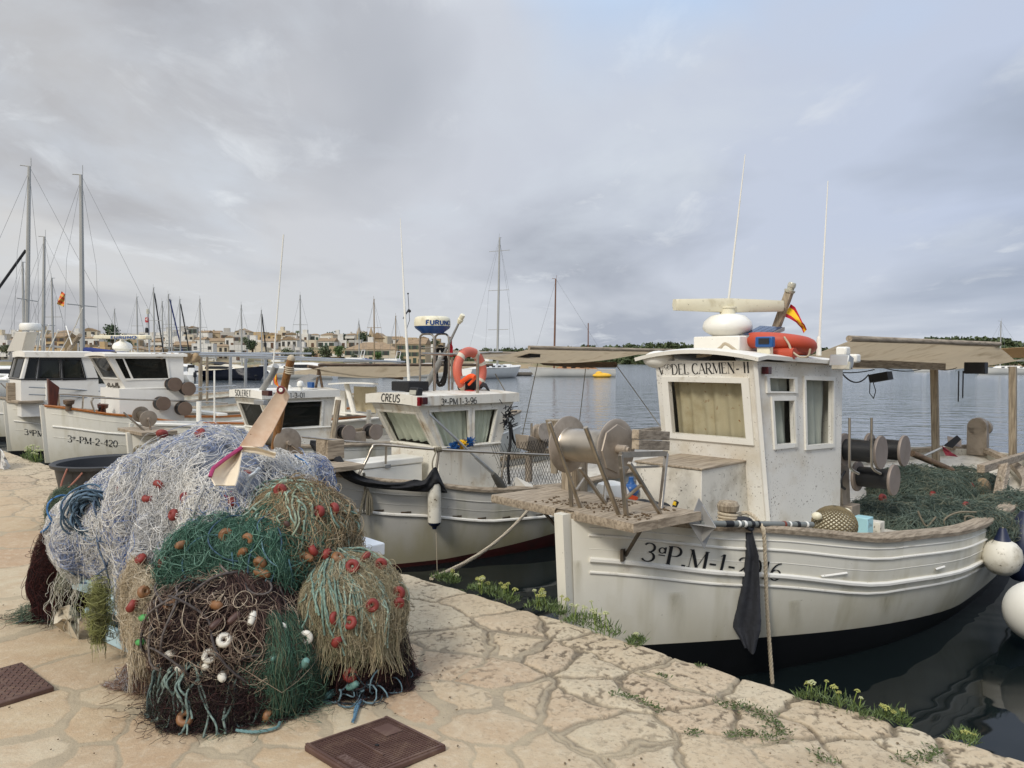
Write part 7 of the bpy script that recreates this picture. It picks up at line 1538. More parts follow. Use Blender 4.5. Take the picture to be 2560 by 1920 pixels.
for rr2 in (0, .4, .75, 1): rows.append([atY(170+(x-170)*rr2, 1550+(y-1550)*rr2, 4.16+.05*math.sin(i*2.4+rr2*3)+.03*rr2) for i, (x, y) in enumerate(sh)])
q.grid(rows, closed=True, thick=.003); tag(q.build('plastic_sheet', pm('sheet_beige', '#bfb5a0', .5, var=.1), None, ctr), 'crumpled beige plastic sheet between the maroon net and the blue crates', 'plastic sheet')
tb = atY(278, 1157, 7.4); Rt = 128/F*7.4; tz = tb.z; q = MB(); tub_m = pm('tub_black', '#2b2c2e', .5, var=.1, dirt=('#57524a', 3, .6, .85))
q.lathe([(0, 0), (Rt*.74, 0), (Rt*.78, .02), (Rt*.95, tz-.05), (Rt*.955, tz-.03), (Rt*1.03, tz-.02), (Rt*1.04, tz+.01), (Rt*1.0, tz+.02), (Rt*.93, tz), (Rt*.76, .04), (0, .035)], (tb.x, tb.y, .01), (0, 0, 1), 56); tub = q.build('tub', tub_m, None, (tb.x, tb.y, .01)); tag(tub, 'big round black plastic tub standing behind the net heap', 'tub')
q = MB(); q.tube(rope_pts([atY(x, y, 6.88) for x, y in ((168, 1172), (155, 1205), (151, 1232), (165, 1225), (190, 1200), (206, 1182))], 6), .008, 6); q.build('rope_handle', pm('rope_pink', '#9c6a5c', .8), tub)
q = MB(); q.tube(rope_pts([atY(x, y, 6.6) for x, y in ((335, 1135), (338, 1122), (350, 1116), (364, 1122), (380, 1118), (398, 1105))], 6), .014, 8); tag(q.build('grey_rope', rope_grey, None, atY(335, 1135, 6.6)), 'grey rope loop lying on the rim of the black tub', 'rope')
wb = atY(893, 1350, 4.35)
for k in range(3): q = MB(); q.box((wb.x-.08, wb.y+.1, .29+.085*k), (.34, .3, .075), Matrix.Rotation(.75, 3, 'Z')); tag(q.build('fish_box', pm('polystyrene', '#dfe3e4', .6, var=.03) if k != 1 else pm('polystyrene_blue', '#bcd4dd', .6, var=.03), None, (wb.x-.08, wb.y+.1, .29+.085*k), bevel=.008), ['lowest white box of the small stack behind the right side of the net heap', 'pale blue middle box of the stack behind the net heap', 'topmost white box of the stack behind the net heap'][k], 'box', 'boxes stacked behind the nets')
q = MB(); q.box((wb.x-.08, wb.y+.1, .13), (.36, .32, .24), Matrix.Rotation(.75, 3, 'Z')); tag(q.build('fish_box', crate_m, None, (wb.x-.08, wb.y+.1, .01), bevel=.01), 'pale blue deep bottom box of the stack behind the net heap', 'box', 'boxes stacked behind the nets')
def ground_rope(pts, r, mat, label, z=.012):
    P = rope_pts([Vector((*atZ(x, y, z).xy, z+.004)) for x, y in pts], 6); q = MB(); twisted(q, P, r, 16); return tag(q.build('rope', mat, None, P[0]), label, 'rope')
ground_rope([(40, 1560), (80, 1548), (120, 1536), (140, 1528)], .008, pm('rope_bluegrey', '#55676e', .85, var=.2), 'blue grey rope trailing left over the paving from the maroon net')
ground_rope([(905, 1745), (893, 1775), (886, 1798), (880, 1808), (886, 1796), (890, 1770), (912, 1742)], .007, pm('rope_blue', '#56788c', .85, var=.2), 'doubled light blue rope end lying on the paving in front of the maroon net')
ground_rope([(590, 1828), (640, 1832), (690, 1822), (700, 1808)], .007, pm('rope_teal', '#62807f', .85, var=.2), 'teal rope lying along the front foot of the heap')
# white fringed cloth at the left edge of the picture
q = MB(); rows = []
for i in range(9):
    t = i/8; rows.append([atY(-40+(18+24*t)*1.4*j/8+10*j/8, 1112+58*t+4*math.sin(j+i), 11.0+.25*math.sin(j*1.1+i*.6)) for j in range(9)])
q.grid(rows, thick=.01); tag(q.build('white_net', pm('cloth_white', '#cfcdc8', .9, var=.15, vs=20, bump=(40, .5, .02)), None, atY(0, 1165, 11)), 'white net heap cut off by the left edge beside the far plants', 'fishing net')
# ------------------------------------------------------------------ manhole covers
iron = pm('cast_iron', '#5d463e', .65, .35, var=.14, vs=9, dirt=('#7a6455', 14, .5, .8), bump=(70, .3, .004))
def cover(corners, label, wavy=False):
    P = [Vector((*atZ(x, y, .02).xy, 0)) for x, y in corners]; o = P[0]; X = P[1]-P[0]; Y = P[3]-P[0]; zt = .026
    M = Matrix(((X.x, Y.x, 0, o.x), (X.y, Y.y, 0, o.y), (0, 0, 1, 0), (0, 0, 0, 1))); base = (P[0]+P[2])/2
    e = thing('manhole_cover', label, 'manhole cover', Matrix.Translation(base), 'cast iron covers in the paving'); q = MB(M); q.box((.5, .5, zt/2), (1, 1, zt)); q.build('plate', iron, e, bevel=.006)
    q = MB(M)
    if wavy:
        for i in range(12):
            for s_ in (0, 1): q.tube([(.06+.88*j/24, .05+.078*i+.03*math.sin(j*1.05+s_*PI), zt) for j in range(25)], .0035, 4)
    else:
        n = 24
        for i in range(n):
            x = .05+.9*(i+.5)/n
            q.box((x, .5, zt+.0015), (.004, .9, .004))
            if not (9 < i < 12): q.box((.5, x, zt+.0014), (.9, .004, .004))
        q.box((.5, .03, zt+.002), (1, .03, .006)); q.box((.5, .97, zt+.002), (1, .03, .006)); q.box((.03, .5, zt+.0021), (.03, .96, .006)); q.box((.97, .5, zt+.0021), (.03, .96, .006))
    q.build('ribs', iron, e)
    if not wavy:
        q = MB(M); q.box((.5, .42, zt+.005), (.52, .02, .004)); q.box((.72, .12, zt+.004), (.5, .1, .0035)); q.box((.3, .78, zt+.004), (.26, .2, .0035)); q.build('plinth', iron, e)
        q = MB(M); letters(q, 'DUCTIL', lambda x, y: Vector((.5+x, .085+y, zt+.0075)), .07, .2, .2, False, .05, width=.42); q.build('lettering', pm('iron_worn', '#79635a', .6, .4), e, smooth=None)
        q = MB(M); q.lathe([(.02, 0), (.02, .0012), (0, .0012)], (.53, .5, zt+.005), (0, 0, 1), 12); q.build('lifting_hole', rubber, e)
    return e
cover([(760, 1866), (900, 1952), (1118, 1875), (970, 1794)], 'square brown iron cover with grid pattern in front of the net heap')
a, b_ = atZ(55, 1657, 0), atZ(136, 1719, 0); dd = (b_-a); nn_ = Vector((dd.y, -dd.x, 0)); 
def pxof(P): p = proj(P); return p
cover([pxof(a), pxof(b_), pxof(b_+nn_), pxof(a+nn_)], 'square brown iron cover with wavy pattern cut off by the left edge', True)
# ------------------------------------------------------------------ samphire on the quay edge and weeds in the joints
leafm = pm('samphire_leaf', '#56673a', .6, var=.25, vs=20, rand=.12); stemm = pm('samphire_stem', '#7f9147', .6, var=.15); umb = pm('samphire_flower', '#a3a45e', .7, var=.25, vs=60); umb2 = pm('samphire_flower_pale', '#b5b88c', .7, var=.2, vs=60); weedm = pm('weed_leaf', '#4d5a33', .7, var=.3, vs=30, rand=.1)
def leaves_np(pts, dirs, ln, wd, rng):
    """flat pointed leaves: 2 quads each"""
    n = len(pts); s_ = np.cross(dirs, rng.normal(size=(n, 3))); s_ /= np.linalg.norm(s_, axis=1, keepdims=True)+1e-9; ln = ln[:, None]; wd = wd[:, None]
    a = pts; m1 = pts+dirs*ln*.5+s_*wd; m2 = pts+dirs*ln*.5-s_*wd; t = pts+dirs*ln*1.0+np.array([0, 0, -.1])*ln
    V = np.stack([a, m1, t, m2], 1).reshape(-1, 3); Q = np.arange(n*4).reshape(n, 4); return V, Q
def samphire(px, py, wpx, hpx, label, seed, flowers=8, pale=False, z=0.0):
    rng = np.random.default_rng(seed); c = atZ(px, py, z); D = c.y; w_ = wpx/F*D; h = hpx/F*D; e = thing('samphire_plant', label, 'plant', Matrix.Translation(c), 'samphire plants on the quay edge')
    n = int(150+w_*1000); u = rng.uniform(-1, 1, n); off = u*w_/2; base = np.array(c)[None]+np.array(QD)[None]*off[:, None]*-1.25+np.array(QN)[None]*rng.normal(-.0, .03, n)[:, None]
    base[:, 2] += rng.uniform(-.05, .6, n)*h*(1-u*u)*.8; d = rng.normal(0, .55, (n, 3)); d[:, 2] = np.abs(d[:, 2])+.5; d /= np.linalg.norm(d, axis=1, keepdims=True)
    V, Q = leaves_np(base, d, rng.uniform(.025, .06, n)*min(1.6, .6+D*.1), rng.uniform(.0018, .0036, n)*min(2.2, .5+D*.16), rng); me = quick_mesh('leaves', V, Q); finish('leaves', me, leafm, e, smooth=None)
    q = MB(); r2_ = random.Random(seed)
    for k in range(flowers):
        uu = r2_.uniform(-.9, .9); b_ = c-QD*(uu*w_/2*1.25)+QN*r2_.gauss(0, .02); t = b_+Vector((r2_.gauss(0, .02), r2_.gauss(0, .02), h*r2_.uniform(.65, 1.1)*(1-.35*uu*uu))); q2 = MB(); q2.tube([b_, b_.lerp(t, .6)+Vector((0, 0, .005)), t], .0022*min(2.2, .5+D*.16), 5)
        q2.build('stem', stemm, e); q2 = MB(); fr = r2_.uniform(.010, .021)*min(2, .5+D*.14)
        for i in range(46):
            a, rr3 = r2_.uniform(0, 2*PI), fr*math.sqrt(r2_.random()); q2.ball(t+Vector((rr3*math.cos(a), rr3*math.sin(a), .006-.5*rr3*rr3/fr+r2_.gauss(0, .002))), fr*.16, 5, 3)
        q2.build('flower_head', umb2 if pale or r2_.random() < .3 else umb, e)
    return e
samphire(80, 1152, 95, 40, 'bushy samphire with pale flower heads at the bow of the leftmost boats', 1, 14, True)
samphire(1118, 1452, 60, 24, 'small low samphire where the beige mooring rope meets the quay', 2, 3)
samphire(1232, 1490, 130, 42, 'spreading samphire with yellow heads left of the near boat stem', 3, 12)
samphire(1368, 1528, 90, 52, 'samphire with round yellow and brown heads against the dark water by the stem', 4, 9)
samphire(1480, 1572, 130, 66, 'large samphire with tall pale heads growing against the near white bow', 5, 12, True)
samphire(1590, 1612, 24, 34, 'single small samphire sprig below the near boat number', 6, 1, True)
samphire(2085, 1768, 150, 62, 'wide bright samphire on the edge under the hanging rope', 7, 7)
samphire(2232, 1802, 60, 40, 'thin samphire sprig with yellow head right of the wide one', 8, 4)
samphire(2412, 1852, 44, 26, 'tiny samphire tuft near the right corner of the quay', 9, 2)
def weed(pts, label, seed, dens=90, spread=.02):
    rng = np.random.default_rng(seed); P = []
    for (x0, y0), (x1, y1) in zip(pts[:-1], pts[1:]):
        a, b_ = atZ(x0, y0, .01), atZ(x1, y1, .01); n = int((b_-a).length*dens*8)+12; t = rng.random((n, 1)); P.append(np.array(a)[None]*(1-t)+np.array(b_)[None]*t+rng.normal(0, spread, (n, 3))*[1, 1, 0])
    P = np.concatenate(P); P[:, 2] = .012+.012*rng.random(len(P)); n = len(P); d = rng.normal(0, .6, (n, 3)); d[:, 2] = np.abs(d[:, 2])*.7+.1; d /= np.linalg.norm(d, axis=1, keepdims=True)
    V, Q = leaves_np(P, d, rng.uniform(.012, .03, n), rng.uniform(.002, .0045, n), rng); me = quick_mesh('weed_tuft', V, Q); o = finish('weed_tuft', me, weedm, None, Vector(P.mean(0)), smooth=None); tag(o, label, 'weed', 'weeds in the paving joints')
weed([(1800, 1765), (1880, 1775), (1920, 1800), (1960, 1850)], 'green mat of weed running along the joint in the rough edge stones', 1, 110, .025)
weed([(1820, 1842), (1870, 1838), (1930, 1848)], 'weed tuft below the green mat between pale stones', 2, 100, .016); weed([(1530, 1735), (1600, 1755), (1660, 1785)], 'dark weed line along the joint left of the green mat', 3, 50, .014); weed([(1715, 1838), (1745, 1835)], 'small weed tuft in the crack left of the larger tufts', 4, 80, .013)
weed([(1650, 1690), (1668, 1700)], 'tiny weed sprig beside the small oval stone', 5, 60, .01); weed([(2250, 1905), (2330, 1895), (2350, 1880)], 'brown green weed tuft near the bottom right corner', 6, 80, .02); weed([(2030, 1880), (2060, 1905), (2100, 1912)], 'dark weed at the bottom edge right of centre', 7, 50, .014); weed([(1740, 1668), (1762, 1672)], 'small sprig at the foot of the long edge stone', 8, 50, .008)

# ------------------------------------------------------------------ nets heaped on the near boat's after deck
QZ = -.2
DG = ['#56645a', '#44524a', '#6a786c', '#767a68']; GD = 'green nets on the near boat deck'
def deck_net(px, py, D, r, n, label, floats=(), mess=160):
    global QZ
    c, r = E_(px, py, D, r); QZ = c[2]-r[2]*.9; B_ = [(c, r)]; FOLD[id(B_)] = .03; p = bodies(B_, .9, .08, '#2c362f', rg, QZ); rdn = (.0016, .0030)
    Q = messy(B_, n, 30, (.25, .7), .008, 2, .5, rg, (0, .03)); p.append(strands_np(Q, rg.uniform(*rdn, len(Q)), tints(Q, DG, [1, 1, .7, .5], rg)))
    Q = messy(B_, mess, 30, (.15, .4), .02, 2, 1.2, rg, (.01, .05)); p.append(strands_np(Q, rg.uniform(*rdn, len(Q)), tints(Q, DG, [.7, .6, 1, .8], rg)))
    v, q_, cc = join_np(p); me = quick_mesh('netting', v, q_, {'tint': cc}); e = thing('fishing_net', label, 'fishing net', Matrix.Translation(Vector((c[0], c[1], QZ))), GD); finish('netting', me, net_mat, e, smooth=None); me.polygons.foreach_set('use_smooth', [True]*len(me.polygons))
    for fx, fy in floats:
        d = np.array(ray(fx, fy)); t = D-1.5
        while t < D+2 and float(sdf((np.array(EYE)+d*t)[None], B_)[0]) > .03: t += .01
        q = MB(); q.torus(np.array(EYE)+d*t, (rr.gauss(0, .4), -1, .4), .026, .02, 16, 8); q.build('float', f_red, e)
    return e
deck_net(2300, 1232, 8.0, (.5, .5, .26), 1700, 'tall green net heap beside the line reels on the near boat', ((2333, 1238), (2352, 1255), (2374, 1252)))
deck_net(2410, 1220, 8.5, (.42, .4, .21), 1200, 'dark green net heap with two red floats further aft on the near boat', ((2397, 1225), (2426, 1215)))
e_ = deck_net(2290, 1302, 6.9, (.62, .5, .19), 1700, 'low green net spread along the near boat rail', ((2207, 1246), (2416, 1266)))
deck_net(2420, 1310, 6.7, (.36, .3, .16), 900, 'low green net with pale rope loops against the wooden crutch')
deck_net(2540, 1285, 7.2, (.42, .3, .16), 700, 'green net heap right of the wooden crutch at the picture edge')
q = MB()
for pts in (((2372, 1330), (2360, 1305), (2372, 1290), (2400, 1280), (2440, 1280)), ((2410, 1292), (2425, 1290), (2436, 1296), (2420, 1312), (2412, 1300), (2415, 1290)), ((2295, 1278), (2305, 1300), (2318, 1315), (2340, 1292))): q.tube(rope_pts([atY(x, y, 6.42) for x, y in pts], 6), .008, 6)
tag(q.build('rope', rope_grey, None, atY(2400, 1290, 6.42)), 'pale rope loops lying on the low green nets of the near boat', 'rope')
q = MB()
for k in range(5): q.tube(rope_pts([B1.pv(x, y+k*3, .95) for x, y in ((2262, 1322), (2290, 1330), (2320, 1334), (2350, 1331))], 5), .012, 6)
tag(q.build('rope', rope_beige, None, B1.pv(2300, 1330, .95)), 'beige ropes stretched along the near boat deck inside the rail', 'rope')
q = MB(); c = atY(2455, 1230, 8.2); q.ball(c, 1, 16, 10, (.1, .1, .16)); tag(q.build('sack', pm('sack_brown', '#8d7a60', .9, var=.25, vs=12, bump=(20, .5, .02)), None, c), 'crumpled brown sack left of the wooden crutch', 'sack')
mp = thing('marker_pole', 'marker pole with black and grey plates and a red flag on the after deck', 'marker buoy', Matrix.Translation(atY(2310, 1140, 9.0))); q = MB(); q.tube([atY(2310, 1140, 9.0), atY(2392, 1102, 9.0)], .015, 6); q.build('pole', alu, mp)
q = MB(); q.poly([atY(2368, 1091, 9.0), atY(2402, 1098, 9.05), atY(2402, 1119, 9.0), atY(2370, 1112, 8.95)], .01); q.build('plate', reel_disc, mp); q = MB(); q.poly([atY(2358, 1114, 8.9), atY(2392, 1088, 8.9), atY(2402, 1098, 8.9), atY(2380, 1120, 8.9)], .01); q.build('plate', rubber, mp)
q = MB(); q.grid([[atY(2354+(a*10)+b*30*(a+.3)/1.3, 1115+a*24+b*3, 8.9+.05*math.sin(a*4+b*3)) for b in (0, .5, 1)] for a in (0, .25, .5, .75, 1)], thick=.01); q.build('flag', pm('flag_maroon', '#7a2433', .8), mp)
q = MB(); q.tube([atY(2281, 1134, 8.2), atY(2380, 1176, 8.4)], .035, 10); tag(q.build('oar', wood_dark, None, atY(2330, 1155, 8.3)), 'brown wooden oar lying across the green nets of the near boat', 'oar')
QZ = .012

# loose grit and crumbs lying on the paving
rr = random.Random(8); q = MB()
for i in range(420):
    p = atZ(rr.uniform(-40, 2300), 1240+680*rr.random()**.7, .012)
    if p.dot(QN) > NE-.08 or n3(p.x*2.2, p.y*2.2, 5) < .47: continue
    s_ = rr.uniform(.002, .0065); q.ball(p, s_, 5, 3, (1, rr.uniform(.5, 1.5), .6))
tag(q.build('grit', pm('grit', '#6e5f4a', .9, var=.4, vs=40), None, atZ(700, 1700, 0)), kind='stuff')
# ================================================================== far shore: hillside, town, trees, wooded spit
def zat(py, D, px=CX): return atY(px, py, D).z
# hillside under the town, low shore to the right
def terrain(name, pts, mat):
    """pts: list of cross sections [(x, y, z), ...] left to right"""
    q = MB(); q.grid(pts); return tag(q.build(name, mat, smooth=60), kind='structure')
hill_m = pm('dry_hillside', '#8d7d62', .95, var=.2, vs=.15, dirt=('#5f6240', .12, .45, .6))
def TH(x):                                     # height of the town ground at distance fraction handled below
    return 1.0
secs = []
for px in range(-400, 1421, 70):
    k = max(0, min(1, (1150-px)/260)); d = []
    for D, z in ((222, ZW-1.5), (226, .3), (245, 1.2), (290, 5.5*k+1.0), (340, 9.5*k+1.2), (420, 9.5*k+1), (520, -1)):
        p = atY(px, 900, D); d.append((p.x, D, z+.4*(n3(px*.02, D*.03)-.5)))
    secs.append(d)
terrain('hillside', secs, hill_m)
def ground(px, D):
    k = max(0, min(1, (1150-px)/260)); P = ((226, .3), (245, 1.2), (290, 5.5*k+1.0), (340, 9.5*k+1.2), (420, 9.5*k+1))
    for (a, za), (b_, zb_) in zip(P, P[1:]):
        if D <= b_: return za+(zb_-za)*max(0, (D-a)/(b_-a))
    return P[-1][1]
sand_m = pm('shore_sand', '#b09a78', .95, var=.15, vs=.3); secs = []
SP_ = [(1140, 640, 4), (1240, 620, 4), (1330, 600, 5), (1450, 560, 6), (1560, 480, 6), (1660, 440, 9), (1760, 430, 6), (1900, 420, 4), (2050, 400, 4), (2150, 360, 4), (2230, 330, 5), (2320, 300, 7), (2420, 290, 7), (2520, 290, 6), (2600, 300, 3), (2750, 330, 2), (3100, 420, 2)]
for px, D, h in SP_:
    d = []
    for dd, z in ((-4, ZW-.6), (0, ZW+.1), (6, .3), (25, h*.5), (70, h), (140, h*.8), (220, -1)): p = atY(px, 900, D+dd); d.append((p.x, D+dd, z))
    secs.append(d)
terrain('shore', secs, pm('wooded_ground', '#484a30', .95, var=.2, vs=.2))
secs = []
for px, D, h in SP_[8:]:
    d = []
    for dd, z in ((-6, ZW-.3), (-1.5, ZW+.1), (3, .5), (7, .2)): p = atY(px, 900, D+dd-2); d.append((p.x, D+dd-2, z))
    secs.append(d)
terrain('beach', secs, sand_m)
# ---- foliage helpers
def leaf_cloud(C, Rr, n, size, rng, flat=.8):
    """n small random quads through a lumpy volume"""
    d = rng.normal(size=(n, 3)); d /= np.linalg.norm(d, axis=1, keepdims=True); u = rng.random((n, 1))**.45; P = C+d*u*Rr; P = P[(vnoise(P*(2.2/max(Rr))*1.0+C*.37) > .33)]
    n = len(P); a = rng.normal(size=(n, 3)); a /= np.linalg.norm(a, axis=1, keepdims=True); b_ = np.cross(a, rng.normal(size=(n, 3))); b_ /= np.linalg.norm(b_, axis=1, keepdims=True)+1e-9
    s_ = size*rng.uniform(.5, 1.3, (n, 1)); a, b_ = a*s_, b_*s_*.7
    V = np.stack([P-a-b_, P+a-b_*.6, P+a*.8+b_, P-a*.7+b_*.9], 1).reshape(-1, 3); return V, np.arange(n*4).reshape(n, 4)
fol = {k: pm('foliage_'+k, c, .8, var=.35, vs=v, rand=.12) for k, c, v in (('pine', '#39492b', .9), ('olive', '#535b40', .9), ('bright', '#4a6130', .9), ('spit', '#414c2c', .22))}
bark = pm('bark', '#55483a', .9, var=.2)
def tree(px, py_top, py_base, wpx, D, label, kind='pine', n=900, group='trees among the far houses', palm=False):
    b_ = atY(px, py_base, D); h = (py_base-py_top)/F*D; w_ = wpx/F*D; rng = np.random.default_rng(int(px*7+py_top)); e = thing('palm_tree' if palm else 'tree', label, 'tree', Matrix.Translation(b_), group); q = MB()
    if palm:
        q.tube([b_, b_+Vector((.1, 0, h*.5)), b_+Vector((.05, 0, h*.85))], [.25, .2, .2], 7); q.build('trunk', bark, e); q = MB()
        for k in range(26):
            a = k*2.4; l = w_*.55*rng.uniform(.8, 1.1); c = b_+Vector((.05, 0, h*.85)); dv = Vector((math.cos(a), math.sin(a), 0)); sd_ = Vector((-dv.y, dv.x, 0)); up = rng.uniform(-.1, .9); rows = []
            for i in range(5): t = i/4; m_ = c+dv*l*t+Vector((0, 0, l*(up*t-1.0*t*t))); rows.append([m_-sd_*.22*(1-t*.8)+Vector((0, 0, -.12)), m_, m_+sd_*.22*(1-t*.8)+Vector((0, 0, -.12))])
            q.grid(rows)
        q.build('crown', fol[kind], e, smooth=None); return e
    q.tube([b_, b_+Vector((.1*w_, 0, h*.3)), b_+Vector((0, 0, h*.6))], [.06*w_+.1, .05*w_, .03*w_], 7)
    for k in range(4): q.tube([b_+Vector((.05*w_, 0, h*.3)), b_+Vector((math.cos(k*1.7)*w_*.3, math.sin(k*1.7)*w_*.3, h*.65))], [.03*w_, .01*w_], 5)
    q.build('trunk', bark, e); VS, QS, off = [], [], 0
    for k in range(9):
        a = rng.uniform(0, 2*PI); rr3 = rng.uniform(0, .3)*w_; C = np.array(b_)+[rr3*math.cos(a), rr3*math.sin(a), h*rng.uniform(.42, .82)]; Rr = np.array([1, 1, .72])*w_*rng.uniform(.2, .32); V, Q = leaf_cloud(C, Rr, n//9, w_*.04, rng); VS.append(V); QS.append(Q+off); off += len(V)
    me = quick_mesh('crown', np.concatenate(VS), np.concatenate(QS)); finish('crown', me, fol[kind], e, smooth=None); return e
# ---- houses
WALLS = {'white': '#cfccc4', 'cream': '#c3b8a2', 'sandstone': '#ab9a7d', 'ochre': '#b59c74', 'pale grey': '#b0aca4', 'tan': '#9c8a70'}
wall_m = {k: pm('wall_'+k.replace(' ', '_'), c, .9, var=.07, vs=.4, rand=.07, streak=('#8f8268', .6, .62, .85)) for k, c in WALLS.items()}
tile_m = pm('roof_tile', '#8f7a60', .9, var=.2, vs=1.2, rand=.12, dirt=('#75634d', .8, .5, .75)); flat_m = pm('flat_roof', '#a89c88', .9, var=.15, vs=.5)
win_m = pm('house_window', '#3b3a36', .4, var=.2, vs=.5, rand=.2); shut_g = pm('shutter_green', '#34483c', .7, rand=.15); shut_b = pm('shutter_brown', '#5a4231', .7, rand=.15); sill_m = pm('window_sill', '#c9bfab', .8)
HOUSES = []
def house(x0, x1, ytop, ybase, D, wall, roof, cols, rows, seed, shutter=None, depth=None, balcony=False, door=True):
    """front wall spans pixels x0..x1, ytop..ybase at distance D"""
    a, b_ = atY(x0, ybase, D), atY(x1, ybase, D); w_ = b_.x-a.x; H_ = zat(ytop, D)-a.z; dp = depth or w_*.8; cx_ = (a.x+b_.x)/2; rgn = random.Random(seed); tilt = rgn.uniform(-.25, .25)
    M = TR(cx_, D, a.z, tilt); e = thing('house', 'house', 'house', M, 'houses of the far town'); q = MB(M)
    q.box((0, dp/2, H_/2), (w_, dp, H_)); q.box((0, dp/2, -1.5), (w_*.98, dp*.98, 3)); q.build('wall', wall_m[wall], e)
    q = MB(M); o = .25
    if roof == 'gable':
        rh = w_*.16; q.box8([(-w_/2-o, -o, H_), (w_/2+o, -o, H_), (w_/2+o, dp+o, H_), (-w_/2-o, dp+o, H_), (-w_/2-o, dp/2-.05, H_+rh*1.3), (w_/2+o, dp/2-.05, H_+rh*1.3), (w_/2+o, dp/2+.05, H_+rh*1.3), (-w_/2-o, dp/2+.05, H_+rh*1.3)])
    elif roof == 'side gable':
        rh = w_*.2; q.box8([(-w_/2-o, -o, H_), (w_/2+o, -o, H_), (w_/2+o, dp+o, H_), (-w_/2-o, dp+o, H_), (-.05, -o, H_+rh), (.05, -o, H_+rh), (.05, dp+o, H_+rh), (-.05, dp+o, H_+rh)])
    elif roof == 'hip':
        rh = w_*.15; q.box8([(-w_/2-o, -o, H_), (w_/2+o, -o, H_), (w_/2+o, dp+o, H_), (-w_/2-o, dp+o, H_), (-w_*.2, dp/2-.05, H_+rh), (w_*.2, dp/2-.05, H_+rh), (w_*.2, dp/2+.05, H_+rh), (-w_*.2, dp/2+.05, H_+rh)])
    else:
        for c, s_ in (((0, .1, H_+.25), (w_+.1, .22, .5)), ((0, dp-.1, H_+.25), (w_+.1, .22, .5)), ((-w_/2+.06, dp/2, H_+.25), (.22, dp-.4, .5)), ((w_/2-.06, dp/2, H_+.25), (.22, dp-.4, .5))): q.box(c, s_)
        q.box((0, dp/2, H_+.05), (w_-.2, dp-.2, .1))
    rf = q.build('roof', tile_m if roof != 'flat' else wall_m[wall], e, smooth=None)
    if roof == 'flat' and rgn.random() < .55: q = MB(M); q.box((w_*rgn.uniform(-.2, .2), dp*.5, H_+1.2), (w_*.4, dp*.4, 2.3)); q.build('stair_house', wall_m[wall], rf)
    if roof != 'flat' and rgn.random() < .5: q = MB(M); q.box((w_*rgn.uniform(-.3, .3), dp*.4, H_+w_*.13), (.6, .6, 1.6)); q.build('chimney', wall_m[wall], rf)
    ww, wh = min(1.5, w_/cols*.5), min(2.0, H_/rows*.58); proto = None
    for r in range(rows):
        for c in range(cols):
            if rgn.random() < .12: continue
            x = -w_/2+w_*(c+.5)/cols; z = H_*(r+.52)/rows
            if r == 0 and door and c == cols//2: q = MB(M); q.box((x, -.02, 1.1), (1.1, .1, 2.2)); q.build('door', shutter or shut_b, e); continue
            q = MB(M); q.box((x, -.01, z), (ww, .1, wh)); wo_ = q.build('window', win_m, e)
            if shutter:
                for s_ in (-1, 1): q = MB(M); q.box((x+s_*ww*.72, -.05, z), (ww*.42, .08, wh)); q.build('shutter', shutter, wo_)
            else: q = MB(M); q.box((x, -.06, z-wh/2-.08), (ww*1.2, .22, .12)); q.build('sill', sill_m, wo_)
    if balcony:
        q = MB(M); z = H_*.5; q.box((0, -.6, z), (w_*.9, 1.3, .18)); q.box((0, -1.2, z+.5), (w_*.9, .08, .8)); q.build('balcony', wall_m['white'], e)
    HOUSES.append((e, (x0+x1)/2, D, wall, roof, rows, w_*F/D)); return e
PROF = [(-300, 842), (0, 842), (60, 836), (120, 826), (240, 832), (300, 838), (380, 836), (450, 822), (500, 824), (560, 832), (600, 824), (660, 838), (720, 834), (800, 836), (860, 846), (940, 842), (1000, 848), (1080, 852), (1110, 862)]
def prof(x):
    for (a, ya), (b_, yb) in zip(PROF, PROF[1:]):
        if x <= b_: return ya+(yb-ya)*(x-a)/(b_-a)
    return PROF[-1][1]
hr = random.Random(31)
for D, add, wr, stop in ((335, 0, (24, 44), 1085), (292, 20, (28, 52), 1100), (252, 38, (30, 60), 1090)):
    x = -160 if D > 300 else -140
    while x < stop:
        wpx = hr.uniform(*wr)*.85; yt = prof(x+wpx/2)+add+hr.uniform(-6, 7); yb = CY-(0); g = ground(x+wpx/2, D); yb = proj((atY(x+wpx/2, 900, D).x, D, g-.2))[1]
        yt = min(yt, yb-18); H_ = (yb-yt)/F*D; rows = max(1, min(4, round(H_/3.1)))
        skip = (D == 252 and (985 < x+wpx/2 < 1075)) or (D == 292 and 855 < x+wpx/2 < 985 and False)
        if not skip: house(x, x+wpx, yt, yb, D+hr.uniform(-8, 8), hr.choices(list(WALLS), [6, 3, 1.6, .5, 1.5, 1.2])[0], hr.choices(['flat', 'gable', 'hip', 'side gable'], [6, 1.8, 1.0, 1])[0], max(2, int(wpx/13)), rows, int(x*10+D), hr.choice([None, None, shut_g, shut_b]), balcony=hr.random() < .3)
        x += wpx+hr.uniform(-4, 7)
h_ = house(992, 1064, 860, 912, 240, 'sandstone', 'gable', 4, 3, 777, shut_g, door=True); h_['label'] = 'big three storey sandstone house with green shutters right of the church, behind the radar dome'
spec_house = {h_.name}
h_ = house(700, 745, 850, 890, 268, 'white', 'side gable', 3, 2, 778, None); h_['label'] = 'white gabled house standing out above the grey trees in the middle of the far town'; spec_house.add(h_.name)
h_ = house(862, 992, 874, 910, 236, 'cream', 'hip', 7, 2, 779, shut_g); h_['label'] = 'long low cream house with green shutters below the church'; spec_house.add(h_.name)
h_ = house(112, 165, 842, 872, 244, 'ochre', 'gable', 3, 2, 780, shut_b); h_['label'] = 'yellow house with brown shutters behind the radome of the square windowed boat'; spec_house.add(h_.name)
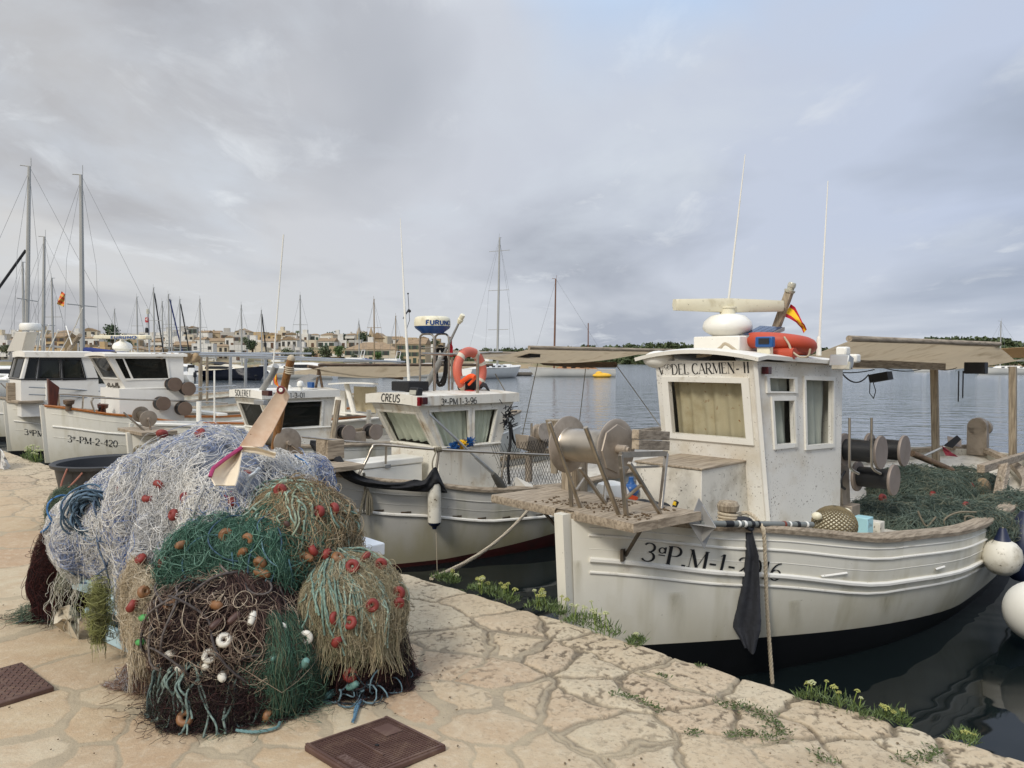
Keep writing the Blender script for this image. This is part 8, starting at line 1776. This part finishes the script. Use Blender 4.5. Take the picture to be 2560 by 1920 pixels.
# church with two pointed spires
Dc = 330; ca_ = atY(925, 872, Dc); ch = thing('church', 'sandstone church with two pointed spires above the dark trees of the town', 'church', Matrix.Translation(ca_)); q = MB()
xa, xb = atY(926, 870, Dc).x, atY(962, 870, Dc).x; zb_ = ground(940, Dc)-1; zt_ = zat(846, Dc); q.box(((xa+xb)/2, Dc+6, (zb_+zt_)/2), (xb-xa, 14, zt_-zb_)); q.build('wall', wall_m['tan'], ch)
q = MB(); q.box8([(xa-.4, Dc-1.4, zt_), (xb+.4, Dc-1.4, zt_), (xb+.4, Dc+13.4, zt_), (xa-.4, Dc+13.4, zt_), ((xa+xb)/2-.1, Dc-1.4, zt_+2.6), ((xa+xb)/2+.1, Dc-1.4, zt_+2.6), ((xa+xb)/2+.1, Dc+13, zt_+2.6), ((xa+xb)/2-.1, Dc+13, zt_+2.6)]); q.build('roof', tile_m, ch)
for px, yt, ys, wpx in ((899, 812, 832, 10), (929, 816, 836, 11)):
    x = atY(px, 850, Dc).x; w_ = wpx/F*Dc; zs_ = zat(ys, Dc); q = MB(); q.box((x, Dc-1, (zb_+zs_)/2), (w_, w_, zs_-zb_)); tw = q.build('tower', wall_m['sandstone'], ch)
    q = MB(); q.lathe([(w_*.62, 0), (w_*.5, .3), (0, zat(yt, Dc)-zs_)], (x, Dc-1, zs_), (0, 0, 1), 8); q.build('spire', wall_m['tan'], tw); q = MB(); q.box((x, Dc-1-w_/2, zs_-1.6), (w_*.35, .1, 1.6)); q.build('belfry_opening', win_m, tw)
# labels: every house told apart by colour, roof, storeys, its row and the nearest landmark
LM = [(-200, 30, 'cut by the left edge'), (30, 110, 'behind the leftmost radome arch'), (110, 210, 'between the tall masts at the left'), (210, 300, 'near the round green pine'), (300, 395, 'behind the Estells radar bar'), (395, 490, 'behind the group of close masts'), (490, 580, 'above the dark blue motorboat'), (580, 660, 'behind the dark round tree'), (660, 760, 'above the wooden stem pole'), (760, 860, 'left of the church'), (860, 980, 'below the church spires'), (980, 1130, 'at the right end of the town')]
words = {1: 'low', 2: 'two storey', 3: 'three storey', 4: 'tall'}; rowsn = lambda D: 'front row' if D < 270 else ('middle row' if D < 315 else 'skyline'); seen = {}
for e, px, D, wall, roof, rows, wp in HOUSES:
    if e.name in spec_house: continue
    lm = next((t for a, b_, t in LM if a <= px < b_), 'at the right end of the town'); base = f"{words[rows]} {wall} house, {roof} roof, {rowsn(D)}, {lm}".replace('side gable', 'side gabled'); seen.setdefault(base, []).append((px, wp, e))
for base, lst in seen.items():
    if len(lst) == 1: lst[0][2]['label'] = base
    else:
        lst.sort(key=lambda t: t[0])
        for i, (px, wp, e) in enumerate(lst): e['label'] = ['left ', 'right ', 'far right '][i]+base if len(lst) == 2 else ['leftmost ', 'inner ', 'rightmost ', 'last ', 'extreme '][min(i, 4)]+base
for a in ((278, 806, 880, 58, 236, 'tall round dark green pine in the far town behind the radar bar', 'pine'), (628, 845, 890, 44, 236, 'dark round tree in front of the unfinished brown house', 'pine'), (815, 866, 902, 58, 232, 'grey green bushy tree at the waterfront left of the bright tree', 'olive'),
          (848, 862, 902, 40, 230, 'bright green tree on the waterfront below the church', 'bright'), (770, 870, 902, 50, 232, 'olive coloured tree behind the dark wooden spars', 'olive'), (720, 872, 900, 46, 234, 'grey green tree at the foot of the white gabled house', 'olive'), (942, 876, 905, 36, 228, 'small bright tree beside the long cream house', 'bright'),
          (912, 826, 868, 44, 322, 'large dark tree between the two church spires', 'pine'), (830, 834, 866, 60, 345, 'dark green trees on the skyline left of the church', 'pine'), (872, 832, 862, 40, 345, 'smaller dark tree on the skyline just left of the church', 'pine'), (1085, 845, 870, 34, 330, 'tree on the skyline behind the radar dome frame', 'olive'), (20, 866, 885, 46, 236, 'low dark bush at the left end of the town', 'olive'), (1000, 884, 908, 24, 229, 'small round tree at the left corner of the big sandstone house', 'bright'), (320, 846, 882, 30, 240, 'small pine behind the Estells radar pedestal', 'pine'), (885, 885, 906, 30, 227, 'low bush by the waterfront under the long cream house', 'olive')):
    tree(*a)
tree(610, 838, 880, 26, 250, 'palm with drooping fronds left above the dark round tree', 'olive', palm=True); tree(744, 822, 862, 15, 320, 'small palm on the skyline above the white gabled house', 'olive', palm=True)
# ---- wooded spit: one far mass
VS, QS, off = [], [], 0; rng = np.random.default_rng(77)
TOP = [(1120, 878), (1180, 873), (1290, 870), (1400, 870), (1450, 866), (1550, 864), (1600, 860), (1660, 855), (1740, 864), (1800, 868), (1900, 872), (2050, 873), (2200, 868), (2240, 852), (2280, 853), (2300, 860), (2320, 846), (2400, 845), (2460, 844), (2520, 846), (2545, 856), (2600, 868), (2800, 870)]
def topy(x):
    for (a, ya), (b_, yb) in zip(TOP, TOP[1:]):
        if x <= b_: return ya+(yb-ya)*(x-a)/(b_-a)
    return TOP[-1][1]
def spD(x):
    for (a, Da, _), (b_, Db, _) in zip(SP_, SP_[1:]):
        if x <= b_: return Da+(Db-Da)*(x-a)/(b_-a)
    return SP_[-1][1]
for i in range(1900):
    px = rng.uniform(1110, 2760); D = spD(px)+rng.choice([3, 8, 22, 45, 75])+rng.uniform(-5, 5); zt_ = zat(topy(px)+rng.uniform(-2, 5), D); lowf = (D-spD(px))/75; C = np.array([atY(px, 900, D).x, D, 0.]); r_ = rng.uniform(2.2, 4.2)*(D/400)**.5; C[2] = max(.8, zt_*min(1, .25+.75*lowf)-r_*.6)
    V, Q = leaf_cloud(C, np.array([r_*1.15, r_, r_*.8]), 52, r_*.26, rng); VS.append(V); QS.append(Q+off); off += len(V)
me = quick_mesh('woodland', np.concatenate(VS), np.concatenate(QS)); tag(finish('woodland', me, fol['spit'], None, None, smooth=None), kind='stuff')
# ================================================================== marina
gel = pm('gelcoat_white', '#dedcd5', .3, var=.03, vs=1, rand=.05); gel_c = pm('gelcoat_cream', '#d8cfb9', .35, var=.03, vs=1); glass_b = pm('boat_window', '#15181b', .12, var=.1); teak = pm('teak_deck', '#96683a', .6, var=.15, vs=3); navy_h = pm('hull_navy', '#0d1224', .2, var=.1); out_b = pm('outboard_black', '#16171a', .35); cov_b = pm('cover_blue', '#1f2f6a', .85, var=.15); cov_k = pm('cover_black', '#1c1e22', .8, var=.15); inflat = pm('tube_grey', '#9a9a98', .6)
def hullshape(mb, M, L_, W_, h0, h1, mi=0, bowrake=.9, tr=.85, z0=-.2):
    mb.M = M; rows = []
    for i in range(13):
        t = i/12; w_ = W_/2*(min(1, tr+.15*math.sin(t*PI)) if t < .6 else (1-((t-.6)/.4)**2.2)*.99+.01); z = h0+(h1-h0)*t**2; x = -L_/2+L_*t; r = []
        for k in range(-4, 5):
            s_ = k/4; zz = z*abs(s_)**.0 if abs(s_) == 1 else z0+(z-z0)*abs(s_)**1.6; xx = x+(-bowrake*(1-max(0, zz)/max(z, .1))*max(0, (t-.5)*2)**2); r.append((xx, w_*(abs(s_)**.55)*(1 if s_ >= 0 else -1), zz))
        rows.append(r)
    mb.k = mi; mb.grid(rows); mb.add(rows[0], [tuple(range(9))]); mb.k = mi
    dk = [[(r[0][0], r[0][1]*(1-j/4*2) if False else r[0][1]+(r[-1][1]-r[0][1])*j/4, r[0][2]-.06) for j in range(5)] for r in rows]; return dk
def motorboat(px, D, L_, heading, style, label, rail=True):
    """heading: degrees of the bow measured from the picture's right, counter-clockwise seen from above"""
    c = atY(px, 930, D); M = TR(c.x, D, ZW, R(heading)); e = thing('motorboat', label, 'motorboat', M, 'motorboats in the marina'); W_ = L_*.33; h0, h1 = L_*.1+.1, L_*.15+.2; hm, top_m = {'navy': (navy_h, gel_c), 'blue': (gel, gel), 'open': (gel, gel)}.get(style, (gel, gel))
    q = MB(M); dk = hullshape(q, M, L_, W_, h0, h1); q.build('hull', hm, e, smooth=50); q = MB(M); q.grid(dk); q.build('deck', gel, e)
    if style in ('cruiser', 'navy', 'blue', 'fly'):
        q = MB(M); l = L_*.62; x0 = -L_*.34; hh = .75 if style == 'navy' else .95; rows = []
        for i in range(9):
            t = i/8; x = x0+l*t; w_ = W_*.40*(1 if t < .5 else 1-((t-.5)/.5)**2*.75); z = h0+hh*(min(1, .75+t*1.2) if t < .5 else 1-((t-.5)/.5)**1.6*.85); rows.append([(x, -w_, h0-.05), (x, -w_*.92, h0+(z-h0)*.8), (x, -w_*.5, z), (x, w_*.5, z), (x, w_*.92, h0+(z-h0)*.8), (x, w_, h0-.05)])
        q.grid(rows); q.add(rows[0], [tuple(range(6))]); cb_ = q.build('superstructure', top_m, e, smooth=45)
        q = MB(M)
        for s_ in (-1, 1): q.grid([[(r[0][0], s_*(abs(r[0][1])*.985+.02), r[0][2]+.30*hh+.05), (r[0][0], s_*(abs(r[1][1])*1.0+.015), r[0][2]+.72*(r[2][2]-h0)+.05)] for r in rows[1:7]])
        q.build('window', glass_b, cb_, smooth=None)
        if style == 'navy': q = MB(M); q.grid([[(x0+l*(.05+.42*i/6), y*W_*.36, h0+hh+.28*math.sin(PI*(.15+.75*i/6))-(abs(y)**2)*.2) for y in (-1, -.5, 0, .5, 1)] for i in range(7)], thick=.04); q.build('canopy', cov_k, e)
        if style == 'blue': q = MB(M); q.grid([[(x0-.4+l*(.75*i/6), y*W_*.42, h0+hh+.35+.3*math.sin(PI*(i/6))-(abs(y)**2)*.25) for y in (-1, -.5, 0, .5, 1)] for i in range(7)], thick=.05); q.build('cover', cov_b, e)
        if style == 'fly': q = MB(M); q.box((x0+l*.35, 0, h0+hh+.45), (l*.4, W_*.55, .5)); q.build('flybridge', gel, e, bevel=.08); q = MB(M); q.tube([(x0+l*.2, -W_*.25, h0+hh+.6), (x0+l*.15, -W_*.25, h0+hh+1.7), (x0+l*.15, W_*.25, h0+hh+1.7), (x0+l*.2, W_*.25, h0+hh+.6)], .05, 6); q.build('arch', gel, e)
        if style == 'navy': q = MB(M); q.tube([(x0+.4, -W_*.42, h0+.2), (x0-.1, -W_*.4, h0+1.5), (x0-.1, W_*.4, h0+1.5), (x0+.4, W_*.42, h0+.2)], .12, 8); q.build('arch', gel_c, e)
    elif style == 'open':
        q = MB(M); q.box((-.2, 0, h0+.35), (.7, .7, .8), taper=.8); q.build('console', gel, e, bevel=.04); q = MB(M); q.poly([(.2, -.4, h0+.7), (.2, .4, h0+.7), (-.1, .36, h0+1.1), (-.1, -.36, h0+1.1)], .02); q.build('windscreen', glass_b, e)
    elif style == 'cover':
        q = MB(M); q.grid([[(-L_*.45+L_*.85*i/8, y*W_*.44*(1 if i < 5 else 1-(i-4)*.16), h0+.1+(.55+.2*math.sin(i*2.1))*(1-abs(y)**1.5)) for y in (-1, -.6, -.2, .2, .6, 1)] for i in range(9)], thick=.03); q.build('cover', cov_k, e)
    if style in ('open', 'cover', 'navy'):
        for y in ((-.3, .3) if style == 'navy' else (0,)): q = MB(M); q.box((-L_/2-.25, y, .75), (.5, .36, .55), taper=.8); q.box((-L_/2-.2, y, .2), (.22, .16, .9)); q.build('outboard', out_b, e, bevel=.06)
    if rail and style != 'cover':
        q = MB(M); P = []
        for s_ in (-1, 1): q.tube([(L_*(.0+.49*t), s_*W_*.47*(1 if t < .2 else 1-((t-.2)/.8)**2.2), h0+(h1-h0)*(.5+.49*t)**2+.45) for t in (0, .2, .4, .6, .8, .97)], .018, 5)
        q.build('rail', alu, e)
    return e
def yacht(px, ytop, D, L_, heading, label, mast_m=mast_alu, lean=0, hull_m=gel, spreaders=2, stay=True, boom_cover=None, mizzen=None, deckm=gel, furl=None, ff=.93, mf=.08, group='sailing yachts in the marina', mr=.0, wood=False):
    c = atY(px, 930, D); c.x -= L_*mf*math.cos(R(heading)); M = TR(c.x, D-L_*mf*math.sin(R(heading)), ZW, R(heading)); e = thing('sailing_yacht', label, 'sailing yacht', M, group); W_ = L_*.28; h0, h1 = L_*.07+.2, L_*.1+.2
    q = MB(M); dk = hullshape(q, M, L_, W_, h0, h1, tr=.7, bowrake=L_*.08); q.build('hull', hull_m, e, smooth=50); q = MB(M); q.grid(dk); q.build('deck', deckm, e)
    q = MB(M); rows = [[(L_*(-.3+.5*i/6), y*W_*.3*(1-.06*i*i/6), h0+.0+(.5 if 0 < i < 6 else .05)*(1 if abs(y) < .9 else .2)) for y in (-1, -.8, 0, .8, 1)] for i in range(7)]; q.grid(rows); cb_ = q.build('coachroof', teak if wood else gel, e, smooth=40)
    q = MB(M)
    for s_ in (-1, 1):
        for i in range(4): q.box((L_*(-.22+.1*i), s_*W_*.275, h0+.3), (L_*.05, .04, .16))
    q.build('window', glass_b, cb_)
    Ht = zat(ytop, D)-ZW; x0 = L_*mf; r = mr or (.06+.0052*Ht); tx = lean/F*D/math.cos(R(heading)) if abs(math.cos(R(heading))) > .4 else 0; q = MB(M); q.tube([(x0, 0, h0), (x0+tx*.5, 0, Ht*.5), (x0+tx, 0, Ht)], [r, r, r*.7], 8); ms_ = q.build('mast', mast_m, e)
    q = MB(M)
    for k in range(spreaders): z = Ht*(.34+.28*k) if spreaders > 1 else Ht*.42; q.tube([(x0+tx*z/Ht, -W_*.36, z+.1), (x0+tx*z/Ht, W_*.36, z+.1)], .025+.0006*D*.2, 5)
    q.tube([(x0+tx, 0, Ht), (x0+tx+.5, 0, Ht+.05)], .03, 4); q.tube([(x0+tx-.1, 0, Ht), (x0+tx-.1, 0, Ht+.5)], .02, 4)
    q.build('spreader', mast_m, ms_)
    if stay:
        q = MB(M); sr = .0058+D*.00007; q.tube([(L_*.47, 0, h1), (x0+tx, 0, Ht*.98)], sr, 4); q.tube([(-L_*.47, 0, h0), (x0+tx, 0, Ht)], sr, 4)
        for s_ in (-1, 1): q.tube([(x0, s_*W_*.46, h0), (x0+tx*.6, s_*W_*.36, Ht*.62), (x0+tx, 0, Ht*.98)], sr, 4)
        q.build('rigging', pm('wire', '#6f716f', .6), e)
    q = MB(M); q.tube([(x0-.1, 0, h0+1.3), (-L_*.36, 0, h0+1.35)], .07, 6); q.build('boom', mast_m, e)
    if boom_cover: q = MB(M); q.tube([(x0-.15, 0, h0+1.9), (x0-.5, 0, h0+1.7), (-L_*.2, 0, h0+1.5), (-L_*.36, 0, h0+1.42)], [.12, .3, .2, .1], 8); q.build('sail_cover', boom_cover, e)
    if furl: q = MB(M); q.tube([(L_*.46, 0, h1+.4), (x0+tx*ff+(L_*.46-x0)*(1-ff)*(1 if ff > .9 else .06), 0, h1+(Ht-h1)*ff)], .06+.0004*D, 6); q.build('furled_sail', furl, e)
    if mizzen:
        mx, mt = mizzen; p = (M.inverted() @ atY(mx, 930, D)); H2 = zat(mt, D)-ZW; q = MB(M); q.tube([(p.x, 0, h0), (p.x, 0, H2)], [r*.8, r*.5], 7); q.build('mizzen_mast', mast_m, e)
    return e
w_mast = pm('mast_varnished', '#6f4426', .5, var=.15)
# tall masts at the left
yacht(64, 415, 44, 12, 188, 'yacht with the tallest leaning grey mast and black furled headsail at far left', lean=18, spreaders=1, furl=cov_k, ff=.6); yacht(206, 437, 40, 11, 172, 'yacht with tall upright mast and dark blue boom cover behind the Estells cabin', lean=6, spreaders=1, boom_cover=cov_b); yacht(106, 592, 56, 11, 170, 'yacht with slimmer mast between the two tallest masts at left', lean=13, spreaders=1); yacht(62, 655, 66, 10, 90, 'yacht whose short thin mast stands behind the tallest one', spreaders=1); yacht(134, 695, 76, 10, 88, 'yacht with short mast and two crossbars beside the drooping flag', spreaders=2)
for px, yt, D, L_, l in ((289, 772, 150, 9, 'small yacht with thin mast over the round pine'), (345, 742, 120, 10, 'yacht with mast just left of the red signal lamps'), (387, 719, 112, 11, 'yacht with the tallest mast of the close group'), (408, 753, 125, 9, 'yacht with the shortest mast of the close group'), (424, 735, 116, 10, 'yacht with mast and blue furled sail in the close group'), (430, 750, 132, 9, 'yacht with mast touching its neighbour on the right of the close group'), (452, 748, 118, 10, 'yacht with mast at the right side of the close group'), (502, 747, 116, 10, 'yacht with mast above the white box house'), (605, 762, 120, 10, 'yacht with pale mast left of the dark round tree'), (655, 775, 120, 9, 'yacht with thin mast and dark sail right of the dark round tree'), (752, 737, 118, 11, 'yacht with tall mast above the skyline palm'), (898, 802, 140, 9, 'yacht with short pale mast in front of the left church spire'), (936, 748, 112, 11, 'yacht with pale wooden looking mast at the right church spire'), (990, 790, 125, 9, 'yacht with dark short mast left of the big sandstone house')):
    yacht(px, yt, D, L_, 90+hr.uniform(-14, 14), l, furl=cov_b if px == 424 else (cov_k if px in (387, 655, 452) else None), mast_m=mast_alu if px not in (936, 990) else pm('mast_tan', '#8d7a5f', .6))
yacht(1243, 592, 96, 15, 62, 'large white yacht with tall grey mast and three crossbars right of the lifebuoy', lean=6, spreaders=3, furl=None)
cy = yacht(1385, 697, 104, 12.2, 176, 'classic white yacht with varnished masts and wooden deckhouse anchored beyond the awning', mast_m=w_mast, spreaders=1, mizzen=(1470, 808), deckm=teak, wood=True, lean=4, mf=.2)
yacht(2500, 803, 124, 10, 178, 'lone white sailing yacht at anchor on the far right under the awning', spreaders=1)
mbz = ((478, 84, 6, 120, 'open', 'white open boat with black outboard right of the tan bundled awning'), (515, 90, 6.5, 110, 'cruiser', 'white boat under pale blue striped cover left of the navy speedboat'), (578, 86, 10, -18, 'navy', 'dark navy speedboat with cream top and black canopy'), (652, 88, 6.5, 100, 'cover', 'boat under dark blue cover right of the navy speedboat'), (742, 92, 10, 172, 'cruiser', 'white motor cruiser behind the wooden stem pole'), (812, 100, 8, 8, 'cruiser', 'low white cruiser between the stem pole and the blue covered boat'), (868, 98, 9, 176, 'fly', 'white flybridge boat left of the blue covered boat'), (925, 100, 9, 10, 'blue', 'white boat with bright blue canvas cover below the church'), (965, 104, 8, 165, 'fly', 'white wheelhouse boat right of the bright blue cover'), (1006, 108, 7, 110, 'cover', 'black covered dinghy boat in front of the sandstone house'), (1060, 100, 9, 172, 'cruiser', 'white boat with green stripe seen through the radar frame'), (1138, 104, 8, 20, 'cruiser', 'white motorboat between radar frame and lifebuoy'), (1192, 108, 9, 160, 'fly', 'white motorboat seen through the upright lifebuoy'), (1232, 106, 8, 100, 'cruiser', 'white motorboat on the pontoon right of the lifebuoy'), (1270, 110, 7, 80, 'cruiser', 'white motorboat at the end of the pontoon'), (440, 98, 8, 165, 'cruiser', 'white cruiser behind the Estells after roof'), (40, 60, 8, 20, 'cruiser', 'white motorboat behind the leftmost radome arch'), (118, 70, 8, 170, 'cover', 'dark covered boat behind the square windowed boat'), (330, 90, 9, 170, 'cruiser', 'white cruiser behind the Estells radar pedestal'), (380, 95, 9, 12, 'fly', 'white flybridge boat behind the Estells mast lamps'), (700, 118, 8, 90, 'fly', 'small white boat with high wheelhouse below the grey trees'), (2308, 150, 5, 170, 'open', 'tiny white open boat on the far right water'), (2347, 190, 7, 170, 'cruiser', 'small white boat near the beach behind the awning post'))
for px, D, L_, hd, stl, l in mbz: motorboat(px, D, L_, hd, stl, l)
q = MB(); c = atY(1505, 935, 100); c.z = ZW+.25; q.ball(c, 1, 16, 8, (1.3, .8, .4)); q.ball(c+Vector((-.4, 0, .25)), .5, 12, 8, (1.0, .8, .7)); yb_ = q.build('yellow_raft', pm('raft_yellow', '#d9a92a', .6, var=.15, vs=2), None, c); tag(yb_, 'yellow covered tender floating at the stern of the classic yacht', 'dinghy')
q = MB(); 
for x0, x1, y, D in ((1010, 1345, 936, 112), (460, 1010, 936, 122)):
    a, b_ = atY(x0, y, D), atY(x1, y, D); q.box(((a.x+b_.x)/2, D, ZW+.35), (b_.x-a.x, 2.4, .35))
    for k in range(int((b_.x-a.x)/4)): q.box((a.x+2+4*k, D, ZW-.1), (2.6, 2.0, .6))
tag(q.build('pontoon', pm('pontoon_grey', '#6a645b', .85, var=.15, vs=1), None, atY(1200, 936, 112)), 'long low grey pontoon with floats behind the moored motorboats', 'pontoon')
fq = []
rows = [[atY(154+9*(k/6)-(8-k)*j*.25, 728+32*j/6+k*1.2, 60+.15*math.sin(k+j)) for k in range(7)] for j in range(7)]; q = MB()
for j in range(6):
    for k in range(6): q.add([rows[j][k], rows[j][k+1], rows[j+1][k+1], rows[j+1][k]], [(0, 1, 2, 3)], 0 if j % 2 == 0 else 1)
tag(q.build('flag', [pm('flag_orange', '#c4552c', .8), pm('flag_faded', '#c79a4a', .8)], None, rows[0][0], smooth=None), 'drooping striped red and yellow flag among the tall masts at left', 'flag', 'red and yellow flags')
